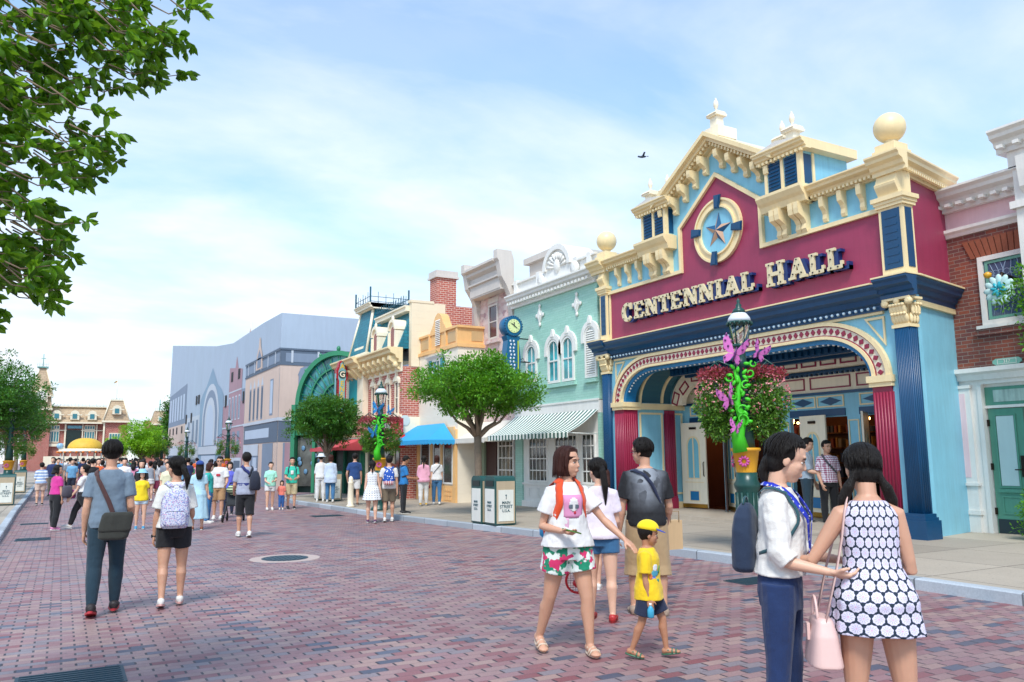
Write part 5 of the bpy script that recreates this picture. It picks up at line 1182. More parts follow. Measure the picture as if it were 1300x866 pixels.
# pointed arch facade
pp_('bl',[(63,-.15),(63,6.3),(64,6.8),(66,7.4),(68.6,8.9),(71.4,7.6),(73.6,7.0),(74.6,6.5),(74.6,-.15)],.03)
def gothic(c,yc,w,z0,zs,zt,d): 
    pp_(c,[(yc-w,z0),(yc-w,zs)]+[(yc-w+w*(i/6)**1.0*(.4+.6*i/6),zs+(zt-zs)*math.sin(PI/2*i/6)) for i in range(1,7)]+[(yc+w-w*(i/6)*(.4+.6*i/6),zs+(zt-zs)*math.sin(PI/2*i/6)) for i in range(5,0,-1)]+[(yc+w,zs),(yc+w,z0)],d)
gothic('wh',68.8,4.1,2.6,5.2,7.6,.05); gothic('gr',68.8,3.5,2.6,5.1,7.1,.06); gothic('wh',68.8,2.6,2.6,4.9,6.5,.07); gothic('lt',68.8,1.9,2.6,4.7,5.9,.08)
pr_('wh',63.2,74.4,1.9,2.55,d=.09); pr_('lt',65.5,72.5,-.1,1.8,d=.05)
for y in (75.2,76.6): pr_('dk',y,y+.9,6.4,7.2,d=.04)
# far blocks
pr_('cr',84,98.3,-.15,5.0); pr_('wh',74.8,84,-.15,5.4); pp_('gr',[(84,5.0),(84,8.9),(98.3,8.5),(98.3,5.0)],.012)
for k in range(6): y=85.2+k*2.2; pr_('lt',y,y+1.3,5.5,8.0,d=.03)
for y in (75.6,78,81): pr_('gr',y,y+1.1,2.9,5.0,d=.03)
for y in (79.5,83): pr_('dk',y,y+.9,4.9,5.8,d=.04)
for y in (86,90,93,96): pr_('dk',y,y+.9,4.1,4.8,d=.04)
pr_('sl',84,98.3,-.1,1.9,d=.02); pr_('wh',84.2,98,1.9,2.9,d=.03); pr_('wh',75,83.8,1.6,2.7,d=.03); pr_('sl',75.2,83.5,-.1,1.5,d=.04)
for (c,d),mm in layers.items(): part(mm,'printed_facade' if c!='dk' else 'vent_hole',cols[c],hb)
# flag on the hoarding
fl=thing('flag','small drooping reddish flag on a pole above the hoarding','flag',(12.0,62,9.7))
m=MB(); m.tube([(12,62,9.6),(12,62,12.3)],.04,6); m.tube([(12,64.6,9.6),(12,64.6,10.8)],.03,6); part(m,'pole',WHITE,fl)
m=MB(); m.add([(12,62.05,11.6),(12,62.9,10.9),(12.05,63.9,10.3),(12.05,63.7,10.0),(12,62.7,10.4),(12,62.05,10.9)],[(0,1,4,5),(1,2,3,4)]); part(m,'cloth',paint('flag_red','#a8604a',.7),fl)
# ================================================================== station at the end of the street
K=150/95
def SX(x): return x*K
def SZ(z): return (z-1.55)*K+1.55
YS_=150
st=thing('station_building','far red brick station with tan mansard roof, dormers and a clock tower on the left','building',(2,152,-.15))
SB=bricks('station_brick','#a3594c','#954d42','#c4ab9d',.4,.16,.02); TANR=bricks('tan_slate','#bda688','#ae967a','#9a846c',.6,.3,.03,bumpd=.02); SC=paint('station_cream','#e6dcc2',.5)
def fb(mb,x0,x1,z0,z1,y=0,d=.3): mb.box(SX(x0),SX(x1),YS_-y-d,YS_-y,SZ(z0),SZ(z1))
m=MB(); m.box(SX(-1.6),SX(6.1),YS_,YS_+10,-.2,SZ(5.3)); m.box(SX(-3.1),SX(-1.2),YS_-1,YS_+4,-.2,SZ(6.7)); m.box(SX(3.7),SX(6.0),YS_-1.2,YS_,-.2,SZ(5.4)); part(m,'wall',SB,st)
m=MB(); m.prism([(YS_-.8,SZ(5.35)),(YS_+.8,SZ(7.05)),(YS_+8,SZ(7.05)),(YS_+10,SZ(5.35))],SX(-1.6),SX(3.9),'x')
frust(m,SX(3.55),SX(6.05),YS_-1.6,YS_+3,SZ(5.5),SZ(7.75),.95); frust(m,SX(-3.1),SX(-1.15),YS_-1.2,YS_+2,SZ(6.5),SZ(8.0),.25)
m.add([(SX(-3.15),YS_-1.4,SZ(8.1)),(SX(-1.15),YS_-1.4,SZ(8.1)),(SX(-1.15),YS_+1.8,SZ(8.1)),(SX(-3.15),YS_+1.8,SZ(8.1)),(SX(-2.5),YS_-.2,SZ(11)),(SX(-1.95),YS_-.2,SZ(11)),(SX(-1.95),YS_+.5,SZ(11)),(SX(-2.5),YS_+.5,SZ(11))],[(0,1,5,4),(1,2,6,5),(2,3,7,6),(3,0,4,7),(4,5,6,7)]); part(m,'roof',TANR,st)
m=MB(); fb(m,-1.7,3.8,5.25,5.4,.6,.6); fb(m,-1.7,3.8,7.0,7.1,-.8,.5); fb(m,3.45,6.2,5.4,5.58,1.2,.6); fb(m,4.2,5.4,7.72,7.85,-.2,1); fb(m,-3.25,-1.05,7.95,8.12,1.2,.4); fb(m,-3.2,-1.1,6.6,6.8,1,.4); fb(m,-1.6,3.7,4.5,4.6,0,.3); fb(m,3.62,3.78,1,5.4,1.2,.2); fb(m,5.9,6.05,1,5.4,1.2,.2)
for x0,x1 in ((3.55,4.15),(6.05,5.45)): m.tube([(SX(x0),YS_-1.62,SZ(5.55)),(SX(x1),YS_-.7,SZ(7.75))],.14,4)
for x0,x1 in ((-3.15,-2.5),(-1.15,-1.95)): m.tube([(SX(x0),YS_-1.42,SZ(8.1)),(SX(x1),YS_-.2,SZ(11))],.12,4)
part(m,'cornice',SC,st)
def dorm(x,z,y,w=.36):
    m=MB(); A=[(SX(x-w),SZ(z-.4)),(SX(x-w),SZ(z+.15))]+[(SX(x)-w*K*math.cos(PI*i/8),SZ(z+.15)+w*K*math.sin(PI*i/8)) for i in range(1,8)]+[(SX(x+w),SZ(z+.15)),(SX(x+w),SZ(z-.4))]
    m.prism(A,YS_-y,YS_-y+1.5,'y'); m.box(SX(x-w*1.6),SX(x+w*1.6),YS_-y-.05,YS_-y+.3,SZ(z+.05),SZ(z+.15)); d=part(m,'dormer',SC,st)
    m=MB(); m.box(SX(x-w*.5),SX(x+w*.5),YS_-y-.06,YS_-y-.01,SZ(z-.3),SZ(z+.2)); part(m,'pane',paint('station_pane','#3b7b85',.3),d)
for x in (-.7,.94,2.54): dorm(x,6.05,.9,.42)
dorm(4.8,6.65,2.0,.42)
m=MB(); m.lathe((SX(-2.17),YS_-1.6,SZ(8.05)),[(.85,-.1),(.95,0),(.85,.1)],24,M=Matrix.Rotation(PI/2,3,'X')); 
m.prism([(SX(-2.75),SZ(7.4)),(SX(-1.6),SZ(7.4)),(SX(-1.6),SZ(8.2)),(SX(-2.17),SZ(8.95)),(SX(-2.75),SZ(8.2))],YS_-1.55,YS_-1.0,'y'); cg=part(m,'clock_gable',SC,st)
m=MB(); m.lathe((SX(-2.17),YS_-1.72,SZ(8.05)),[(.7,-.01),(.7,.01)],24,M=Matrix.Rotation(PI/2,3,'X')); dl=part(m,'dial',WHITE,cg); m=MB(); m.box(SX(-2.17)-.04,SX(-2.17)+.04,YS_-1.78,YS_-1.74,SZ(8.05),SZ(8.4)); m.box(SX(-2.17)-.3,SX(-2.17),YS_-1.78,YS_-1.74,SZ(8.05)-.04,SZ(8.05)+.04); part(m,'hands',paint('ink','#20283a',.4),dl)
m=MB(); m.box(SX(-2.75),SX(-1.75),YS_-.6,YS_+.9,SZ(10.95),SZ(11.05)); railing(m,SX(-2.75),YS_-.6,SX(-1.75),YS_-.6,SZ(11.05),.7,.3,0); m.tube([(SX(-2.25),YS_,SZ(11)),(SX(-2.25),YS_,SZ(12.4))],.06,5); m.box(SX(-2.45),SX(-2.05),YS_-.03,YS_+.03,SZ(11.9),SZ(11.96)); part(m,'tower_gallery',paint('verdigris','#6fa8a0',.5),st)
m=MB(); railing(m,SX(-1.4),YS_+.8,SX(3.9),YS_+.8,SZ(7.1),.45,.5,.05); railing(m,SX(4.2),YS_-.4,SX(5.3),YS_-.4,SZ(7.85),.4,.4,.0); part(m,'roof_cresting',IRON,st)
for (x0,x1,z0,z1) in ((-1.35,-.35,3.3,4.5),(-1.35,-.35,4.62,5.1),(1.9,2.9,3.3,4.5),(1.9,2.9,4.62,5.1),(4.2,5.3,2.6,4.3)):
    m=MB(); fb(m,x0,x1,z0,z1,0 if x0<4 else 1.2,.22); wn_=part(m,'window',SC,st); m=MB(); n=4 
    for k in range(n): a=x0+.06+(x1-x0-.06)*k/n; fb(m,a,a+(x1-x0)/n-.08,z0+.1,z1-.1,.22 if x0<4 else 1.42,.02)
    part(m,'pane',paint('station_pane','#3b7b85',.3),wn_)
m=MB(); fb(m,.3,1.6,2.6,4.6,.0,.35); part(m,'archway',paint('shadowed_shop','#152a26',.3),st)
m=MB(); fb(m,.35,1.65,4.75,5.05,.3,.2); part(m,'name_board',paint('board_teal','#5f97a6',.4),st)
m=MB(); fb(m,-1.6,-1.45,1,5.2,.0,.4); fb(m,.1,.25,1,5.2,0,.4); fb(m,1.7,1.8,1,5.2,0,.4); fb(m,3.0,3.1,1,5.2,0,.4); fb(m,-.3,.1,2.4,3.1,.0,.25); fb(m,-1.5,.25,2.9,3.2,0,.45); fb(m,1.7,3.7,2.9,3.2,0,.45); fb(m,-1.6,6.1,.9,1.9,1.3,.3); part(m,'pilaster',SC,st)
m=MB(); 
for x in (4.75,):
    m.tube([(SX(x),YS_,SZ(7.8)),(SX(x),YS_,SZ(10))],.05,5)
part(m,'flagpole',WHITE,st); m=MB(); m.add([(SX(4.75),YS_,SZ(9.95)),(SX(4.45),YS_,SZ(9.75)),(SX(4.4),YS_+.2,SZ(9.6)),(SX(4.75),YS_,SZ(9.75))],[(0,1,2,3)]); part(m,'pennant',paint('pennant','#d9b060',.6),st)
# second small mansard tower to the right
t2=thing('small_mansard_tower','small far tan mansard roof with green cresting rising behind the bright green trees','building',(14.3,150,-.15))
m=MB(); frust(m,SX(8.2),SX(9.95),YS_-1,YS_+2,SZ(5.3),SZ(6.7),.55); part(m,'roof',TANR,t2); m=MB(); m.box(SX(8.3),SX(9.85),YS_-.8,YS_+2,-.1,SZ(5.3)); m.box(SX(7.7),SX(8.3),YS_,YS_+2,-.1,SZ(5.7)); part(m,'wall',SB,t2)
m=MB(); m.box(SX(8.1),SX(10.05),YS_-1.2,YS_+2.1,SZ(5.2),SZ(5.35)); m.box(SX(8.6),SX(9.5),YS_-.6,YS_+1.5,SZ(6.7),SZ(6.8)); m.box(SX(8.85),SX(9.3),YS_-1.3,YS_-.6,SZ(5.6),SZ(6.15)); part(m,'trim',SC,t2)
m=MB(); railing(m,SX(8.6),YS_-.5,SX(9.5),YS_-.5,SZ(6.8),.5,.3,.1); m.tube([(SX(9.05),YS_,SZ(6.8)),(SX(9.05),YS_,SZ(8))],.08,5); m.box(SX(8.95),SX(9.2),YS_-1.34,YS_-1.31,SZ(5.68),SZ(6.0)); part(m,'cresting',paint('verdigris','#6fa8a0',.5),t2)
# yellow domed kiosk
kd=thing('domed_kiosk','kiosk with a yellow domed awning and white canopy in front of the station','kiosk',(1.65,75,-.15))
YEL=paint('yellow_canvas','#e3b63c',.6,.25,.01,2.2)
m=MB(); m.lathe((1.68,75,2.42),[(1.32*math.cos(PI/2*i/8)**.9 if i<8 else .02,.9*math.sin(PI/2*i/8)) for i in range(9)],24)
part(m,'dome',YEL,kd); m=MB(); m.lathe((1.5,75,2.18),[(1.8,0),(1.85,.06),(1.4,.26)],24); part(m,'canopy',CREAMW,kd); m=MB()
for k in range(24): a=2*PI*k/24; m.ell((1.5+1.82*math.cos(a),75+1.82*math.sin(a),2.15),(.1,.1,.09),6,5)
part(m,'valance',paint('kiosk_orange','#d9772a',.6),kd); m=MB()
for k in range(8): a=2*PI*k/8+.2; m.tube([(1.5+1.6*math.cos(a),75+1.6*math.sin(a),-.15),(1.5+1.6*math.cos(a),75+1.6*math.sin(a),2.2)],.05,6)
part(m,'post',WHITE,kd); m=MB(); m.lathe((1.5,75,-.15),[(1.1,0),(1.1,1.1)],16); part(m,'counter',paint('kiosk_green','#2f6f5a',.5),kd)
m=MB()
for x in (-.15,3.15): m.ell((x,74.6,2.65),(.26,.26,.24),10,8)
part(m,'globe_lamp',paint('globe_blue','#8fb8d8',.2),kd)
# ================================================================== bins, bollard
BG=paint('bin_green','#1e4f4c',.4); BT=paint('bin_tan','#b8a68a',.5); BP=paint('bin_panel','#dfe0d6',.5); INK=paint('bin_ink','#2b5560',.5)
def bin_(x,y,label,rz=0,far=False,group=None,tanside=True):
    z=gz(y)+PV; t=thing('litter_bin',label,'litter bin',(x,y,z),rz,group); w=.26;h=1.08
    m=MB(); m.box(-w,w,-w,w,.03,.86); prf=[(-w,.86),(w,.86),(w,.98),(w-.03,1.04),(w-.1,1.08),(-w+.1,1.08),(-w+.03,1.04),(-w,.98)]; m.prism(prf,-w,w,'x'); m.box(-w+.02,w-.02,-w+.02,w-.02,0,.03); part(m,'body',BG,t,True)
    m=MB(); m.box(-w+.03,w-.03,-w-.012,-w-.001,.05,.97); part(m,'cladding',BT,t,True)
    m=MB(); m.box(-w+.07,w-.07,-w-.022,-w-.013,.1,.78); m.box(-w-.012,-w-.001,-w+.04,w-.04,.06,.8); pn=part(m,'panel',BP,t,True)
    m=MB(); m.box(-w-.014,-w-.001,-w+.08,w-.08,.86,.98); part(m,'flap',paint('bin_slot','#0d2222',.3),t,True)
    m=MB()
    for k,(s,z_) in enumerate((('MAIN',.05,),('STREET',.05),('U.S.A.',.045))): 
        text_on(m,s,.085 if s!='STREET' else .10,TR(0,-w-.026,.5-k*.088)@MFY,0,.002,.001); text_on(m,s,.075,TR(-w-.016,0,.5-k*.08)@MFX,0,.002,.001)
    m.tube([(0,-w-.025,.58),(0,-w-.025,.64)],.008,4); m.ell((0,-w-.025,.66),(.02,.004,.02),6,4); part(m,'lettering',INK,pn,True)
    return t
G_='litter bins with printed panels'
bin_(8.67,16.05,'green and tan litter bin, the nearer of the pair before the green shop',group=G_)
bin_(8.65,16.68,'green litter bin, the farther of the pair before the green shop',group=G_)
bin_(8.85,29.4,'tan litter bin under the far round-crowned tree',group=G_); bin_(8.72,30.2,'green litter bin just behind the tan one under the far tree',group=G_)
bin_(-1.62,33.7,'litter bin on the left kerb, the nearer of the two',group=G_); bin_(-1.68,46.0,'litter bin on the left kerb, the farther of the two',group=G_)
m=MB(); x,y=8.2,25.3; z=gz(y)+PV
m.lathe((x,y,z),[(.13,0),(.13,.05),(.09,.09),(.1,.3),(.085,.75),(.1,.78),(.06,.82),(.08,.88),(.05,.95),(.01,.98)],16); single(m,'bollard',CREAMW,'white turned bollard on the pavement edge by the spotted dress woman','bollard')
# ================================================================== leaves and trees
LF=leafmat('tree_leaf','#327312','#6cab20',.25); LF2=leafmat('tree_leaf_dark','#245a1a','#457f24',.22); LF3=leafmat('tree_leaf_lime','#6aa81a','#9cc826',.3); BARK=paint('bark','#8a7764',.9,.3,.02,8)
def leafq(mb,c,d,n,L,w):
    d=d.normalized(); s=d.cross(n); s=s.normalized() if s.length>1e-4 else d.orthogonal().normalized(); n=s.cross(d)
    mb.add([c,c+d*L*.45+s*w*.5,c+d*L+n*(-.12*L),c+d*L*.45-s*w*.5],[(0,1,2,3)])
def rv():
    while True:
        v=Vector((random.uniform(-1,1),random.uniform(-1,1),random.uniform(-1,1)))
        if .05<v.length<1: return v.normalized()
def crown(mb,c,r,nclump,nleaf,L,clr=.28,flat=.0,holes=.0,seed=1):
    random.seed(seed); cl=[]
    c=Vector(c)
    for k in range(nclump):
        v=rv(); q=random.random()**.42; n_=mnoise.noise(v*2.1+Vector((seed,0,0)))
        k_=q*(1+.48*n_); p=Vector((v.x*r[0]*k_,v.y*r[1]*k_,v.z*r[2]*k_*(.75 if v.z<0 else 1)))
        cl.append(c+p)
        cr=clr*random.uniform(.6,1.25)
        for j in range(nleaf):
            u=rv(); pp=c+p+Vector((u.x,u.y,u.z*.6))*cr*random.random()**.5
            d=(u+Vector((0,0,.25))+rv()*.5).normalized(); leafq(mb,pp,d,(rv()*.6+Vector((0,0,1))),L*random.uniform(.7,1.25),L*.5)
    return cl
def tree(name,label,x,y,z0,trunk_h,c,r,ncl,nl,L,mat=None,tr=.11,clr=.28,seed=1,group=None,limbs=16):
    t=thing(name,label,'tree',(x,y,z0),0,group)
    m=MB(); cl=crown(m,c,r,ncl,nl,L,clr,seed=seed); part(m,'crown',mat or LF,t,fix=False)
    random.seed(seed+50); m=MB(); fk=Vector((x,y,z0+trunk_h)); m.tube([(x,y,z0),(x+.02,y,z0+trunk_h*.5),fk],[tr,tr*.8,tr*.85],10)
    for k in range(limbs):
        e=random.choice(cl); e=Vector(c)+(e-Vector(c))*.75; mid=fk.lerp(e,.45)+Vector((random.uniform(-.1,.1),random.uniform(-.1,.1),-.12*r[2])); m.tube([fk-Vector((0,0,.05)),fk.lerp(mid,.5)+Vector((0,0,.03)),mid,e],[tr*.6,tr*.42,tr*.3,tr*.08],7)
    part(m,'trunk',BARK,t,fix=False); return t
tree('street_tree','round-crowned street tree with pale forked trunk behind the pair of litter bins',9.7,19.2,.0,2.1,(9.7,19.2,3.35),(1.72,1.6,.98),430,80,.09,LF,.12,.26,1)
tree('street_tree','darker round-crowned street tree before the green market arch',8.95,30.6,-.02,1.75,(8.95,30.6,2.95),(1.42,1.4,1.0),320,70,.10,LF2,.11,.24,2)
tree('street_tree','large dense dark green tree at the left edge, nearest in its row',-2.75,39,-.02,2.2,(-2.7,39,3.9),(1.75,1.9,1.9),380,60,.12,LF2,.15,.36,3)
tree('street_tree','dark green tree on the left pavement just behind the nearest one',-2.5,50,-.02,2.0,(-2.4,50,4.0),(1.7,2.0,2.0),260,50,.14,LF2,.15,.4,4)
tree('street_tree','bushy dark green tree on the left pavement, third in the row',-2.6,62,-.02,2.0,(-2.4,62,4.0),(1.6,2.0,1.8),200,45,.16,LF2,.15,.4,14)
tree('street_tree','large bright yellow-green tree in front of the far hoarding end',6.1,78,-.02,1.6,(6.1,78,3.1),(1.75,1.8,1.65),260,50,.17,LF3,.15,.4,5)
tree('street_tree','small bright yellow-green tree beside the large one',3.95,76,-.02,1.3,(3.95,76,2.45),(.95,1,.95),150,45,.14,LF3,.1,.3,6)
tree('park_tree','tall dark tree rising beside the far end of the hoarding',14.3,128,-.1,4,(14.3,128,7.0),(1.7,2.0,3.9),260,50,.3,LF2,.3,.7,7)
tree('street_tree','dark green tree between the lime tree and the hoarding end',8.1,86,-.02,1.5,(8.1,86,3.0),(1.3,1.6,1.7),170,45,.17,LF2,.12,.36,8)
# overhanging branch near the camera, trunk outside the picture
LN=leafmat('near_leaf','#26590f','#6fa524',.45,.35)
ot=thing('overhanging_tree','near tree whose leafy branches hang into the top left of the photo','tree',(-2.7,5.3,.13))
random.seed(17); lm=MB(); bm_=MB(); bm_.tube([(-2.7,5.3,.1),(-2.65,5.25,1.6),(-2.5,5.2,3.0)],[.16,.13,.11],10)
def leaf6(mb,c,d,n,L,w):
    d=d.normalized(); s=d.cross(n).normalized(); n=s.cross(d); f=.18*w
    mb.add([c,c+d*L*.3+s*w*.42+n*f,c+d*L*.62+s*w*.4+n*f,c+d*L-n*.1*L,c+d*L*.62-s*w*.4+n*f,c+d*L*.3-s*w*.42+n*f,c+d*L*.3,c+d*L*.62-n*.02],[(0,6,1),(1,6,7,2),(2,7,3),(0,5,6),(5,4,7,6),(4,3,7)],0,True)
XB_=[(4.6,.45),(4.3,.42),(4.11,.30),(4.0,.28),(3.88,.64),(3.81,.52),(3.7,.30),(3.55,.20),(3.45,.05),(3.3,.10),(3.21,.2),(3.1,.2),(3.0,.1),(2.91,-.02),(2.8,.0),(2.7,.08),(2.6,.1),(2.51,.17),(2.44,.05),(2.35,-.1),(2.29,-.16),(2.22,-.3)]
def xb(z):
    for (z1,x1),(z0,x0) in zip(XB_[:-1],XB_[1:]):
        if z0<=z<=z1: return x0+(x1-x0)*(z-z0)/(z1-z0)
    return -.5
def twig(p,e,nwh=3):
    mid=p.lerp(e,.5)+Vector((0,0,-.04)); bm_.tube([p,mid,e],[.005,.0035,.002],5)
    for k in range(nwh):
        q=p.lerp(e,1-k*.28)
        for j in range(random.randint(4,7)):
            d=(e-p).normalized()*.7+rv()*.9+Vector((0,0,-.25)); leaf6(lm,q,d,Vector((0,0,1))+rv()*.7,random.uniform(.055,.098),random.uniform(.030,.044))
ends=[]
for k in range(11):
    z=2.32+k*.215; e=Vector((xb(min(z,4.55))-.30,4.6+random.uniform(-.25,.25),z+.05)); s=Vector((-2.4,5.1,min(3.4,2.4+k*.12)))
    pts=[s,s.lerp(e,.35)+Vector((0,0,.18)),s.lerp(e,.7)+Vector((0,0,.1)),e]; bm_.tube(pts,[.022,.012,.007,.003],6); ends.append(pts)
nt_=0
while nt_<820:
    z=random.uniform(2.2,4.75); x=random.uniform(-1.5,.6); b_=xb(min(z,4.59))
    if x>b_-.03: continue
    edge=b_-x
    g=mnoise.noise(Vector((x*2.6,z*2.6,3.3)))
    if g<-.26 and edge>.10: continue
    if z<2.6 and x<-.2 and g<-.1: continue
    e=Vector((x,4.6+random.uniform(-.45,.45),z)); p=e+Vector((-.16-random.random()*.1,random.uniform(-.1,.1),random.uniform(-.02,.1))); twig(p,e,2); nt_+=1
part(lm,'crown',LN,ot,fix=False); part(bm_,'trunk',BARK,ot,fix=False)
# right edge: clipped shrub tree and low shrub beside the green door
tree('potted_tree','leafy small tree at the right edge before the brown brick window',14.1,6.25,.1,2.6,(14.0,6.55,3.9),(.72,.95,1.0),150,50,.075,LF,.06,.2,23)
t=thing('shrub','low leafy shrub beside the green double door','shrub',(14.25,7.45,.1)); m=MB(); crown(m,(14.25,7.35,.55),(.42,.5,.5),90,55,.06,.16,seed=31); part(m,'leaves',LF,t,fix=False); m=MB()
for k in range(7): a=k*.9; m.tube([(14.25,7.4,.1),(14.25+.25*math.cos(a),7.4+.25*math.sin(a),.7)],.01,5)
part(m,'stem',BARK,t)
# glass flower lamp
fl=thing('flower_lamp','turquoise and white glass flower lamp on a dark bracket before the brick window','lamp',(14.6,8.0,4.3))
m=MB(); 
for k in range(12):
    a=2*PI*k/12; m.ell((14.35,7.86+.17*math.cos(a),4.42+.17*math.sin(a)),(.03,.12,.06),10,6,rot=Matrix.Rotation(a,3,'X'))
part(m,'petals',paint('petal_aqua','#bfe3e0',.2),fl); m=MB()
for k in range(8): a=2*PI*k/8+.2; m.ell((14.31,7.86+.08*math.cos(a),4.42+.08*math.sin(a)),(.03,.07,.03),8,6,rot=Matrix.Rotation(a,3,'X'))
part(m,'inner_petals',paint('petal_teal','#2fa8b8',.2),fl)
m=MB(); m.tube([(14.88,7.75,4.62),(14.6,7.85,4.7),(14.4,7.82,4.72),(14.36,7.86,4.45)],.025,7); part(m,'bracket',BRASS,fl); m=MB(); m.lathe((14.45,8.1,4.68),[(.02,0),(.06,.03),(.07,.09),(.02,.12)],12); part(m,'gilt_cup',paint('gilt','#e0a92f',.3),fl)
# ================================================================== lamp posts with flower baskets
LG=clearglass(); LGR=paint('lamp_green','#16453f',.35); POT=paint('pot_yellow','#d99a1f',.45); VINE=paint('vine_green','#3fc01c',.5)
FOL=leafmat('basket_leaf','#34661c','#668f2f',.2); FLP=leafmat('basket_flower','#d9657a','#f0a3a8',.2); FLD=leafmat('basket_flower_dark','#7a1230','#b03050',.2)
def butterfly(mb,mb2,c,s,rot):
    M=TR(*c)@rot
    for sd in (-1,1):
        A=[(0,0,.02),(.3,.1,.55),(.62,.2,.95),(.7,.22,.6),(.55,.2,.15),(.3,.1,-.02)]; B=[(0,0,0),(.3,.1,-.05),(.48,.15,-.3),(.35,.12,-.6),(.12,.04,-.35)]
        for q in (A,B):
            f=[M@Vector((sd*a*s,b_*s,c_*s)) for a,b_,c_ in q]; g=[M@Vector((sd*a*s,b_*s+.012,c_*s)) for a,b_,c_ in q]; n=len(q)
            mb.add(f+g,[tuple(range(n)),tuple(range(2*n-1,n-1,-1))]+[(i,(i+1)%n,n+(i+1)%n,n+i) for i in range(n)])
        for a,c_ in ((.62,.85),(.6,.55),(.4,.3),(.42,-.3),(.3,-.5),(.3,.6)): mb2.ell(tuple(M@Vector((sd*a*s,a*.32*s-.012,c_*s))),(.06*s,.02*s+.004,.06*s),6,4)
    mb2.tube([M@Vector((0,-.01,-.45*s)),M@Vector((0,-.02,.0)),M@Vector((0,-.01,.35*s))],[.03*s,.07*s,.03*s],6)
def lamp(x,y,label,bf,bd,nleaf=70,vine=True,seed=1):
    z=gz(y)+PV; t=thing('street_lamp',label,'street lamp',(x,y,z),-math.atan2(x,y),'green street lamps with hanging baskets')
    m=MB(); m.lathe((0,0,0),[(.26,0),(.26,.06),(.2,.1),(.18,.2),(.165,.9),(.19,.95),(.2,1.0),(.165,1.06),(.16,1.18)],20); m.lathe((0,0,1.5),[(.15,0),(.12,.5),(.1,.9),(.085,1.3),(.12,1.34),(.08,1.4),(.07,1.58),(.11,1.62)],16)
    for k in range(12): a=2*PI*k/12; m.lathe((.168*math.cos(a),.168*math.sin(a),.22),[(.018,0),(.018,.66)],6)
    for s in (-1,1): m.tube([(0,0,2.75),(s*.35,0,2.92),(s*.5,0,2.8),(s*.5,0,2.7)],.016,6); m.tube([(s*.08,0,2.55),(s*.25,0,2.75),(s*.4,0,2.9)],.012,6)
    part(m,'post',LGR,t,True)
    m=MB(); m.lathe((0,0,1.17),[(.15,0),(.15,.02),(.2,.33),(.225,.34),(.225,.38),(.19,.385)],22); pt=part(m,'pot',POT,t,True)
    m=MB(); 
    for k in range(10): a=2*PI*k/10; m.ell((-.19+.07*math.cos(a)*.2-.005,-.0+.07*math.cos(a),1.35+.07*math.sin(a)),(.012,.03,.018),8,5,rot=Matrix.Rotation(a,3,'X'))
    for k in range(10): a=2*PI*k/10; m.ell((.06*math.cos(a)-.03,-.19,1.35+.06*math.sin(a)),(.03,.012,.018),8,5,rot=Matrix.Rotation(-a,3,'Y'))
    part(m,'flower_emblem',paint('emblem_pink','#c04a8f',.4),pt,True)
    m=MB(); m.lathe((0,0,3.08),[(.04,0),(.12,.04),(.13,.07),(.11,.09)],16)
    for k in range(6): a=2*PI*k/6; m.tube([(.1*math.cos(a),.1*math.sin(a),3.12),(.165*math.cos(a),.165*math.sin(a),3.5)],.009,5)
    m.lathe((0,0,3.66),[(.11,0),(.09,.06),(.04,.1),(.05,.13),(.02,.17),(.03,.2),(.004,.25)],14); m.lathe((0,0,3.49),[(.19,0),(.2,.02),(.19,.035)],20)
    for k in range(16): a=2*PI*k/16; m.ell((.19*math.cos(a),.19*math.sin(a),3.49),(.018,.018,.03),6,4)
    ln=part(m,'lantern',LGR,t,True)
    m=MB(); m.lathe((0,0,3.12),[(.095,0),(.16,.37)],18,cap=False); part(m,'lantern_glass',LG,ln,True)
    m=MB(); m.lathe((0,0,3.5),[(.18,.02),(.17,.08),(.13,.14),(.1,.17)],20); part(m,'lantern_shade',paint('opal_shade','#d5dbe0',.3),ln,True)
    m=MB(); 
    for k in range(3): a=k*2.1; m.lathe((.05*math.cos(a),.05*math.sin(a),3.14),[(.014,0),(.014,.14),(.02,.17),(.004,.24)],8)
    part(m,'candle',paint('lamp_candle','#e8d8c8',.4),ln,True)
    for s,cx in ((-1,-.36),(1,.33)):
        m=MB(); random.seed(seed*10+s); 
        for c_,r_,n_ in (((cx,0,2.25),(.34,.34,.46),int(nleaf*1.9)),((cx,0,1.97),(.25,.25,.32),nleaf)):
            for k in range(n_):
                v=rv(); q=random.random()**.4*(1+.2*mnoise.noise(v*3+Vector((s*3,seed,0)))); p=Vector(c_)+Vector((v.x*r_[0],v.y*r_[1],v.z*r_[2]))*q
                for j in range(20): u=rv(); leafq(m,p+u*.08*random.random(),u+Vector((v.x*.5,v.y*.5,-.3)),rv(),.05*random.uniform(.7,1.3),.03)
        bk=part(m,'flower_basket',FOL,t,True,fix=False)
        m=MB()
        for k in range(nleaf*3):
            v=rv(); p=Vector((cx+v.x*.36,v.y*.36,2.36+v.z*.40)); 
            if random.random()<.55 or p.z>2.4: 
                for j in range(3): leafq(m,p,rv(),rv(),.032,.026)
        part(m,'pale_flowers',FLP,bk,True,fix=False)
        m=MB()
        for k in range(nleaf*2 if vine else nleaf//3):
            a=random.random()*2*PI; rr=.28*random.random()**.5; p=Vector((cx+s*.0+rr*math.cos(a)*1.1,rr*math.sin(a),2.72+.1*random.random()-rr*.35))
            for j in range(7): u=rv(); leafq(m,p+u*.03,u+Vector((0,0,.4)),rv(),.05,.025)
        part(m,'dark_flowers',FLD,bk,True,fix=False)
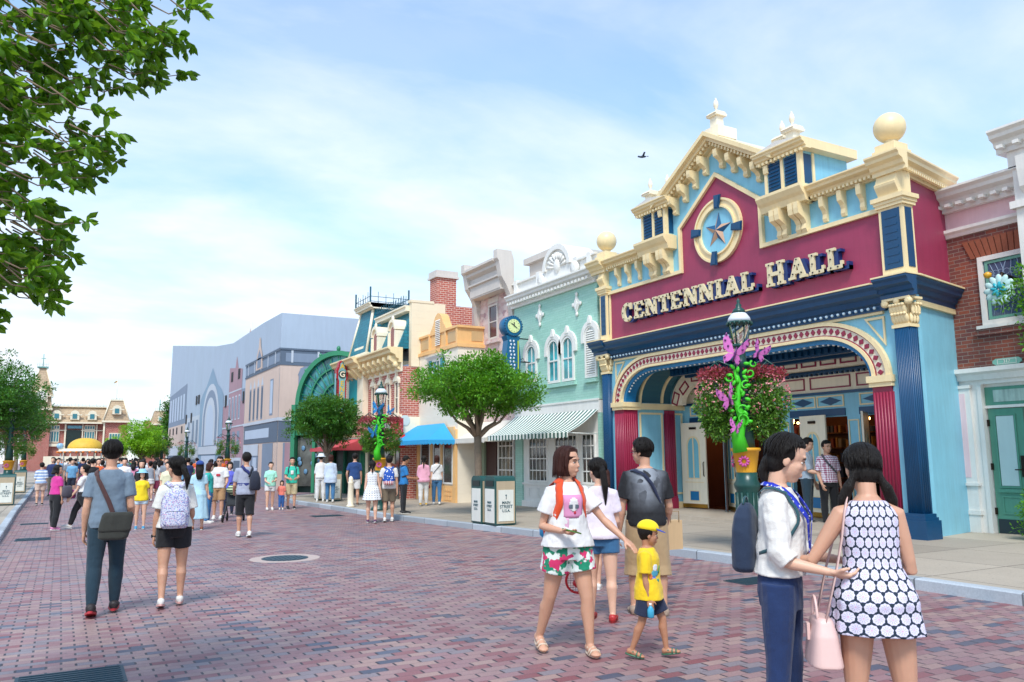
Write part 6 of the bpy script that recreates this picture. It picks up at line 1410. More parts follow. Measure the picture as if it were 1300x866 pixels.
    if vine:
        m=MB(); m.tube([(-.06,-.13,1.5),(-.1,-.16,1.75),(-.02,-.2,2.0),(-.1,-.22,2.25),(-.04,-.2,2.5),(-.1,-.2,2.75)],[.13,.1,.07,.06,.05,.03],12)
        for (cx,cz,r_,a0) in ((-.02,2.12,.11,0),(-.13,2.35,.1,2),(.05,2.5,.09,1),(-.18,2.62,.08,3),(.12,2.68,.08,4.),(-.02,1.98,.12,5),(.18,2.82,.07,2)):
            m.tube([(cx+.8*r_*(1-k*.05)*math.cos(a0+k*.5),-.26-.006*k,cz+.8*r_*(1-k*.05)*math.sin(a0+k*.5)) for k in range(12)],[.019-.001*k for k in range(12)],7)
        for k in range(22):
            a=k*2.4; zz=1.95+k*.042; m.ell((-.05+.13*math.cos(a),-.26,zz),(.055,.02,.028),7,5,rot=Matrix.Rotation(a,3,'Y'))
        part(m,'vine',VINE,t,True)
    RX=lambda a,b=0,c=0: Euler((R(a),R(b),R(c))).to_matrix().to_4x4()
    for (cx,cz,s,b_,cz2) in bf:
        m=MB();m2=MB(); butterfly(m,m2,(cx,-.36,cz),s,RX(10,b_,cz2)); wq=part(m,'butterfly',bd[0],t,True); part(m2,'wing_spots',bd[1],wq,True)
    return t
PK=(paint('wing_pink','#d873c0',.35),paint('wing_dark','#5a1f62',.4)); BLB=(paint('wing_blue','#2f8fd0',.35),paint('wing_navy','#173a70',.4))
B1=[(-.09,2.98,.3,14,25),(-.2,2.28,.24,-22,40),(-.12,1.85,.15,10,30),(.26,2.97,.2,30,-30)]
L1=lamp(9.2,9.06,'street lamp with flower baskets and pink butterflies before the porch',B1,PK,95,True,1)
L2=lamp(8.45,23.3,'green street lamp with blue butterflies on its baskets before the mansard building',[(-.1,3.0,.26,10,20),(-.18,2.3,.24,-15,30),(.25,2.95,.18,25,-30)],BLB,60,True,2)
LL=lamp(8.0,46.5,'far street lamp with hanging basket before the cream printed facade',[],None,34,False,3)
for (x,y,l) in ((7.95,63,'far street lamp with hanging basket in front of the pointed printed facade'),(7.9,79,'far street lamp beside the bright yellow-green trees'),(-1.85,38.5,'street lamp with yellow pot on the left pavement behind the nearer bin'),(-1.95,56,'street lamp with yellow pot farther along the left pavement'),(7.95,98,'farthest street lamp on the right before the dark tree')):
    c=copytree(LL); c.location=(x,y,gz(y)+PV); c['label']=l
# ================================================================== people
def skinmat(name,c):
    key=('sk',name)
    if key in MATS: return MATS[key]
    t=NT(name); c=srgb(c); n=t.noise(t.obj(),14,3); t.base(t.mix(n.outputs[0],sc_(c,.93),sc_(c,1.06))); t.rough(.5); t.b.inputs['Subsurface Weight'].default_value=.12; t.b.inputs['Subsurface Radius'].default_value=(.4,.15,.08); t.b.inputs['Subsurface Scale'].default_value=.02
    MATS[key]=t.mat; return t.mat
SK={'a':skinmat('skin_light','#d6a98f'),'b':skinmat('skin_warm','#c7977c'),'c':skinmat('skin_tan','#b07c5e')}
def hairmat(name,c):
    key=('h',name)
    if key in MATS: return MATS[key]
    t=NT(name); c=srgb(c); n=t.noise(t.mapv(t.obj(),(160,160,8)),1,3); t.base(t.mix(n.outputs[0],sc_(c,.6),sc_(c,1.5))); t.rough(.5); t.b.inputs['Specular IOR Level'].default_value=.25; t.bump(n.outputs[0],.012,.9); MATS[key]=t.mat; return t.mat
HB=hairmat('black_hair','#17120f'); HBR=hairmat('brown_hair','#3a1d16')
TEXC=bpy.data.textures.new('cloth_folds','CLOUDS'); TEXC.noise_scale=.10; TEXC.noise_depth=2
TEXD=bpy.data.textures.new('cloth_creases','CLOUDS'); TEXD.noise_scale=.032; TEXD.noise_depth=1
TM={'m':[(.46,.076,.062,0),(.52,.090,.067,-.004),(.58,.085,.060,0),(.63,.080,.057,.002),(.70,.086,.062,.004),(.745,.092,.064,.003),(.775,.090,.057,0),(.797,.076,.048,-.004),(.812,.056,.042,-.006),(.835,.038,.038,-.007)],
    'f':[(.46,.082,.066,0),(.52,.096,.072,-.006),(.58,.083,.060,-.001),(.63,.069,.050,.001),(.70,.076,.056,.004),(.74,.080,.062,.008),(.772,.079,.052,.001),(.794,.067,.044,-.004),(.81,.050,.038,-.006),(.832,.033,.034,-.007)]}
TM['k']=[(z,rx*1.02,ry*1.12,yo) for z,rx,ry,yo in TM['m']]
def prof(sex,z):
    T=TM[sex]
    if z<=T[0][0]: return T[0][1:]
    for a,b in zip(T[:-1],T[1:]):
        if z<=b[0]:
            t=(z-a[0])/(b[0]-a[0]); return tuple(a[i]+(b[i]-a[i])*t for i in (1,2,3))
    return T[-1][1:]
class P: pass
ARM0=((.16,.02,-1),(.06,.22,-1)); LEG0=((.05,0,-1),(.0,0,-1),0)
def walkp(a=1,lead='L'):
    A=((.03,.36*a,-1),(.0,.10*a,-1),0); B=((.03,-.26*a,-1),(.0,-.55*a,-1),28*a)
    return {('LL' if lead=='L' else 'RL'):A,('RL' if lead=='L' else 'LL'):B,('RA' if lead=='L' else 'LA'):((.16,.28*a,-1),(.04,.5*a,-1)),('LA' if lead=='L' else 'RA'):((.16,-.25*a,-1),(.05,.0,-1))}
def finish(o,vox,sm=4,fold=0,fac=.5):
    r=o.modifiers.new('fuse','REMESH'); r.mode='VOXEL'; r.voxel_size=vox; r.use_smooth_shade=True
    s=o.modifiers.new('soften','SMOOTH'); s.factor=fac; s.iterations=sm
    if fold:
        d=o.modifiers.new('folds','DISPLACE'); d.texture=TEXC; d.strength=fold; d.mid_level=.5; d.texture_coords='LOCAL'
        if vox<.01:
            d=o.modifiers.new('creases','DISPLACE'); d.texture=TEXD; d.strength=fold*.12; d.mid_level=.5; d.texture_coords='LOCAL'
    return o
def person(label,x,y,az,h,sex,pose,fit,vox=.012,z=None,group=None,skin='a',face=False,onpave=False,hs=1.0,wide=1.0):
    p=P(); p.h=h; p.sex=sex; p.fit=fit; p.vox=vox; p.wide=wide
    gzz=(gz(y)+(PV if onpave else 0)+.008) if z is None else z
    T=thing('person',label,'person',(x,y,gzz),-R(az),group); p.root=T; p.az=az
    skm=SK[skin]
    lean=R(pose.get('lean',0)); tw=R(pose.get('twist',0)); sd=R(pose.get('side',0))
    hip=Vector((0,0,.50))
    Rt=Matrix.Rotation(-lean,3,'X')@Matrix.Rotation(sd,3,'Y')
    RT=Rt@Matrix.Rotation(tw,3,'Z')
    def tor(v,k=1.0): 
        v=Vector(v); q=min(1,max(0,(v.z-.5)/.2)); Rm=Rt.lerp(RT,q) if tw else Rt
        return hip+Rm@(v-hip)
    sw={'m':.092,'f':.080,'k':.092}[sex]*wide; hw={'m':.050,'f':.052,'k':.05}[sex]*wide
    J={}
    for S,s in (('R',1),('L',-1)):
        th,sh,toe=pose.get(S+'L',LEG0); hj=Vector((s*hw,0,.50)); kn=hj+.235*Vector((s*th[0],th[1],th[2])).normalized(); an=kn+.225*Vector((s*sh[0],sh[1],sh[2])).normalized()
        J[S+'hip'],J[S+'kn'],J[S+'an'],J[S+'toe']=hj,kn,an,toe
        ua,fa=pose.get(S+'A',ARM0); sj=tor((s*sw,-.002,.775)); 
        ub=(RT@Vector((s*ua[0],ua[1],ua[2]))).normalized(); fb_=(RT@Vector((s*fa[0],fa[1],fa[2]))).normalized()
        el=sj+.172*ub; wr=el+.145*fb_; J[S+'sh'],J[S+'el'],J[S+'wr'],J[S+'fd'],J[S+'ud']=sj,el,wr,fb_,ub
    # feet -> ground shift
    feet={}
    zmin=9
    for S in 'RL':
        toe=R(J[S+'toe']); fy=pose.get(S+'foot',0); d=Matrix.Rotation(R(fy),3,'Z')@Vector((0,math.cos(toe),-math.sin(toe))); u=d.cross(Vector((1,0,0))); u=-u if u.z<0 else u
        heel=J[S+'an']-u*.036-d*.03; ball=J[S+'an']-u*.036+d*.085; tip=J[S+'an']-u*.036+d*.118
        feet[S]=(d,u); zmin=min(zmin,heel.z,ball.z,tip.z)
    dz=Vector((0,0,-zmin))
    for k in list(J): 
        if k[1:] in('hip','kn','an','sh','el','wr'): J[k]=J[k]+dz
    def W(v): return (Vector(v)+0*dz)*h
    def tt(v): return (tor(v)+dz)
    p.J={k:(v*h if isinstance(v,Vector) and k[1:] in('hip','kn','an','sh','el','wr') else v) for k,v in J.items()}; p.tt=lambda v: tt(v)*h; p.RT=RT
    # head frame
    hy,hp,ht=pose.get('head',(0,0,0)); Rh=RT@Matrix.Rotation(R(hy),3,'Z')@Matrix.Rotation(-R(hp),3,'X')@Matrix.Rotation(R(ht),3,'Y')
    hh=.146*hs; nb=tt((0,-.008,.83)); chin=nb+Rh@Vector((0,.010,.022+(.0 if hs==1 else -.010)))
    def HD(v): return (chin+Rh@(Vector(v)*hh))*h
    p.HD=HD; p.Rh=Rh; p.hh=hh*h
    H=h
    # ---------------- body
    m=MB()
    rl=[]
    for z_,rx,ry,yo in TM[sex]:
        kk=.88 if z_<.80 else 1
        rl.append((tt((0,yo,z_))*H,rx*wide*H*kk,ry*wide*H*kk,RT if z_>.6 else Rt))
    m.rings(rl,24,e=.88)
    m.tube([tt((0,-.008,.80))*H,(nb+Vector((0,0,.01)))*H,HD((0,-.12,.28))],[.040*H,.030*H,.030*H*(1 if hs==1 else 1.15)],14,round_=True)
    m.ell(HD((0,-.05,.62)),(.335*hh*H,.40*hh*H,.37*hh*H),20,14,rot=Rh); m.ell(HD((0,.10,.36)),(.275*hh*H,.27*hh*H,.33*hh*H),18,12,rot=Rh); m.ell(HD((0,.16,.12)),(.15*hh*H,.17*hh*H,.12*hh*H),12,8,rot=Rh)
    for s in (-1,1):
        m.ell(HD((s*.15,.2,.38)),(.11*hh*H,.12*hh*H,.11*hh*H),10,8,rot=Rh); m.ell(HD((s*.325,-.05,.44)),(.045*hh*H,.085*hh*H,.13*hh*H),10,8,rot=Rh)
    m.tube([HD((0,.32,.56)),HD((0,.375,.44)),HD((0,.40,.375))],[.030*hh*H,.036*hh*H,.046*hh*H],8,round_=True); m.ell(HD((0,.34,.22)),(.115*hh*H,.05*hh*H,.05*hh*H),10,8,rot=Rh); m.ell(HD((0,.31,.62)),(.22*hh*H,.06*hh*H,.05*hh*H),12,8,rot=Rh)
    if sex=='f':
        for s in (-1,1): m.ell(tt((s*.038,.05,.728))*H,(.030*H,.024*H,.030*H),12,8,rot=RT)
    for S,s in (('R',1),('L',-1)):
        a,b_,c_=J[S+'sh']*H,J[S+'el']*H,J[S+'wr']*H; k={'m':1.0,'f':.86,'k':1.05}[sex]*H*wide
        m.tube([tt((s*.04,-.004,.79))*H,a,a.lerp(b_,.45),a.lerp(b_,.85),b_,b_.lerp(c_,.25),b_.lerp(c_,.6),c_],[.034*k,.034*k,.029*k,.0225*k,.0215*k,.0245*k,.020*k,.0145*k],12,round_=True)
        # hand
        d=J[S+'fd']; out=RT@Vector((s,0,0)); n=pose.get(S+'palm'); n=(RT@Vector((s*n[0],n[1],n[2]))) if n else -out
        n=(n-d*n.dot(d)).normalized(); tdir=n.cross(d)*(-s if True else 1); 
        fwdv=RT@Vector((0,1,0.3))
        if pose.get(S+'palm') is None and tdir.dot(fwdv)<0: tdir=-tdir
        hk=H*(1.0 if sex!='f' else .93)*(1 if hs==1 else 1.1); cu=R(pose.get(S+'curl',22))
        p0=c_; 
        for q in (-1,0,1): m.tube([p0+tdir*q*.006*hk,p0+d*.03*hk+tdir*q*.013*hk,p0+d*.055*hk+tdir*q*.0145*hk],[.010*hk,.0105*hk,.0088*hk],8,round_=True)
        for q,L in ((1.5,.041),(.5,.046),(-.5,.043),(-1.5,.034)):
            b0=p0+d*.052*hk+tdir*q*.0105*hk; d1=d*math.cos(cu)+n*math.sin(cu)+tdir*q*.05; d2=d*math.cos(cu*2.3)+n*math.sin(cu*2.3); m.tube([b0,b0+d1*L*.5*hk,b0+d1*L*.5*hk+d2*L*.5*hk],[.0062*hk,.0056*hk,.0045*hk],7,round_=True)
        tb=p0+d*.018*hk+tdir*.014*hk; m.tube([tb,tb+(d*.6+tdir*.75+n*.25)*.026*hk,tb+(d*.6+tdir*.75+n*.25)*.026*hk+(d*.85+tdir*.2+n*.4)*.02*hk],[.0085*hk,.007*hk,.0052*hk],8,round_=True)
        p.__dict__[S+'hand']=p0+d*.05*hk; p.__dict__[S+'n']=n; p.__dict__[S+'t']=tdir; p.__dict__[S+'d']=d
        # leg
        a,b_,c_=J[S+'hip']*H,J[S+'kn']*H,J[S+'an']*H; k={'m':1,'f':1.02,'k':1.0}[sex]*H*wide
        bq=fit.get('bottom') or {}; cov=bq.get('len',0) if bq.get('kind')!='skirt' else .2
        back=Vector((0,-1,0)); cf=b_.lerp(c_,.28)+back*.006*H
        m.tube([a+Vector((0,0,.02*H)),a.lerp(b_,.3),a.lerp(b_,.75),b_,b_.lerp(c_,.12),cf,b_.lerp(c_,.62),c_-(c_-b_)*.03,c_],[.046*k,.050*k if cov<.3 else .046*k,.040*k if cov<.4 else .034*k,.0325*k if cov<.55 else .028*k,.031*k if cov<.6 else .027*k,.0345*k if cov<.8 else .029*k,.0255*k if cov<.9 else .021*k,.0195*k,.02*k],14,round_=True)
        f,u=feet[S]; A=c_; 
        m.tube([A-u*.012*H-f*.018*H,A-u*.016*H+f*.02*H,A-u*.024*H+f*.06*H,A-u*.028*H+f*.09*H],[.022*k,.022*k,.019*k,.014*k],12,round_=True); m.ell(A-u*.024*H-f*.02*H,(.017*k,.02*k,.015*k),8,6)
        m.ell(A-u*.027*H+f*.085*H,(.026*k,.025*k,.011*k),10,6,rot=Matrix.Rotation(-R(J[S+'toe']),3,'X'))
    body=part(m,'body',skm,T,True,fix=False); finish(body,vox,3 if vox<.009 else 2)
    p.body=body; p.feet=feet
    # ---------------- face
    if face:
        EW=paint('eye_white','#e9e4df',.2); EI=paint('eye_dark','#1d120d',.15); LP=paint('lip','#b06a62',.45)
        for s in (-1,1):
            m=MB(); m.ell(HD((s*.135,.283,.485)),(.058*hh*H,.036*hh*H,.020*hh*H),10,8,rot=Rh); m.ell(HD((s*.135,.308,.485)),(.026*hh*H,.014*hh*H,.021*hh*H),8,6,1,rot=Rh); part(m,'eye',[EW,EI],T,True,fix=False)
            m=MB(); m.tube([HD((s*.06,.345,.575)),HD((s*.14,.345,.60)),HD((s*.22,.29,.575))],[.012*hh*H,.014*hh*H,.008*hh*H],6); m.tube([HD((s*.075,.335,.505)),HD((s*.135,.34,.522)),HD((s*.2,.30,.50))],[.006*hh*H,.009*hh*H,.005*hh*H],6); part(m,'eyebrow',HB,T,True,fix=False)
        m=MB(); m.tube([HD((-.09,.335,.222)),HD((-.03,.368,.232)),HD((.03,.368,.232)),HD((.09,.335,.222))],[.010*hh*H,.017*hh*H,.017*hh*H,.010*hh*H],8,round_=True); m.tube([HD((-.07,.337,.195)),HD((0,.362,.188)),HD((.07,.337,.195))],[.010*hh*H,.019*hh*H,.010*hh*H],8,round_=True); part(m,'lips',LP,T,True,fix=False)
    # ---------------- hair
    hr=fit.get('hair','short'); hm=fit.get('hairmat',HB)
    if hr:
        m=MB()
        fr=fit.get('fringe',.82)
        def fn(d):
            # front of the face is pulled inside the head
            k=1.0
            if d.y>.15:
                lim=(fr-.64)/.42
                if d.z<lim: k=1-.35*min(1,(lim-d.z)*3)*min(1,(d.y-.15)*4)
            return k
        low=-.9 if hr!='short' else -.55
        m.ell(HD((0,-.075,.645)),(.395*hh*H,.455*hh*H,.425*hh*H),26,18,rot=Rh,fn=fn)
        m.ell(HD((0,-.20,.46 if hr=='short' else .42)),((.27 if hr=='short' else .30)*hh*H,.25*hh*H,(.27 if hr=='short' else .36)*hh*H),16,10,rot=Rh)
        for s in (-1,1): m.ell(HD((s*.31,-.02,.60)),(.055*hh*H,.13*hh*H,.17*hh*H),8,6,rot=Rh)
        if hr=='short':
            random.seed(int(x*100)+3)
            for k in range(20):
                a=random.uniform(-1.2,4.3); zz=random.uniform(.75,1.04); r_=.36*math.sqrt(max(.02,1-((zz-.64)/.43)**2)); q=HD((r_*math.cos(a),-.07+r_*1.12*math.sin(a),zz)); q2=HD((r_*1.06*math.cos(a+.15),-.06+r_*1.16*math.sin(a+.15),zz+.045)); m.tube([q,q2],[.045*hh*H,.022*hh*H],5,round_=True)
        if hr=='bob':
            m.rings([(HD((0,-.06,.70)),.38*hh*H,.42*hh*H,Rh),(HD((0,-.13,.45)),.40*hh*H,.36*hh*H,Rh),(HD((0,-.13,.2)),.41*hh*H,.33*hh*H,Rh),(HD((0,-.12,.02)),.36*hh*H,.27*hh*H,Rh)],20)
            for s in (-1,1): m.tube([HD((s*.28,.12,.9)),HD((s*.345,.10,.6)),HD((s*.345,.10,.36)),HD((s*.30,.12,.14))],[.09*hh*H,.075*hh*H,.07*hh*H,.03*hh*H],8,round_=True)
        L=fit.get('hairlen',.16)
        dn=Vector((0,0,-1))
        if hr in('long',):
            a=HD((0,-.30,.55)); m.rings([(a,.33*hh*H,.18*hh*H,None),(a+Vector((0,-.02*H,-.06*H)),.38*hh*H,.20*hh*H,None),(a+Vector((0,-.03*H,-L*.7*H)),.36*hh*H,.17*hh*H,None),(a+Vector((0,-.03*H,-L*H)),.22*hh*H,.09*hh*H,None)],16)
            for s in (-1,1): m.tube([HD((s*.30,0,.6)),HD((s*.33,-.04,.2)),HD((s*.32,-.05,-.15))],[.1*hh*H,.09*hh*H,.06*hh*H],8,round_=True)
        if hr=='pony':
            b=HD((0,-.46,.62)); m.ell(b,(.10*hh*H,.10*hh*H,.10*hh*H),8,6); sx_=fit.get('ponyside',0)*H; m.tube([b,b+Vector((sx_*.3,-.035*H,-.03*H)),b+Vector((sx_,-.04*H,-L*.6*H)),b+Vector((sx_,-.03*H,-L*1.15*H))],[.10*hh*H,.15*hh*H,.15*hh*H,.03*hh*H],12,round_=True)
        if hr=='lowpony':
            b=HD((0,-.42,.30)); m.tube([HD((0,-.25,.5)),b,b+Vector((0,-.014*H,-.03*H)),b+Vector((0,-.010*H,-L*.5*H)),b+Vector((0,0,-L*H))],[.20*hh*H,.12*hh*H,.11*hh*H,.10*hh*H,.03*hh*H],12,round_=True)
        if hr=='pigtails':
            for s in (-1,1):
                b=HD((s*.30,-.22,.20)); m.ell(b,(.09*hh*H,.09*hh*H,.09*hh*H),8,6); m.tube([HD((s*.2,-.2,.42)),b,b+RT@Vector((s*.014*H,.0*H,-.025*H)),b+RT@Vector((s*.030*H,.012*H,-L*.5*H)),b+RT@Vector((s*.046*H,.04*H,-L*H))],[.15*hh*H,.075*hh*H,.12*hh*H,.125*hh*H,.03*hh*H],12,round_=True)
        if hr=='bun': m.ell(HD((0,-.48,.75)),(.17*hh*H,.17*hh*H,.17*hh*H),12,8)
        if fit.get('bangs'):
            for k in range(7): t=(k-3)/3; m.tube([HD((t*.12,.24,1.0)),HD((t*.26,.345-.1*t*t,.82)),HD((t*.31,.335-.14*t*t,fit['bangs']+.03*math.sin(k*2)))],[.05*hh*H,.036*hh*H,.010*hh*H],7,round_=True)
        hv=max(vox*.8,.0045) if vox<.01 else vox; o=part(m,'hair',hm,T,True,fix=False); finish(o,hv,2)
        if vox<.0095 and not fit.get('hat'):
            random.seed(int(x*37)+5); m=MB(); up_=hr in('pony','bun'); zend={'short':.44,'bob':.0,'long':.1,'lowpony':.34,'pony':.36,'pigtails':.28,'bun':.36}[hr]
            tied=hr in('pony','bun','lowpony','pigtails')
            for k in range(150):
                a=random.uniform(0,2*PI); fd=math.sin(a)          # +1 is the face side
                ze=zend+random.uniform(-.05,.05)+(.12 if tied else 0)
                if tied and fd>-.15: ze=max(ze,.56+.4*(fd+.15))
                if fd>.25: ze=max(ze,(fr+.02) if fd>.5 else .55+.5*(fd-.25))
                pts=[]; n_=7; off=random.uniform(1.0,1.035); ph=random.uniform(-.25,.25)
                for i in range(n_+1):
                    t=i/n_; zz=1.055+(ze-1.055)*t*t if True else 0
                    zz=1.06-(1.06-ze)*(1-math.cos(t*PI/2)); q=max(0,1-((zz-.645)/.43)**2)**.5 if zz>.645 else 1.0-(0 if hr=='bob' else .12*((.645-zz)/.4))
                    aa=a+ph*t; pts.append(HD((.398*q*off*math.cos(aa),-.075+(.458 if math.sin(aa)<0 else .44)*q*off*math.sin(aa)-(.0 if zz>.5 else .05*(.5-zz)),zz)))
                m.tube(pts,[.004*h/1.7]*4+[.0045*h/1.7]*3+[.0012],4)
            if hr=='short':
                for k in range(60):
                    a=random.uniform(0,2*PI); zz=random.uniform(.62,1.05); q=max(.02,1-((zz-.645)/.43)**2)**.5
                    if math.sin(a)>.3 and zz<fr: continue
                    b0=HD((.39*q*math.cos(a),-.075+.45*q*math.sin(a),zz)); b1=HD((.412*q*math.cos(a+.2),-.075+.475*q*math.sin(a+.2),zz+.01)); b2=HD((.415*q*math.cos(a+.4),-.075+.48*q*math.sin(a+.4),zz-.04)); m.tube([b0,b1,b2],[.005,.004,.001],4)
            part(m,'hair_strands',hm,T,True,fix=False)
    # ---------------- top
    wv=vox
    ko={'m':1.0,'f':.86,'k':1.05}[sex]*H*wide
    def sleeve(m,S,s,L,ex,ex2=None):
        a,b_,c_=J[S+'sh']*H,J[S+'el']*H,J[S+'wr']*H; ex2=ex if ex2 is None else ex2
        pts=[tt((s*.035,-.004,.788))*H,a]; rr=[.022*ko+ex,.034*ko+ex*.9]
        def at(t):
            if t<=.54: return a.lerp(b_,t/.54),(.033+(.0225-.033)*(t/.54))*ko
            u=(t-.54)/.46; return b_.lerp(c_,u),(.0235+(.0145-.0235)*u)*ko
        n=max(2,int(L*7))
        for i in range(1,n+1):
            q,r=at(L*i/n); pts.append(q); rr.append(r+ex+(ex2-ex)*(i/n))
        m.tube(pts,rr,14,round_=False)
    top=fit.get('top')
    if top:
        m=MB(); hem=top.get('hem',.49); ex=top.get('ease',.013)*H/1.7*1.7; fl=top.get('flare',.01)
        zs=[hem]+[z_ for z_ in (.52,.56,.60,.65,.70,.745,.772,.79,.805,.816) if z_>hem+.012]
        ntop=top.get('neck',.826)
        rl=[]
        for z_ in zs:
            rx,ry,yo=prof(sex,z_); t=max(0,(.70-z_)/.2); w_=top.get('waist',.0); 
            e1=ex+fl*t*H; 
            if not w_: rx=max(rx,prof(sex,.745)[0]*.93) if z_<.72 else rx; ry=max(ry,.062) if z_<.74 else ry
            rl.append((tt((0,yo,z_))*H,rx*wide*H+e1,ry*wide*H+e1*.9,RT if z_>.6 else Rt))
        rx,ry,yo=prof(sex,ntop); rl.append((tt((0,yo,ntop))*H,rx*H*1.05+.006*H,ry*H*1.05+.006*H,RT))
        m.rings(rl,24,e=.9)
        if sex=='f':
            for s in (-1,1): m.ell(tt((s*.037,.046,.726))*H,(.040*H,.028*H,.038*H),12,8,rot=RT)
        sl=top.get('sleeve',.30)
        for S,s in (('R',1),('L',-1)):
            if sl>0: sleeve(m,S,s,sl,top.get('sease',.010)*H,top.get('cuff',top.get('sease',.014))*H)
        o=part(m,top.get('name','shirt'),top['mat'],T,True,fix=False); finish(o,wv,3,top.get('fold',.016))
        p.top=o
    # ---------------- bottom
    bt=fit.get('bottom')
    if bt:
        m=MB(); ex=bt.get('ease',.008)*H; kind=bt['kind']
        wz=bt.get('waistz',.60)
        if kind in('shorts','pants'):
            rl=[]
            for z_ in (.452,.47,.50,.54,.57,wz):
                rx,ry,yo=prof(sex,z_); rl.append((tt((0,yo,z_))*H,rx*wide*H+ex,ry*wide*H+ex,Rt))
            m.rings(rl,22,e=.9)
            L=bt.get('len',.45)
            for S,s in (('R',1),('L',-1)):
                a,b_,c_=J[S+'hip']*H,J[S+'kn']*H,J[S+'an']*H; k={'m':1,'f':1.02,'k':1.0}[sex]*H*wide; wd=bt.get('wide',0)*H
                def at(t):
                    if t<=.51: u=t/.51; return a.lerp(b_,u),(.057+(.034-.057)*u)*k
                    u=(t-.51)/.49; r=(.034+(.0355-.034)*(u/.3)) if u<.3 else (.0355+(.021-.0355)*((u-.3)/.7)); return b_.lerp(c_,u)+Vector((0,-.006*H*math.sin(PI*u),0)),r*k
                n=max(2,int(L*9)); pts=[a+Vector((0,0,.03*H))];rr=[.055*k+ex]
                for i in range(1,n+1): q,r=at(L*i/n); pts.append(q); rr.append(r+ex+wd*(i/n))
                m.tube(pts,rr,16)
        else: # skirt / dress skirt
            hz=bt['hem']; fl=bt.get('flare',.05); rl=[]; n=9; 
            for i in range(n+1):
                z_=wz+(hz-wz)*i/n; t=i/n; rx,ry,yo=prof(sex,max(z_,.50)); rl.append((tt((0,yo if z_>.5 else 0,z_))*H if z_>.5 else (Vector((0,0,z_))+dz)*H,max(rx,.09 if t>.35 else 0)*wide*H+ex+fl*H*t,max(ry,.066 if t>.35 else 0)*wide*H+ex+fl*H*t*.8,Rt))
            m.rings(rl,36)
            pl=bt.get('pleat',0)
            if pl: # gathers
                for i in range((n+1)*36):
                    t=(i//36)/n; a=2*PI*(i%36)/36; c=rl[i//36][0]; v=Vector(m.v[i]); q=(v-Vector(c)); m.v[i]=tuple(Vector(c)+q*(1+pl*t*math.sin(a*9)))
        o=part(m,bt.get('name',{'shorts':'shorts','pants':'trousers','skirt':'skirt'}[kind]),bt['mat'],T,True,fix=False); finish(o,wv,3,bt.get('fold',.010))
        p.bottom=o
    # ---------------- shoes
    sh=fit.get('shoes')
    if sh:
        for S in 'RL':
            f,u=feet[S]; A=J[S+'an']*H; k=H*{'m':1.06,'f':.95,'k':1.0}[sex]; rr=Matrix((f.cross(u),f,u)).transposed()
            mt=sh['mat'] if isinstance(sh['mat'],list) else [sh['mat'],sh.get('sole',WHITE)]
            if sh.get('kind')=='sandal':
                m=MB(); 
                for a_,b_2,w_ in ((-.036,.10,.026),):
                    m.rings([(A-u*.043*k+f*.03*k,.026*k,.075*k,rr),(A-u*.033*k+f*.03*k,.027*k,.077*k,rr)],18,0)
                for q,wd in ((.075,.028),(.045,.027)): m.tube([A-u*.032*k+f*q*k-rr.col[0]*wd*k,A-u*.012*k+f*q*k-rr.col[0]*wd*.6*k,A-u*(.002 if q<.05 else .010)*k+f*q*k,A-u*.012*k+f*q*k+rr.col[0]*wd*.6*k,A-u*.032*k+f*q*k+rr.col[0]*wd*k],.0062*k,6)
                m.tube([A+f*.02*k-rr.col[0]*.02*k-u*.01*k,A-f*.03*k-u*.005*k,A+f*.02*k+rr.col[0]*.02*k-u*.01*k],.006*k,6)
                o=part(m,'sandal',mt[0],T,True,fix=False)
            else:
                m=MB(); hi=sh.get('high',0)
                m.tube([A-u*.016*k-f*.022*k,A-u*.014*k+f*.015*k,A-u*.022*k+f*.05*k,A-u*.027*k+f*.088*k],[.026*k,.026*k,.024*k,.019*k],14,0,True)
                m.ell(A-u*.028*k+f*.085*k,(.030*k,.034*k,.016*k),12,8,0,rr); m.ell(A-u*.024*k-f*.022*k,(.024*k,.024*k,.022*k),10,8,0,rr)
                if hi: m.tube([A-u*.01*k,A+u*.03*k],[.026*k,.025*k],12,0)
                o=part(m,'shoe',mt[0],T,True,fix=False); finish(o,max(vox*.8,.006),2)
                m=MB(); n=20; ol=[]
                for i in range(n): a=2*PI*i/n; ww=.030 if math.sin(a)>0 else .025; ol.append((ww*math.cos(a),.033+.083*math.sin(a)))
                vsl=[A-u*.046*k+rr.col[0]*a*k+f*b_*k for a,b_ in ol]+[A-u*.034*k+rr.col[0]*a*k+f*b_*k for a,b_ in ol]
                m.add(vsl,[tuple(range(n)),tuple(range(2*n-1,n-1,-1))]+[(i,(i+1)%n,n+(i+1)%n,n+i) for i in range(n)]); part(m,'sole',mt[1],o,True)
    # ---------------- hat
    ht_=fit.get('hat')
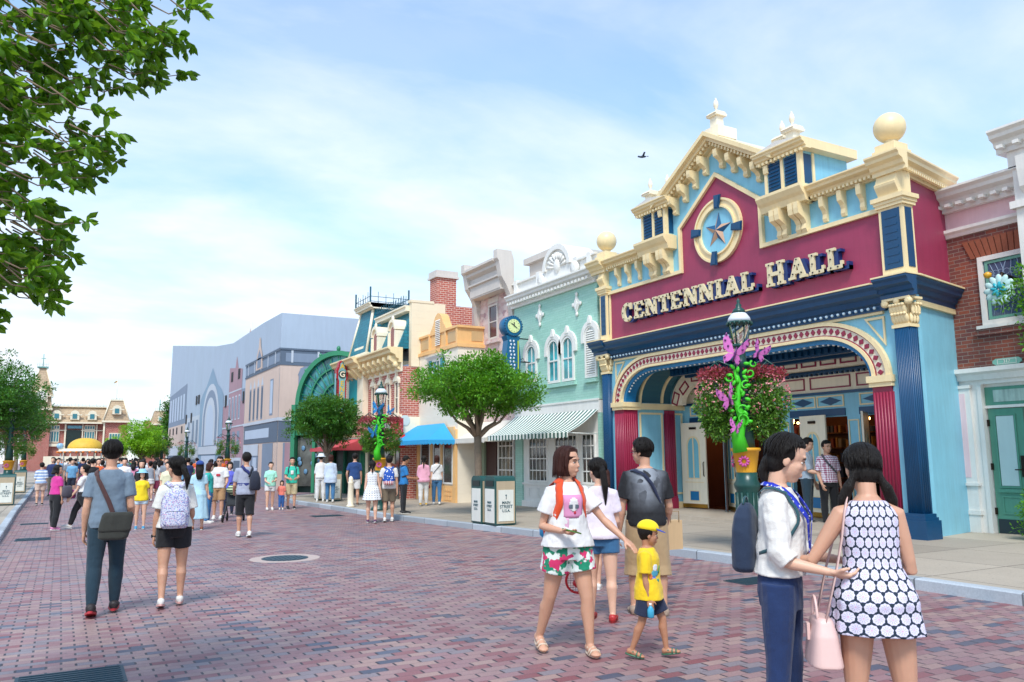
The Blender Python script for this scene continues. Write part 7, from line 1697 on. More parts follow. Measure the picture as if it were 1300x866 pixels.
    if ht_:
        m=MB(); 
        if ht_['kind']=='cap':
            def fc(d): return 1 if d.z>-.05 else .8
            m.ell(HD((0,-.07,.74)),(.42*hh*H,.50*hh*H,.40*hh*H),24,14,rot=Rh,fn=fc); n=14
            o=part(m,'cap',ht_['mat'],T,True,fix=False); m=MB(); A=[];B=[]
            for i in range(n+1):
                a=PI*i/n; A.append(HD((.34*math.cos(a),.30+.42*math.sin(a)*1.0,.76-.10*math.sin(a)-.03*abs(math.cos(a))))); B.append(HD((.34*math.cos(a),.22+.06*math.sin(a),.80)))
            up=Rh@Vector((0,0,.02*hh*H))
            vs2=A+B+[v+up for v in A]+[v+up for v in B]; N_=n+1
            m.add(vs2,[(i,i+1,N_+i+1,N_+i) for i in range(n)]+[(2*N_+i,3*N_+i,3*N_+i+1,2*N_+i+1) for i in range(n)]+[(i,2*N_+i,2*N_+i+1,i+1) for i in range(n)],0,True); part(m,'brim',ht_.get('brim',ht_['mat']),o,True,fix=False)
        else:
            m.lathe(HD((0,-.07,.80)),[(.72*hh*H,-.13*hh*H),(.70*hh*H,-.10*hh*H),(.44*hh*H,0),(.42*hh*H,.2*hh*H),(.34*hh*H,.33*hh*H),(.01,.36*hh*H)],24,M=Rh); part(m,'hat',ht_['mat'],T,True,fix=False)
    return p
def ribbon(mb,pts,nrm,w,th=.003,m=0):
    n=len(pts); pts=[Vector(q) for q in pts]; vs=[]
    for i,q in enumerate(pts):
        t=(pts[min(i+1,n-1)]-pts[max(0,i-1)]).normalized(); N_=(nrm[i]-t*nrm[i].dot(t)).normalized(); b=t.cross(N_)
        vs+=[q+b*w/2,q-b*w/2,q-b*w/2+N_*th,q+b*w/2+N_*th]
    fs=[]
    for i in range(n-1):
        for k in range(4): fs.append((i*4+k,i*4+(k+1)%4,(i+1)*4+(k+1)%4,(i+1)*4+k))
    fs+=[(3,2,1,0),tuple((n-1)*4+k for k in range(4))]
    mb.add(vs,fs,m,True)
def tpt(p,z_,ang,off):
    """point on the torso surface: ang 0=front, 90=person's right, 180=back (degrees)"""
    rx,ry,yo=prof(p.sex,z_); a=R(ang); rx=max(rx,prof(p.sex,.745)[0]*.93) if z_<.72 else rx; ry=max(ry,.062) if z_<.74 else ry
    d=Vector((math.sin(a),math.cos(a),0)); q=Vector((0,yo,z_))*1.0+Vector((d.x*rx,d.y*ry,0))
    return p.tt(q)+(p.RT@d)*off, (p.RT@d)
def strapband(p,lst,w,off=.022,mb=None,cm=True):
    pts=[];ns=[]
    # smooth by subdividing
    L=[]
    for i in range(len(lst)-1):
        a,b=lst[i],lst[i+1]
        for k in range(4): t=k/4; L.append(tuple(a[j]+(b[j]-a[j])*t for j in range(len(a))))
    L.append(lst[-1])
    for q in L:
        z_,ang,o=q; pt,n=tpt(p,z_,ang,off+o)
        if z_>.79: n=(n+p.RT@Vector((0,0,1.2))).normalized(); pt=pt+p.RT@Vector((0,0,.012))
        pts.append(pt);ns.append(n)
    mb=mb or MB(); ribbon(mb,pts,ns,w); return mb
def acc(name,label,cat,p):
    return thing(name,label,cat,tuple(p.root.location),p.root.rotation_euler.z)
def backpack(p,label,mat,strap,w=.28,hgt=.40,d=.15,top=.80,pocket=None,one=False,vox=.008,handle=True,sw_=.05,back=.0):
    t=acc('backpack',label,'backpack',p); H=p.h; 
    c=p.tt((0,-.055,top))+p.RT@Vector((0,-.028-d*.5+back,-hgt*.5)); Rr=p.RT
    m=MB(); rl=[]
    for k,(zz,a,b) in enumerate(((0,.80,.75),(.06,.98,.98),(.35,1,1.05),(.6,.98,1),(.8,.85,.85),(.93,.6,.6),(1,.3,.35))): rl.append((c+Rr@Vector((0,-.01,(zz-.5)*hgt)),w/2*a,d/2*b,Rr))
    m.rings(rl,20,e=.7); o=part(m,'pack_body',mat,t,True,fix=False); finish(o,vox,2,.008)
    if pocket is not False:
        m=MB(); m.rings([(c+Rr@Vector((0,-d*.48,(q-.5)*hgt)),w*.40*a,.04*a,Rr) for q,a in ((.06,.8),(.12,1),(.38,1),(.44,.85))],16,e=.7); q=part(m,'pocket',pocket or mat,o,True,fix=False); finish(q,vox,2)
        m=MB(); m.tube([c+Rr@Vector((-w*.36,-d*.5-.035,-.06*hgt)),c+Rr@Vector((w*.36,-d*.5-.035,-.06*hgt))],.004,6); m.tube([c+Rr@Vector((w*.5*math.cos(PI*i/12),-d*.3,hgt*.12+.30*hgt*math.sin(PI*i/12))) for i in range(13)],.004,6); part(m,'zip',strap,o,True)
    if handle: m=MB(); m.tube([c+Rr@Vector((.05*math.cos(PI*i/8),-.01,hgt*.48+.04*math.sin(PI*i/8))) for i in range(9)],.006,6); part(m,'handle',strap,t,True)
    for s in ((-1,1) if not one else (one,)):
        lst=[(.79,s*160,0),(.80,s*150,.008),(.815,s*120,.012),(.818,s*90,.014),(.805,s*55,.014),(.77,s*40,.012),(.72,s*44,.012),(.67,s*65,.014),(.64,s*95,.014),(.62,s*130,.01)]
        part(strapband(p,lst,sw_*H/1.7),'strap',strap,t,True)
    return t
AW=lambda x,y: math.degrees(math.atan2(x,y))
def C_(n,c,**k): return cloth(n,c,**k)
def T_(mat,**k): d=dict(mat=mat); d.update(k); return d
def patch(p,name,mat,z0,z1,a0,a1,off=.031,n=6,shape=None,parent=None,local_top=True):
    m=MB(); vs=[];k=n+1
    for j in range(k):
        for i in range(k):
            z_=z0+(z1-z0)*j/n; a=a0+(a1-a0)*i/n; q,nn=tpt(p,z_,a,off); vs.append(q)
    fs=[]
    for j in range(n):
        for i in range(n):
            if shape:
                u=(i+.5)/n*2-1;v=(j+.5)/n*2-1
                if not shape(u,v): continue
            fs.append((j*k+i,j*k+i+1,(j+1)*k+i+1,(j+1)*k+i))
    m.add(vs,fs,0,True); o=part(m,name,mat,parent or p.top,True,fix=False); s=o.modifiers.new('thickness','SOLIDIFY'); s.thickness=.003; return o
disc=lambda u,v:u*u+v*v<1
WT=C_('white_tee','#d8d6d4'); DEN=C_('blue_denim','#1d3a63',var=.2); BLK=C_('black_cloth','#14151a'); NVY=C_('navy_cloth','#17223d'); SHB=paint('black_shoe','#16161a',.5); SHW=paint('white_shoe','#dcd8d2',.5)
KH=C_('khaki_cloth','#a58a66'); 
# ---- 1 man in grey-blue tee
po=walkp(.55,'R'); po.update(LA=((.16,-.08,-1),(.04,.25,-1)),RA=((.16,-.10,-1),(.0,.75,-.75)),head=(4,4,0))
BT_=C_('blue_grey_tee','#6b7c8c')
p1=person('man in blue-grey tee, jeans and dark sneakers walking away with a messenger bag',.47,9.52,5,1.75,'m',po,dict(hair='short',top=T_(BT_,hem=.485,flare=.006,ease=.012,sleeve=.36,sease=.008,cuff=.013),bottom=dict(kind='pants',mat=C_('dark_teal_jeans','#14303f',var=.25),len=1.0,ease=.005,wide=.002),shoes=dict(mat=paint('sneaker_black','#2a2224',.6),sole=paint('sneaker_red','#b8323a',.5))),vox=.0085,skin='b')
bg_=acc('messenger_bag','dark olive messenger bag slung behind the man in the blue-grey tee','bag',p1)
OLV=C_('olive_canvas','#2f302b'); STB=C_('brown_strap','#4a2d2c')
m=MB(); c=p1.tt((.045,-.125,.50)); m.rings([(c+Vector((q*.15,0,q)),w_,d_,None) for q,w_,d_ in ((-.14,.10,.035),(-.12,.14,.05),(0,.155,.055),(.11,.145,.045),(.13,.12,.03))],20,e=.75); o=part(m,'bag_body',OLV,bg_,True,fix=False); finish(o,.009,2,.01)
m=MB(); m.rings([(c+Vector((q*.15,-.035,q)),w_,d_,None) for q,w_,d_ in ((-.06,.12,.02),(-.04,.157,.028),(.11,.150,.03),(.14,.13,.02))],18,e=.75); o=part(m,'flap',OLV,o,True,fix=False); finish(o,.009,2,.008)
sb=strapband(p1,[(.56,165,.03),(.64,180,.022),(.70,195,.018),(.75,207,.014),(.79,222,.012),(.815,250,.012),(.80,300,.012),(.76,335,.006),(.68,370,.006),(.60,420,.01),(.55,470,.02)],.045,.03); part(sb,'strap',STB,bg_,True)
# ---- 2 girl with speckled backpack
po=walkp(.42,'R'); po.update(LA=((.22,-.02,-1),(.06,.12,-1)),RA=((.2,.1,-1),(-.1,.9,-.5)),head=(38,2,0))
p2=person('girl in white tee and black shorts with a high ponytail walking away',1.13,9.62,6.5,1.58,'f',po,dict(hair='pony',hairlen=.15,ponyside=.035,fringe=.8,top=T_(C_('cream_tee','#dcdcd6'),hem=.52,flare=.012,sleeve=.42,sease=.014,cuff=.022),bottom=dict(kind='shorts',mat=BLK,len=.26,wide=.006,waistz=.6),shoes=dict(mat=SHW,sole=paint('sole_pinkish','#d9a7a0',.5))),vox=.0085,skin='b',face=True)
def speck(t,p):
    n=t.noise(p,70,2,.5); n2=t.noise(t.mapv(p,(1,1,1),(1,2,3)),95,2,.5); c=t.mix(t.ramp(n.outputs[0],[(.50,0.),(.56,1.)]),srgb('#c9d0dc'),srgb('#7f86b8')); return t.mix(t.ramp(n2.outputs[0],[(.6,0.),(.63,1.)]),c,srgb('#d79ab5'))

SPK=clothpat('speckled_canvas',speck); bp=backpack(p2,'pale blue and pink speckled backpack worn by the girl in black shorts',SPK,SPK,w=.29,hgt=.43,d=.15,top=.79)
m=MB(); q=p2.J['Lwr']; dd=p2.Ld; m.tube([q-dd*.004,q+dd*.016],.0235,12); m.box(q.x-.03,q.x-.02,q.y-.014,q.y+.014,q.z-.02,q.z+.012); tago(o:=part(m,'watch',BLK,p2.root,True))
# ---- 3 mother
def floral(t,p):
    n=t.noise(p,9,2,.6); n2=t.noise(t.mapv(p,(1,1,1),(2,1,0)),13,2,.5); c=t.mix(t.ramp(n.outputs[0],[(.47,0.),(.5,1.)]),srgb('#12805f'),srgb('#d8dfd8')); c=t.mix(t.ramp(n2.outputs[0],[(.56,0.),(.58,1.)]),c,srgb('#c92f63')); v=t.new('ShaderNodeTexVoronoi'); t.lk(p,v.inputs['Vector']); v.inputs['Scale'].default_value=16; return t.mix(t.ramp(v.outputs['Distance'],[(.16,.8),(.2,0.)]),c,srgb('#1f5f46'))
FLO=clothpat('floral_print',floral)
po=dict(LL=((.12,.18,-1),(.06,-.02,-1),0),RL=((.14,-.20,-1),(.16,-.42,-1),14),RA=((.30,-.12,-1),(-.45,.95,-.12)),LA=((.55,.42,-.85),(.48,.62,-.62)),head=(42,2,0),Rpalm=(-.3,0,1),Lpalm=(0,-.2,-1),Lcurl=8,twist=4)
p3=person('woman in white printed tee and floral shorts reaching towards the child',3.60,5.52,196,1.62,'f',po,dict(hair='bob',hairmat=HBR,fringe=.93,top=T_(WT,hem=.515,flare=.026,ease=.016,sleeve=.33,sease=.012,cuff=.026),bottom=dict(kind='shorts',mat=FLO,len=.24,wide=.014,ease=.012),shoes=dict(mat=paint('sandal_tan','#cdb6a0',.5),kind='sandal')),vox=.0062,skin='b',face=True)
PKP=paint('print_pinkish','#d78fb5',.8); patch(p3,'shirt_print',PKP,.655,.765,-30,30,.034,8); patch(p3,'shirt_print',WT,.685,.752,-13,13,.0365,10,disc); patch(p3,'shirt_print',C_('print_greyish','#5b6672'),.70,.72,-15,15,.0385,8,lambda u,v:abs(u)>.15 and (abs(u)-.55)**2*5+v*v<1); patch(p3,'shirt_print',paint('print_red','#c03040',.7),.674,.688,-7,0,.0375,6,disc); patch(p3,'shirt_print',paint('print_palepink','#dba8c4',.8),.585,.655,14,26,.034,6)
ORG=C_('orange_strap','#d9481a'); CBL=C_('blue_pack','#1f86b8')
bp3=acc('backpack','orange-strapped backpack worn by the woman in floral shorts','backpack',p3)
for s in (-1,1): part(strapband(p3,[(.74,s*155,.02),(.80,s*135,.02),(.832,s*95,.006),(.822,s*52,.004),(.78,s*40,.004),(.72,s*43,.004),(.66,s*60,.006),(.62,s*90,.01),(.60,s*125,.02)],.062,.026),'strap',ORG,bp3,True)
m=MB(); c=p3.tt((0,-.13,.66)); m.rings([(c+Vector((0,0,q)),w_,d_,None) for q,w_,d_ in ((-.2,.11,.05),(-.17,.14,.07),(0,.15,.075),(.15,.13,.06),(.19,.08,.03))],20,e=.7); o=part(m,'pack_body',ORG,bp3,True,fix=False); finish(o,.009,2,.008); m=MB(); m.rings([(c+Vector((0,-.03,q)),w_,d_,None) for q,w_,d_ in ((-.205,.12,.06),(-.17,.155,.075),(-.07,.158,.075),(-.05,.14,.06))],20,e=.7); part(m,'pack_base',CBL,o,True)
def phone(p,S,label,col='#14161a',tilt=0):
    hnd=p.__dict__[S+'hand']; d=p.__dict__[S+'d']; n=p.__dict__[S+'n']; t_=p.__dict__[S+'t']; m=MB(); c=hnd+n*.018+d*.015
    M=Matrix((( t_.x,d.x,n.x,c.x),(t_.y,d.y,n.y,c.y),(t_.z,d.z,n.z,c.z),(0,0,0,1))); m.box(-.036,.036,-.07,.07,-.005,.005); m.xf(M); a=acc('phone',label,'phone',p); o=part(m,'case',paint('phone_'+col,col,.3),a,True); m=MB(); m.box(-.032,.032,-.064,.064,.0052,.006); m.xf(M); part(m,'screen',paint('screen_dark','#0a0d12',.08),a,True)
phone(p3,'R','dark phone in the right hand of the woman in floral shorts','#4f7a2a')
# ---- 4 boy
YE=C_('yellow_tee','#e8c216'); 
po=dict(LL=((.04,.42,-1),(.0,.10,-1),-8),RL=((.05,-.22,-1),(.0,-.40,-1),12),RA=((.12,-.02,-1),(.02,.18,-1)),LA=((.12,-.1,-1),(.02,.0,-1)),head=(20,8,0))
p4=person('small boy in yellow cap, yellow tee and navy shorts',4.07,5.10,138,1.0,'k',po,dict(hair='short',top=T_(YE,hem=.44,flare=.022,ease=.018,sleeve=.42,sease=.016,cuff=.024),bottom=dict(kind='shorts',mat=NVY,len=.40,wide=.022,ease=.014),shoes=dict(mat=paint('sandal_green','#3f6b52',.5),kind='sandal'),hat=dict(kind='cap',mat=C_('cap_yellow','#e8cc10'),brim=C_('cap_blue','#1a3fa8'))),vox=.0055,skin='c',face=True,hs=1.22)
for (z0,z1,a0,a1,c) in ((.66,.71,36,58,'#d9dce0'),(.62,.665,28,66,'#4a9ab0'),(.56,.62,40,62,'#5f6fc0'),(.60,.64,60,76,'#d9783a'),(.575,.60,22,36,'#2f9a7a'),(.64,.70,18,26,'#3f9a5a')): patch(p4,'shirt_print',paint('print'+c,c,.8),z0,z1,a0,a1,.027,6,disc)
m=MB(); c=p4.Rhand; m.lathe(c+Vector((0,0,-.09)),[(.02,0),(.026,.01),(.026,.06),(.016,.08),(.012,.09)],12); o=acc('water_bottle','small blue bottle held by the boy in the yellow cap','bottle',p4); part(m,'bottle_body',paint('bottle_blue','#3f9fc0',.2),o,True); m=MB(); m.lathe(c+Vector((0,0,0)),[(.014,0),(.014,.02)],10); part(m,'lid',WHITE,o,True)
# ---- 5 man in black and grey tee
def fade(t,p):
    s=t.sep(p); n=t.noise(p,4,3); f=t.math('ADD',t.math('SUBTRACT',1.0,t.math('MULTIPLY',t.math('ABSOLUTE',s[0]),5.5)),t.math('MULTIPLY',t.math('SUBTRACT',n.outputs[0],.5),.6)); f=t.math('MULTIPLY',f,t.ramp(s[2],[(.0,0.),(1.0,1.)]))
    z=t.math('MULTIPLY',t.math('SUBTRACT',s[2],.98),3.0); k=t.math('MINIMUM',t.math('MAXIMUM',t.math('MULTIPLY',t.math('MINIMUM',t.math('MAXIMUM',z,0),1),t.math('ADD',f,.15)),0),1)
    b=t.noise(t.mapv(p,(1,1,1),(0,0,2)),11,2,.4); c=t.mix(k,srgb('#17181c'),srgb('#8f959e')); return t.mix(t.math('MULTIPLY',t.ramp(b.outputs[0],[(.6,0.),(.63,1.)]),k),c,srgb('#2a2b30'))
FD=clothpat('faded_black_tee',fade)
po=dict(LL=((.08,.10,-1),(.04,.0,-1),0),RL=((.08,-.02,-1),(.04,-.1,-1),0),LA=((.26,-.02,-1),(.12,.14,-1)),RA=((.24,.1,-1),(-.05,.6,-.8)),head=(52,6,0))
p5=person('man in black tee with faded grey back and tan long shorts behind the boy',5.17,6.48,30,1.73,'m',po,dict(hair='short',top=T_(FD,hem=.50,flare=.008,ease=.015,sleeve=.40,sease=.011,cuff=.018),bottom=dict(kind='shorts',mat=KH,len=.62,wide=.016,ease=.010),shoes=dict(mat=paint('shoe_tan','#a08a78',.6),sole=paint('sole_brown','#5a4a40',.6))),vox=.0075,skin='b',face=True,wide=1.06)
m=MB(); q=p5.J['Lwr']; dd=p5.Ld; m.tube([q-dd*.006,q+dd*.02],.026,12); part(m,'watch',BLK,p5.root,True)
sl=acc('sling_bag','dark crossbody sling across the faded grey tee','bag',p5); part(strapband(p5,[(.62,130,.01),(.68,150,.01),(.74,168,.01),(.79,188,.008),(.81,235,.012),(.80,300,.012),(.72,350,.006),(.62,400,.006),(.58,450,.01),(.62,490,.01)],.035,.03),'strap',NVY,sl,True); m=MB(); c=p5.tt((.10,.06,.56)); m.rings([(c+Vector((0,0,q)),a,b_,None) for q,a,b_ in ((-.09,.05,.03),(-.07,.06,.045),(.06,.06,.045),(.08,.04,.02))],14,e=.7); part(m,'bag_body',NVY,sl,True)
gl=MB(); H5=p5.HD; gl.tube([H5((-.33,-.05,.50)),H5((-.30,.25,.51)),H5((-.22,.38,.50)),H5((0,.42,.52)),H5((.22,.38,.50)),H5((.30,.25,.51)),H5((.33,-.05,.50))],.0035,6); part(gl,'glasses',BLK,p5.root,True)
# ---- 6 ponytail girl behind the mother
po=dict(LL=((.05,.1,-1),(.03,0,-1),0),RL=((.05,-.1,-1),(.03,-.15,-1),0),head=(40,10,0),RA=((.15,.1,-1),(-.1,.8,-.5)),LA=((.15,0,-1),(.0,.3,-1)))
p6=person('girl with long black ponytail and denim shorts behind the woman in floral shorts',4.62,6.5,42,1.53,'f',po,dict(hair='pony',hairlen=.21,ponyside=.02,fringe=.82,top=T_(C_('white_pink_top','#dfd3dc'),hem=.50,flare=.014,sleeve=.36,sease=.012,cuff=.02),bottom=dict(kind='shorts',mat=C_('denim_light','#2f5f86',var=.2),len=.20,wide=.006),shoes=dict(mat=paint('red_flat','#b02a2a',.4),sole=paint('sole_red','#8a2020',.5))),vox=.0085,skin='a',face=True)
p6b=person('brown-haired girl in pale top half hidden behind the man in the black tee',5.75,8.0,40,1.42,'f',dict(head=(10,10,0)),dict(hair='long',hairlen=.10,hairmat=HBR,top=T_(C_('pale_top','#cfc8cf'),hem=.5,sleeve=.35),bottom=dict(kind='shorts',mat=BLK,len=.3),shoes=dict(mat=SHW)),vox=.012)
p6c=person('woman in pale grey tee pushing a handle beside the man in the black tee',6.35,7.95,38,1.44,'f',dict(RA=((.2,.1,-1),(-.1,.9,-.35)),LA=((.2,.1,-1),(0,.9,-.4)),head=(0,20,0)),dict(hair='pony',top=T_(C_('pale_grey_tee','#c3c9d4'),hem=.52,sleeve=.36,sease=.014,cuff=.022),bottom=dict(kind='shorts',mat=C_('pale_pink_cloth','#c9a3a8'),len=.5,wide=.01),shoes=dict(mat=SHW)),vox=.010,wide=1.08)
pb=thing('paper_bag','brown paper carrier bag hanging behind the man in tan shorts','bag',(6.1,7.2,.50)); m=MB(); m.box(-.11,.11,-.06,.06,0,.32); part(m,'bag_body',paint('kraft_paper','#c9a97f',.8),pb,True); m=MB(); m.tube([(-.06,-.062,.3),(-.06,-.065,.42),(.06,-.065,.42),(.06,-.062,.3)],.005,6); part(m,'handle',paint('kraft_string','#9a7d58',.8),pb,True)
# red hoop bag
hp=thing('mesh_bag','red-rimmed see-through mesh bag hanging between the woman and the boy','bag',(3.98,5.95,.36),-R(30))
REDP=paint('rim_red','#c81e2c',.3)
for k,(zz,r_,tl) in enumerate(((.12,.105,20),(.33,.095,-10))):
    m=MB(); M=TR(.02*k,0,zz)@Matrix.Rotation(R(90+tl),4,'X'); m.tube([M@Vector((r_*math.cos(2*PI*i/24),r_*1.1*math.sin(2*PI*i/24),0)) for i in range(25)],.011,8); rr_=part(m,'rim',REDP,hp,True); m=MB()
    for i in range(-4,5): 
        c=i*.022; hw=math.sqrt(max(0,r_*r_-c*c)); m.tube([M@Vector((c,-hw,0)),M@Vector((c,hw,0))],.0016,4); m.tube([M@Vector((-hw,c,0)),M@Vector((hw,c,0))],.0016,4)
    part(m,'mesh',paint('mesh_dark','#4a2a33',.6),rr_,True)
m=MB(); m.tube([(.02,0,.42),(.0,-.02,.62),(-.06,-.05,.78)],.006,6); m.ell((0,0,.1),(.05,.03,.04),8,6); part(m,'cord',REDP,hp,True)
# ---- 7 woman with lanyard
BLW=C_('white_blouse','#d9d5cf',var=.05); JN=C_('navy_jeans','#122c58',var=.25)
po=dict(LL=((.05,.03,-1),(.02,.0,-1),0),RL=((.05,-.04,-1),(.02,-.06,-1),0),RA=((.16,.12,-1),(-.12,1,-.16)),LA=((.18,.25,-1),(-.22,1,-.06)),head=(16,16,0),Rpalm=(-.4,0,.9),Lpalm=(-.4,0,.9),Rcurl=28,Lcurl=28,lean=2)
p7=person('woman in white blouse and navy jeans with a blue lanyard, seen in profile',3.38,3.12,148,1.665,'f',po,dict(hair='lowpony',hairlen=.10,fringe=.86,top=T_(BLW,hem=.555,flare=.004,ease=.016,sleeve=.62,sease=.016,cuff=.020,fold=.022),bottom=dict(kind='pants',mat=JN,len=1.0,ease=.0035,waistz=.6),shoes=dict(mat=SHB)),vox=.0055,skin='a',face=True,wide=.94)
LY=clothpat('lanyard_print',lambda t,p:t.mix(t.ramp(t.noise(p,55,1).outputs[0],[(.60,0.),(.63,1.)]),srgb('#1c2fae'),srgb('#d8dcf0')),.5)
ln=acc('lanyard','blue lanyard with white marks round the neck of the woman in the white blouse','lanyard',p7)
for s in (-1,1): part(strapband(p7,[(.83,s*160,-.004),(.828,s*100,-.004),(.815,s*60,.006),(.79,s*34,.012),(.72,s*17,.018),(.64,s*6,.018),(.575,s*2,.018)],.028,.026),'band',LY,ln,True)
NBK=C_('navy_nylon','#1b2c45'); backpack(p7,'slate navy backpack worn by the woman in the white blouse',NBK,C_('teal_strap','#1f4a52'),w=.25,hgt=.36,d=.13,top=.77,pocket=False,sw_=.018,back=.012)
m=MB(); 
for q in (.74,.70,.66,.62): a,n_=tpt(p7,q,3,.034); m.ell(a,(.004,.004,.004),6,4)
part(m,'button',WHITE,p7.top,True)
phone(p7,'L','phone held between the two women at the right','#222222')
# ---- 8 woman in patterned dress
def blossom(t,p):
    s=t.sep(p); u=t.math('DIVIDE',t.math('MULTIPLY',t.math('ARCTAN2',s[0],t.math('MULTIPLY',s[1],-1)),.150),.058); v=t.math('DIVIDE',s[2],.058); r3=3**.5
    def lat(ou,ov):
        x=t.math('SUBTRACT',t.math('FRACT',t.math('ADD',u,ou)),.5); y=t.math('MULTIPLY',t.math('SUBTRACT',t.math('FRACT',t.math('ADD',t.math('DIVIDE',v,r3),ov)),.5),r3)
        return x,y,t.math('SQRT',t.math('ADD',t.math('MULTIPLY',x,x),t.math('MULTIPLY',y,y)))
    xa,ya,da=lat(0,0); xb_,yb_,db=lat(.5,.5); d=t.math('MINIMUM',da,db); first=t.math('LESS_THAN',da,db)
    def pick(a_,b_): return t.math('ADD',t.math('MULTIPLY',a_,first),t.math('MULTIPLY',b_,t.math('SUBTRACT',1,first)))
    th=t.math('ARCTAN2',pick(ya,yb_),pick(xa,xb_)); pet=t.math('SINE',t.math('MULTIPLY',th,9)); rr=t.math('MULTIPLY_ADD',pet,.022,.435)
    f=t.math('LESS_THAN',d,rr); pe2=t.math('ABSOLUTE',t.math('SINE',t.math('MULTIPLY',th,5))); inner=t.math('MULTIPLY',t.ramp(d,[(.08,0.),(.14,.8),(.30,.45),(.36,0.)]),t.math('LESS_THAN',pe2,.45))
    core=t.math('LESS_THAN',d,.07); c=t.mix(f,srgb('#1b2b3d'),srgb('#d3cfe2')); c=t.mix(t.math('MULTIPLY',inner,f),c,srgb('#8f86ad')); return t.mix(t.math('MULTIPLY',core,.7),c,srgb('#c98fb0'))
DR=clothpat('blossom_dress',blossom)
po=dict(LL=((.07,.03,-1),(.03,0,-1),0),RL=((.07,-.02,-1),(.03,-.04,-1),0),LA=((.62,.10,-.95),(.55,1.0,-.22)),RA=((.20,.02,-1),(-.35,1.0,.05)),head=(4,16,2),Lpalm=(0,.2,1),lean=3)
p8=person('woman in sleeveless dark dress with pale blossoms, seen from behind with low pigtails',3.60,2.72,38,1.605,'f',po,dict(hair='pigtails',hairlen=.13,top=T_(DR,name='dress_top',hem=.585,waist=1,ease=.010,flare=0,sleeve=0,neck=.818,fold=.008),bottom=dict(kind='skirt',name='dress_skirt',mat=DR,waistz=.625,hem=.415,flare=.035,ease=.012,pleat=.035,fold=.012),shoes=dict(mat=SHB)),vox=.0055,skin='b',wide=1.03)
ROSE=paint('rose_leather','#dcb8b0',.4,.06); hbg=acc('handbag','pale pink leather handbag hanging beside the woman in the blossom dress','handbag',p8)
c=p8.tt((-.165,-.0,.40)); m=MB(); m.rings([(c+Vector((0,0,q)),w_,d_,None) for q,w_,d_ in ((-.125,.075,.14),(-.118,.08,.145),(.02,.062,.125),(.09,.045,.10),(.105,.03,.085))],20,e=.55); o=part(m,'bag_body',ROSE,hbg,True,fix=False); finish(o,.006,2)
m=MB(); m.tube([c+Vector((-.03,.06*math.cos(PI*i/10),.08+.12*math.sin(PI*i/10))) for i in range(11)],.007,8); m.box(c.x-.075,c.x-.06,c.y-.02,c.y+.02,c.z-.01,c.z+.07); part(m,'handle',ROSE,hbg,True)
m=MB(); pts=[c+Vector((.0,-.09,.08))]; ns=[]
S_=[tpt(p8,.60,250,.075)[0],tpt(p8,.70,243,.045)[0],tpt(p8,.78,238,.03)[0],p8.tt((-.062,-.02,.832)),p8.tt((-.066,.03,.815)),p8.tt((-.085,.075,.72)),p8.tt((-.12,.09,.60)),c+Vector((0,.10,.08))]
pts+=S_; ribbon(m,[Vector(q) for q in pts],[p8.RT@Vector((-1,-.2,.3))]*len(pts),.022,.004); part(m,'shoulder_strap',ROSE,hbg,True)
m=MB(); q=p8.J['Lwr']; m.tube([q-p8.Ld*.01,q+p8.Ld*.006],.019,12); part(m,'bracelet',BLK,p8.root,True)
# ---- people on and near the porch
def plaid(t,p):
    s=t.sep(p); a=t.math('GREATER_THAN',t.math('FRACT',t.math('MULTIPLY',t.math('ADD',s[0],s[1]),22)),.5); b=t.math('GREATER_THAN',t.math('FRACT',t.math('MULTIPLY',s[2],22)),.5); return t.mix(t.math('MULTIPLY',t.math('ADD',a,b),.5),srgb('#dfdde6'),srgb('#8a2f5a'))
p9=person('man in magenta and white check shirt standing in the hall porch',14.15,11.62,208,1.76,'m',dict(RA=((.2,.1,-1),(-.1,.5,-.9)),LA=((.2,0,-1),(.1,.1,-1)),head=(12,4,0)),dict(hair='short',top=T_(clothpat('check_shirt',plaid),hem=.50,sleeve=.45,sease=.012,cuff=.018),bottom=dict(kind='pants',mat=BLK,len=1.0,ease=.008),shoes=dict(mat=SHB)),vox=.010,onpave=True,skin='b',face=True)
sg=acc('sling_bag','grey crossbody strap over the check shirt','bag',p9); part(strapband(p9,[(.83,80,.004),(.80,40,.008),(.72,10,.008),(.64,-30,.008),(.60,-80,.008)],.04,.03),'strap',C_('grey_strap','#4a4a50'),sg,True)
p10=person('tall man in pale grey-blue shirt looking down beside the check-shirted man',13.95,12.0,150,1.84,'m',dict(RA=((.12,.3,-1),(-.3,.9,-.2)),LA=((.12,.1,-1),(0,.4,-1)),head=(0,20,0)),dict(hair='short',top=T_(C_('pale_slate_shirt','#8e9eac'),hem=.52,sleeve=.5,sease=.012),bottom=dict(kind='pants',mat=C_('dark_teal_jeans','#14303f',var=.25),len=1,ease=.008),shoes=dict(mat=SHB)),vox=.010,onpave=True,skin='a')
person('child in pink top at the shop door behind the two porch men',14.6,11.05,215,1.2,'k',dict(),dict(hair='bob',top=T_(C_('pink_top','#d04a8a'),sleeve=.3),bottom=dict(kind='shorts',mat=BLK,len=.4),shoes=dict(mat=SHW)),vox=.014,onpave=True,hs=1.12)
def stripe(c1,c2,f): return lambda t,p:t.mix(t.math('GREATER_THAN',t.math('FRACT',t.math('MULTIPLY',t.sep(p)[2],f)),.5),srgb(c1),srgb(c2))
person('person in black and white striped top inside the dark shop doorway',15.9,11.9,200,1.66,'f',dict(),dict(hair='long',top=T_(clothpat('striped_top',stripe('#17181c','#cfcfd2',18)),sleeve=.4),bottom=dict(kind='pants',mat=BLK,len=1),shoes=dict(mat=SHB)),vox=.014,onpave=True)
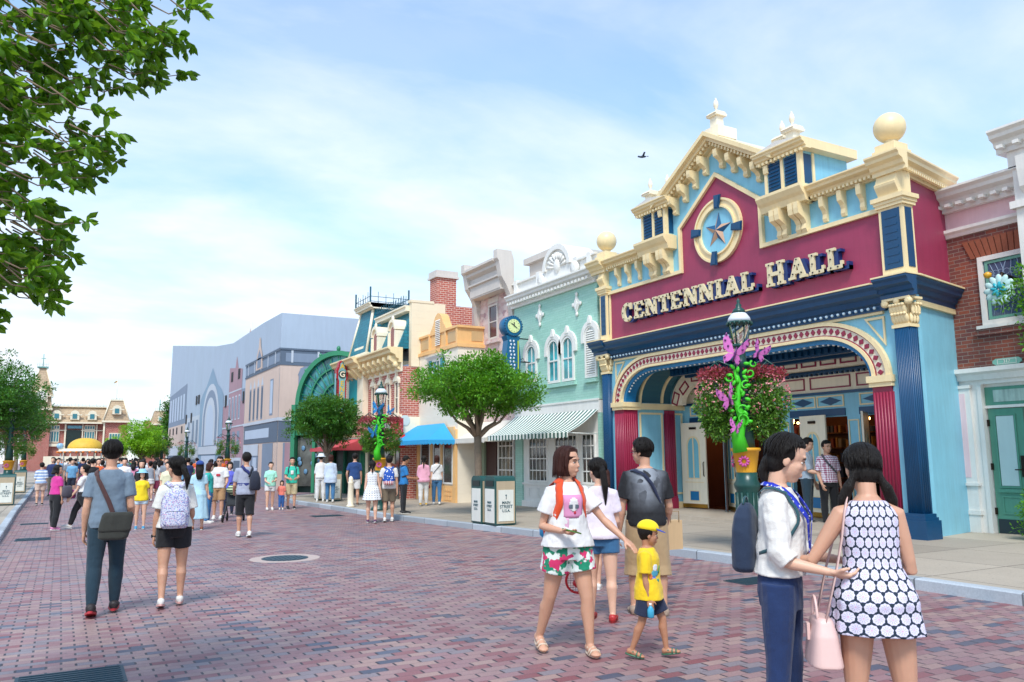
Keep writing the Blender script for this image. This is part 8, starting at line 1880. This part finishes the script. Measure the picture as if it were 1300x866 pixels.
# ---- middle distance, right pavement
def MP(*a,**k): k.setdefault('vox',.0135); return person(*a,**k)
def dots(t,p):
    s=t.sep(p); u=t.math('MULTIPLY',t.math('ARCTAN2',s[0],t.math('MULTIPLY',s[1],-1)),.15); v=t.new('ShaderNodeTexVoronoi',voronoi_dimensions='2D'); t.lk(t.comb(u,s[2]),v.inputs['Vector']); v.inputs['Scale'].default_value=17; v.inputs['Randomness'].default_value=.1; return t.mix(t.ramp(v.outputs['Distance'],[(.15,1.),(.2,0.)]),srgb('#dfe0e2'),srgb('#2a3a3a'))
PD=clothpat('polka_dress',dots)
po=walkp(.35,'L'); po.update(RA=((.22,.0,-1),(.22,.05,-1)),head=(0,0,0))
MP('woman in white polka-dot dress holding hands with the man in the star backpack',7.12,20.2,AW(7.1,20.2),1.58,'f',po,dict(hair='lowpony',hairlen=.12,top=T_(PD,hem=.6,waist=1,flare=0,sleeve=0,name='dress_top',neck=.82,fold=.006),bottom=dict(kind='skirt',name='dress_skirt',mat=PD,waistz=.62,hem=.36,flare=.06,pleat=.03),shoes=dict(mat=paint('plum_shoe','#5a2f55',.5))),z=gz(20.2))
po=walkp(.45,'R'); po['LA']=((.24,.0,-1),(.22,.05,-1))
q_=MP('man in white tee and brown shorts with a star-patterned backpack by the kerb',7.62,20.3,AW(7.6,20.3),1.7,'m',po,dict(hair='short',top=T_(WT,sleeve=.36,sease=.012),bottom=dict(kind='shorts',mat=C_('brown_shorts','#6f6250'),len=.45,wide=.01),shoes=dict(mat=SHW)),skin='b')
def stars(t,p):
    s=t.sep(p); v=t.new('ShaderNodeTexVoronoi'); t.lk(p,v.inputs['Vector']); v.inputs['Scale'].default_value=17; c=t.mix(t.ramp(v.outputs['Distance'],[(.28,1.),(.32,0.)]),srgb('#1f4fa8'),srgb('#dfe3ee')); r=t.mix(t.math('GREATER_THAN',t.math('FRACT',t.math('MULTIPLY',s[0],22)),.5),srgb('#c02f3a'),srgb('#e3dfe0')); return t.mix(t.math('LESS_THAN',s[2],1.06),c,r)
backpack(q_,'blue backpack with white stars and red stripes on the man in brown shorts',clothpat('star_canvas',stars),C_('blue_strap','#1f4fa8'),w=.29,hgt=.42,d=.15,top=.8,vox=.012)
BS=C_('bright_blue_tee','#2277b8')
q_=MP('man in bright blue tee and black trousers looking down on the pavement',8.55,21.6,100,1.62,'m',dict(RA=((.1,.3,-1),(-.2,1,-.1)),LA=((.1,.2,-1),(-.2,1,-.1)),head=(0,25,0)),dict(hair='short',top=T_(BS,sleeve=.4),bottom=dict(kind='pants',mat=BLK,len=1,ease=.006),shoes=dict(mat=SHB)),onpave=True,skin='c')
backpack(q_,'dark backpack worn by the man in the bright blue tee',C_('dark_pack','#1d2a40'),C_('dark_pack','#1d2a40'),w=.26,hgt=.4,d=.13,vox=.014)
MP('man in orange-brown top half hidden behind the yellow lamp pot',9.0,23.9,215,1.68,'m',dict(RA=((.2,.3,-.6),(-.2,1,.3))),dict(hair='short',top=T_(C_('rust_top','#b0614a'),sleeve=.4),bottom=dict(kind='pants',mat=NVY,len=1),shoes=dict(mat=SHB)),onpave=True,skin='b')
MP('woman in long pink tunic and white trousers with a braid before the blue awning shop',10.35,24.4,AW(10.4,24.4),1.58,'f',walkp(.3,'R'),dict(hair='lowpony',hairlen=.18,top=T_(C_('pink_tunic','#dd9fb4'),hem=.47,flare=.03,sleeve=.6,sease=.02),bottom=dict(kind='pants',mat=WT,len=1,ease=.01),shoes=dict(mat=paint('gold_shoe','#c9a040',.5))),onpave=True)
q_=MP('person in white tee and blue jeans beside the pink tunic woman',10.95,24.7,AW(10.9,24.7),1.6,'f',walkp(.3,'L'),dict(hair='bob',hairmat=HBR,top=T_(WT,sleeve=.36,sease=.015),bottom=dict(kind='pants',mat=C_('mid_denim','#3c6f9a',var=.2),len=1,ease=.007),shoes=dict(mat=SHW)),onpave=True)
sg=acc('red_bag','red bag hanging between the pink tunic woman and the person in jeans','bag',q_); part(strapband(q_,[(.83,80,.004),(.78,150,.01),(.70,190,.01),(.62,230,.01)],.02,.03),'strap',BLK,sg,True); m=MB(); c=q_.tt((-.17,0,.42)); m.rings([(c+Vector((0,0,k)),a,b_,None) for k,a,b_ in ((-.15,.05,.1),(-.12,.06,.14),(.08,.05,.12),(.12,.03,.08))],14,e=.7); part(m,'bag_body',paint('bag_red','#b52030',.5),sg,True)
MP('man in navy tee and white shorts near the white bollard',8.65,26.3,AW(8.6,26.3),1.72,'m',dict(LA=((.35,-.1,-1),(-.1,.4,-1))),dict(hair='short',top=T_(C_('navy_tee','#1c3f73'),sleeve=.38),bottom=dict(kind='shorts',mat=WT,len=.42,wide=.008),shoes=dict(mat=paint('brown_shoe','#6a5040',.5))),onpave=True,skin='b')
q_=MP('person in long pale grey-blue shirt and jeans with white bucket hat near the far tree',8.45,28.4,AW(8.4,28.4),1.66,'f',walkp(.25,'L'),dict(hair='bob',hairmat=HBR,top=T_(C_('pale_blue_shirt','#b9c6d8'),hem=.40,flare=.03,sleeve=.7,sease=.018),bottom=dict(kind='pants',mat=C_('mid_denim','#3c6f9a'),len=1),shoes=dict(mat=SHW)),onpave=True)
MP('person in white with a broad white hat partly behind the pale blue shirt',8.35,29.3,20,1.7,'f',dict(),dict(hair='short',top=T_(WT,sleeve=.6),bottom=dict(kind='pants',mat=WT,len=1),shoes=dict(mat=SHW),hat=dict(kind='brim',mat=C_('white_hat','#d5dfe3'))),onpave=True)
# ---- middle of the street
AQ=C_('aqua_tee','#2fb59a')
q_=MP('man in aqua green tee and khaki shorts walking towards the camera',6.85,27.5,188,1.7,'m',dict(walkp(.3,'L'),RA=((.2,.2,-1),(-.4,.9,-.2)),LA=((.2,.2,-1),(-.4,.9,-.2))),dict(hair='short',top=T_(AQ,sleeve=.38,sease=.013),bottom=dict(kind='shorts',mat=C_('light_khaki','#c4b48c'),len=.5,wide=.01),shoes=dict(mat=SHB)),skin='b')
for s in (-1,1): part(strapband(q_,[(.83,s*80,.0),(.80,s*45,.0),(.72,s*45,0),(.64,s*70,0)],.05,.03),'strap',NVY,q_.top,True)
patch(q_,'shirt_print',WHITE,.66,.74,-12,18,.034,4)
MP('toddler in salmon top and blue trousers between the aqua couple',6.5,27.4,190,.92,'k',walkp(.3,'R'),dict(hair='bob',top=T_(C_('salmon_top','#e07a6a'),sleeve=.45,sease=.02),bottom=dict(kind='pants',mat=C_('kid_blue','#2f5f9f'),len=.95,ease=.016),shoes=dict(mat=SHW)),hs=1.25)
MP('woman in mint top and white shorts holding a camera, walking towards the camera',6.1,27.3,186,1.55,'f',dict(walkp(.35,'R'),RA=((.2,.2,-1),(-.3,.9,-.3)),LA=((.2,.2,-1),(-.5,.9,-.1))),dict(hair='pony',top=T_(C_('mint_top','#9fdcc4'),sleeve=.36,sease=.018),bottom=dict(kind='shorts',mat=WT,len=.25,wide=.008),shoes=dict(mat=SHW)))
q_=MP('man in grey tee, black shorts and white sneakers walking away',3.5,18.0,AW(3.5,18)-4,1.76,'m',dict(walkp(.5,'L'),LA=((.2,.1,-1),(0,.9,-.6))),dict(hair='short',top=T_(C_('lilac_grey_tee','#9a9fb0'),sleeve=.42,sease=.014),bottom=dict(kind='shorts',mat=BLK,len=.56,wide=.01),shoes=dict(mat=SHW)),vox=.011,skin='b')
part(strapband(q_,[(.60,0,0),(.60,60,0),(.60,120,0),(.60,180,0),(.60,240,0),(.60,300,0),(.60,360,0)],.11,.028),'waist_belt',C_('royal_belt','#1f2a66'),q_.root,True)

sg=acc('backpack','dark backpack slung low on the right shoulder of the man in black shorts','backpack',q_); m=MB(); c=q_.tt((.10,-.10,.66)); m.rings([(c+Vector((0,0,k)),a,b_,None) for k,a,b_ in ((-.21,.09,.05),(-.17,.12,.09),(.05,.11,.09),(.17,.07,.05),(.2,.03,.02))],16,e=.8); part(m,'pack_body',C_('dark_pack2','#1c2233'),sg,True); part(strapband(q_,[(.70,165,.02),(.78,150,.01),(.83,100,.004),(.8,50,0),(.68,50,0),(.6,80,0)],.05,.03),'strap',C_('dark_pack2','#1c2233'),sg,True); part(strapband(q_,[(.70,140,.01),(.77,175,.006),(.81,210,.004),(.835,255,.002),(.8,300,0)],.06,.028),'strap',C_('royal_belt','#1f2a66'),sg,True)
MP('woman in long pale blue dress and dark blue cap seen from behind',2.95,20.8,AW(2.9,20.8),1.62,'f',dict(),dict(hair='long',hairlen=.2,top=T_(C_('pale_blue_dress','#a9ccda'),hem=.58,waist=1,flare=0,sleeve=.34,name='dress_top'),bottom=dict(kind='skirt',name='dress_skirt',mat=C_('pale_blue_dress','#a9ccda'),waistz=.62,hem=.16,flare=.06,pleat=.05),shoes=dict(mat=paint('brown_flat','#8a5038',.5)),hat=dict(kind='cap',mat=C_('cap_navy','#1d3f86'))))
MP('woman in teal tee and blue overalls between the long dress and the sunglasses man',3.5,23.0,110,1.6,'f',dict(head=(0,10,0)),dict(hair='bob',hairmat=HBR,top=T_(C_('teal_tee','#1fa39a'),sleeve=.3),bottom=dict(kind='pants',mat=C_('overall_blue','#3f7fb5',var=.2),len=1,ease=.014,waistz=.66),shoes=dict(mat=SHW)))
q_=MP('man in white tee, tan shorts and sunglasses pushing a stroller',3.98,24.3,195,1.74,'m',dict(walkp(.2,'L'),RA=((.2,.25,-1),(.0,.9,-.4)),LA=((.25,.3,-1),(.0,.9,-.4))),dict(hair='short',top=T_(WT,sleeve=.4,sease=.02),bottom=dict(kind='shorts',mat=C_('tan_shorts','#b08a62'),len=.45,wide=.01),shoes=dict(mat=SHW)),vox=.011,skin='b')
m=MB(); m.ell(q_.HD((-.15,.37,.5)),(.024,.012,.016),8,6); m.ell(q_.HD((.15,.37,.5)),(.024,.012,.016),8,6); m.tube([q_.HD((-.33,0,.5)),q_.HD((-.2,.37,.52)),q_.HD((.2,.37,.52)),q_.HD((.33,0,.5))],.004,5); part(m,'sunglasses',BLK,q_.root,True)
patch(q_,'shirt_print',paint('print_red','#c03040',.7),.68,.72,-14,22,.036,6,disc)
stl=thing('stroller','black stroller with green striped hood before the sunglasses man','stroller',(4.2,23.1,gz(23.1)),-R(200))
m=MB(); 
for s in (-.2,.2): m.tube([(s,.3,.1),(s,0,.45),(s,-.35,.95),(s,-.45,1.02)],.016,6); m.tube([(s,-.3,.1),(s,0,.5),(s,.2,.55)],.016,6)
m.tube([(-.2,-.45,1.02),(.2,-.45,1.02)],.018,6); part(m,'frame',paint('stroller_dark','#1f2428',.4),stl,True)
m=MB(); m.rings([((0,.05,.42),.19,.2,None),((0,.0,.5),.2,.2,None),((0,-.12,.85),.18,.06,None)],14,e=.7); part(m,'seat',C_('stroller_seat','#22262b'),stl,True)
m=MB(); m.ell((0,.02,.82),(.22,.28,.18),16,8,fn=lambda d:1 if d.z>-.1 else .7); part(m,'hood',clothpat('hood_stripe',stripe('#b7c49a','#3a4a3a',14)),stl,True)
for x_ in (-.22,.22):
    for y_ in (-.32,.32): m=MB(); m.lathe((x_,y_,.1),[(.02,-.02),(.1,-.018),(.1,.018),(.02,.02)],16,M=Matrix.Rotation(PI/2,3,'Y')); part(m,'wheel',SHB,stl,True)
MP('person in cream top beyond the long blue dress',2.85,26.5,190,1.62,'f',dict(),dict(hair='short',top=T_(C_('cream_top','#d6d2b0'),sleeve=.4),bottom=dict(kind='pants',mat=BLK,len=1),shoes=dict(mat=SHB)),vox=.016)
MP('person in violet-blue top standing behind the sunglasses man',4.6,26.2,190,1.6,'f',dict(),dict(hair='bob',top=T_(C_('violet_top','#5a5fc0'),sleeve=.6),bottom=dict(kind='pants',mat=NVY,len=1),shoes=dict(mat=SHB)),vox=.016)
# left side of the street
q_=MP('woman in pink top and black trousers looking right, with a grey shoulder bag',-.05,22.7,60,1.56,'f',dict(walkp(.2,'L'),head=(-25,0,0)),dict(hair='long',hairlen=.08,top=T_(C_('hot_pink_tee','#c8318a'),hem=.54,sleeve=.34),bottom=dict(kind='pants',mat=BLK,len=1,ease=.012),shoes=dict(mat=paint('pink_shoe','#d07fa8',.5))),skin='b',wide=1.08)
m=MB(); c=q_.tt((.15,.08,.6)); m.rings([(c+Vector((0,0,k)),a,b_,None) for k,a,b_ in ((-.17,.05,.08),(-.12,.07,.13),(.08,.06,.12),(.12,.03,.08))],14,e=.8); sg=acc('shoulder_bag','grey shoulder bag of the pink-topped woman','bag',q_); part(m,'bag_body',C_('grey_bag','#4a4650'),sg,True)
po=dict(RL=((.02,.55,-1),(.0,.25,-1),-12),LL=((.02,-.55,-1),(.0,-.75,-1),35),RA=((.14,-.35,-1),(.04,.1,-1)),LA=((.14,.4,-1),(.04,.7,-1)))
q_=MP('woman in white top and black trousers striding with a magenta bag',.52,22.7,285,1.6,'f',dict(po,head=(0,0,0)),dict(hair='bun',top=T_(WT,hem=.58,sleeve=.34,sease=.016),bottom=dict(kind='pants',mat=BLK,len=.97,ease=.012),shoes=dict(mat=SHW)),skin='a')
sg=acc('shoulder_bag','magenta bag carried by the striding woman','bag',q_); m=MB(); c=q_.tt((-.02,.16,.56)); m.rings([(c+Vector((0,0,k)),a,b_,None) for k,a,b_ in ((-.12,.08,.08),(-.08,.13,.1),(.03,.12,.1),(.09,.06,.05))],14,e=.8); part(m,'bag_body',C_('magenta_bag','#9a1f6f'),sg,True); part(strapband(q_,[(.83,-80,.004),(.78,-30,.01),(.70,10,.01),(.62,30,.02)],.03,.03),'strap',C_('magenta_bag','#9a1f6f'),sg,True)
MP('person in blue and white striped top walking away along the left kerb',-.62,35.5,-2,1.58,'f',walkp(.25,'R'),dict(hair='short',top=T_(clothpat('blue_stripe_top',stripe('#d9dde6','#7f9ac0',9)),sleeve=.5,sease=.03,hem=.5,flare=.02),bottom=dict(kind='shorts',mat=C_('beige_shorts','#c9b0a0'),len=.35,wide=.01),shoes=dict(mat=SHB)),vox=.016)
MP('girl in bright yellow top and pale blue hat facing the camera between the two walkers',1.78,21.9,185,1.42,'f',dict(walkp(.2,'L')),dict(hair='bob',top=T_(C_('bright_yellow_top','#e6c81a'),hem=.47,sleeve=.3,flare=.015),bottom=dict(kind='shorts',mat=C_('pale_blue_shorts','#c3d6e0'),len=.2),shoes=dict(mat=paint('blue_shoe','#3f8fb5',.5)),hat=dict(kind='brim',mat=C_('pale_blue_hat','#8fc3d8'))),vox=.016)
MP('woman in sunglasses and black top with long dark hair beyond the yellow-topped girl',2.2,27.5,190,1.66,'f',dict(),dict(hair='long',hairlen=.12,top=T_(BLK,sleeve=.4),bottom=dict(kind='pants',mat=BLK,len=1),shoes=dict(mat=SHB)),vox=.016)
MP('woman in grey sleeveless top and white skirt walking away in the middle distance',3.2,36,5,1.6,'f',walkp(.3,'L'),dict(hair='bun',top=T_(C_('grey_tank','#8f959f'),hem=.56,sleeve=0),bottom=dict(kind='skirt',mat=WT,waistz=.6,hem=.42,flare=.02),shoes=dict(mat=SHW)),vox=.018)
MP('man in navy tee beside the red-topped visitor near the middle of the street',1.5,31.5,8,1.72,'m',walkp(.3,'L'),dict(hair='short',top=T_(C_('deep_blue_tee','#1f3478'),sleeve=.4),bottom=dict(kind='pants',mat=C_('mid_denim','#3c6f9a'),len=1),shoes=dict(mat=SHB)),vox=.018)
# ---- far crowd: ten kinds, copied
random.seed(42)
KINDS=[('white','#dedede','m','short','pants','#1d2a40'),('red','#b02a30','f','bob','pants','#22262e'),('black','#1a1b20','m','short','shorts','#b5a58a'),('sky blue','#6fa8cf','m','short','shorts','#2a3040'),('pink','#d88aa8','f','long','shorts','#d5d5d5'),('navy','#1f2f5f','m','short','pants','#6f6a60'),('orange','#d9622a','m','short','shorts','#22262e'),('white','#e2e2e2','f','long','skirt','#8f2f4f'),('green','#3f8f5a','f','pony','shorts','#c9c2b0'),('grey','#7f858f','m','short','pants','#1a1b20')]
spots=[]
tries=0
while len(spots)<135 and tries<9000:
    tries+=1; Y_=33+70*random.random()**1.25; X_=random.uniform(-.6,7.6)
    if Y_<42 and (X_<.6 or X_>5.5): continue
    if (X_-1.5)**2+(Y_-75)**2<5: continue
    if any((X_-a)**2+((Y_-b)*.45)**2<.22 for a,b in spots): continue
    spots.append((X_,Y_))
spots.sort(key=lambda s:s[1])
protos=[]
for i,(cn,cc_,sx_,hr_,bk_,bc_) in enumerate(KINDS):
    X_,Y_=spots[i]; away=i%3!=0
    bot=dict(kind=bk_,mat=C_('far_b'+bc_,bc_),len=1 if bk_=='pants' else .45) if bk_!='skirt' else dict(kind='skirt',mat=C_('far_b'+bc_,bc_),waistz=.6,hem=.3,flare=.05)
    lab=f'far-off {"man" if sx_=="m" else "woman"} in {cn} top and '+{'pants':'trousers','shorts':'shorts','skirt':'skirt'}[bk_]+' in the distant street crowd'
    p_=person(lab,X_,Y_,random.uniform(-15,15)+(0 if away else 180),1.72 if sx_=='m' else 1.6,sx_,walkp(random.uniform(.15,.4),'L' if i%2 else 'R'),dict(hair=hr_,top=T_(C_('far_t'+cc_,cc_),sleeve=.4,sease=.014),bottom=bot,shoes=dict(mat=SHB if i%2 else SHW)),vox=.024,group='visitors in the distant street crowd')
    protos.append(p_.root)
def freeze(root):
    # bake the fused shapes so the copies can share one mesh each
    dg=bpy.context.evaluated_depsgraph_get()
    for ch in list(root.children):
        if ch.type=='MESH' and ch.modifiers:
            me=bpy.data.meshes.new_from_object(ch.evaluated_get(dg)); ch.modifiers.clear(); old=ch.data; ch.data=me
bpy.context.view_layer.update()
for r_ in protos: freeze(r_)
for k,(X_,Y_) in enumerate(spots[10:]):
    r_=protos[(k*7+3)%10]; c=copytree(r_); s=random.uniform(.94,1.05); c.location=(X_,Y_,gz(Y_)); c.scale=(s,s,s); c.rotation_euler=(0,0,random.uniform(-.4,.4)+(PI if random.random()<.4 else 0))
# ================================================================== parts that stand apart become meshes of their own
DENY=('dentils','bulb','bead','diamond','printed','vent','leaf','crown','flowers','dots','hair','tracery','lettering','numerals','louvre','panel','display','goods','moulding','ledge','railing','cresting','frieze','trim','scroll','zip','wing','hands','pane','letter','covered','drain','kerb','candle','post','lantern','fretwork','road','arch','star','trunk','stem','baskets','mesh','cornice','cap','sandal','scrim','flower','petals','hinge','vine','ceiling','duct','spots','stroller','frame','bracket')
def split_parts():
    for o in [o for o in bpy.data.objects if o.type=='MESH' and o.parent and not o.modifiers and not o.children]:
        nm=o.name.split('.')[0]
        if any(d in nm for d in DENY) or o.data.users>1: continue
        me=o.data; n=len(me.vertices)
        if n>6000: continue
        par=list(range(n))
        def f(a):
            while par[a]!=a: par[a]=par[par[a]]; a=par[a]
            return a
        for e in me.edges: par[f(e.vertices[0])]=f(e.vertices[1])
        isl={}
        for v in me.vertices: isl.setdefault(f(v.index),[]).append(v.index)
        if len(isl)<2: continue
        bx=[]
        for k,vi in isl.items():
            c=[me.vertices[i].co for i in vi]; bx.append([set([k]),[min(q[a] for q in c)-.012 for a in range(3)],[max(q[a] for q in c)+.012 for a in range(3)]])
        ch=True
        while ch:
            ch=False
            for i in range(len(bx)):
                for j in range(i+1,len(bx)):
                    A,B=bx[i],bx[j]
                    if all(A[1][a]<=B[2][a] and B[1][a]<=A[2][a] for a in range(3)):
                        A[0]|=B[0]; A[1]=[min(A[1][a],B[1][a]) for a in range(3)]; A[2]=[max(A[2][a],B[2][a]) for a in range(3)]; bx.pop(j); ch=True; break
                if ch: break
        if not 2<=len(bx)<=14: continue
        root={v.index:f(v.index) for v in me.vertices}; data=[(tuple(p.vertices),p.material_index,p.use_smooth) for p in me.polygons]; co=[tuple(v.co) for v in me.vertices]
        for gi,g in enumerate(bx):
            mp={};vs=[];fs=[];mi=[];sm=[]
            for vt,m_,s_ in data:
                if root[vt[0]] in g[0]:
                    t=[]
                    for i in vt:
                        if i not in mp: mp[i]=len(vs); vs.append(co[i])
                        t.append(mp[i])
                    fs.append(tuple(t)); mi.append(m_); sm.append(s_)
            nme=bpy.data.meshes.new(nm); nme.from_pydata(vs,[],fs)
            for mt in me.materials: nme.materials.append(mt)
            nme.polygons.foreach_set('material_index',mi); nme.polygons.foreach_set('use_smooth',sm); nme.update()
            if gi==0: o.data=nme
            else:
                c=o.copy(); c.data=nme; COL.objects.link(c); c.parent=o.parent
split_parts()
for o in bpy.data.objects:
    l=o.get('label')
    if l and len(l.split())>16: print('LONG LABEL',len(l.split()),l)
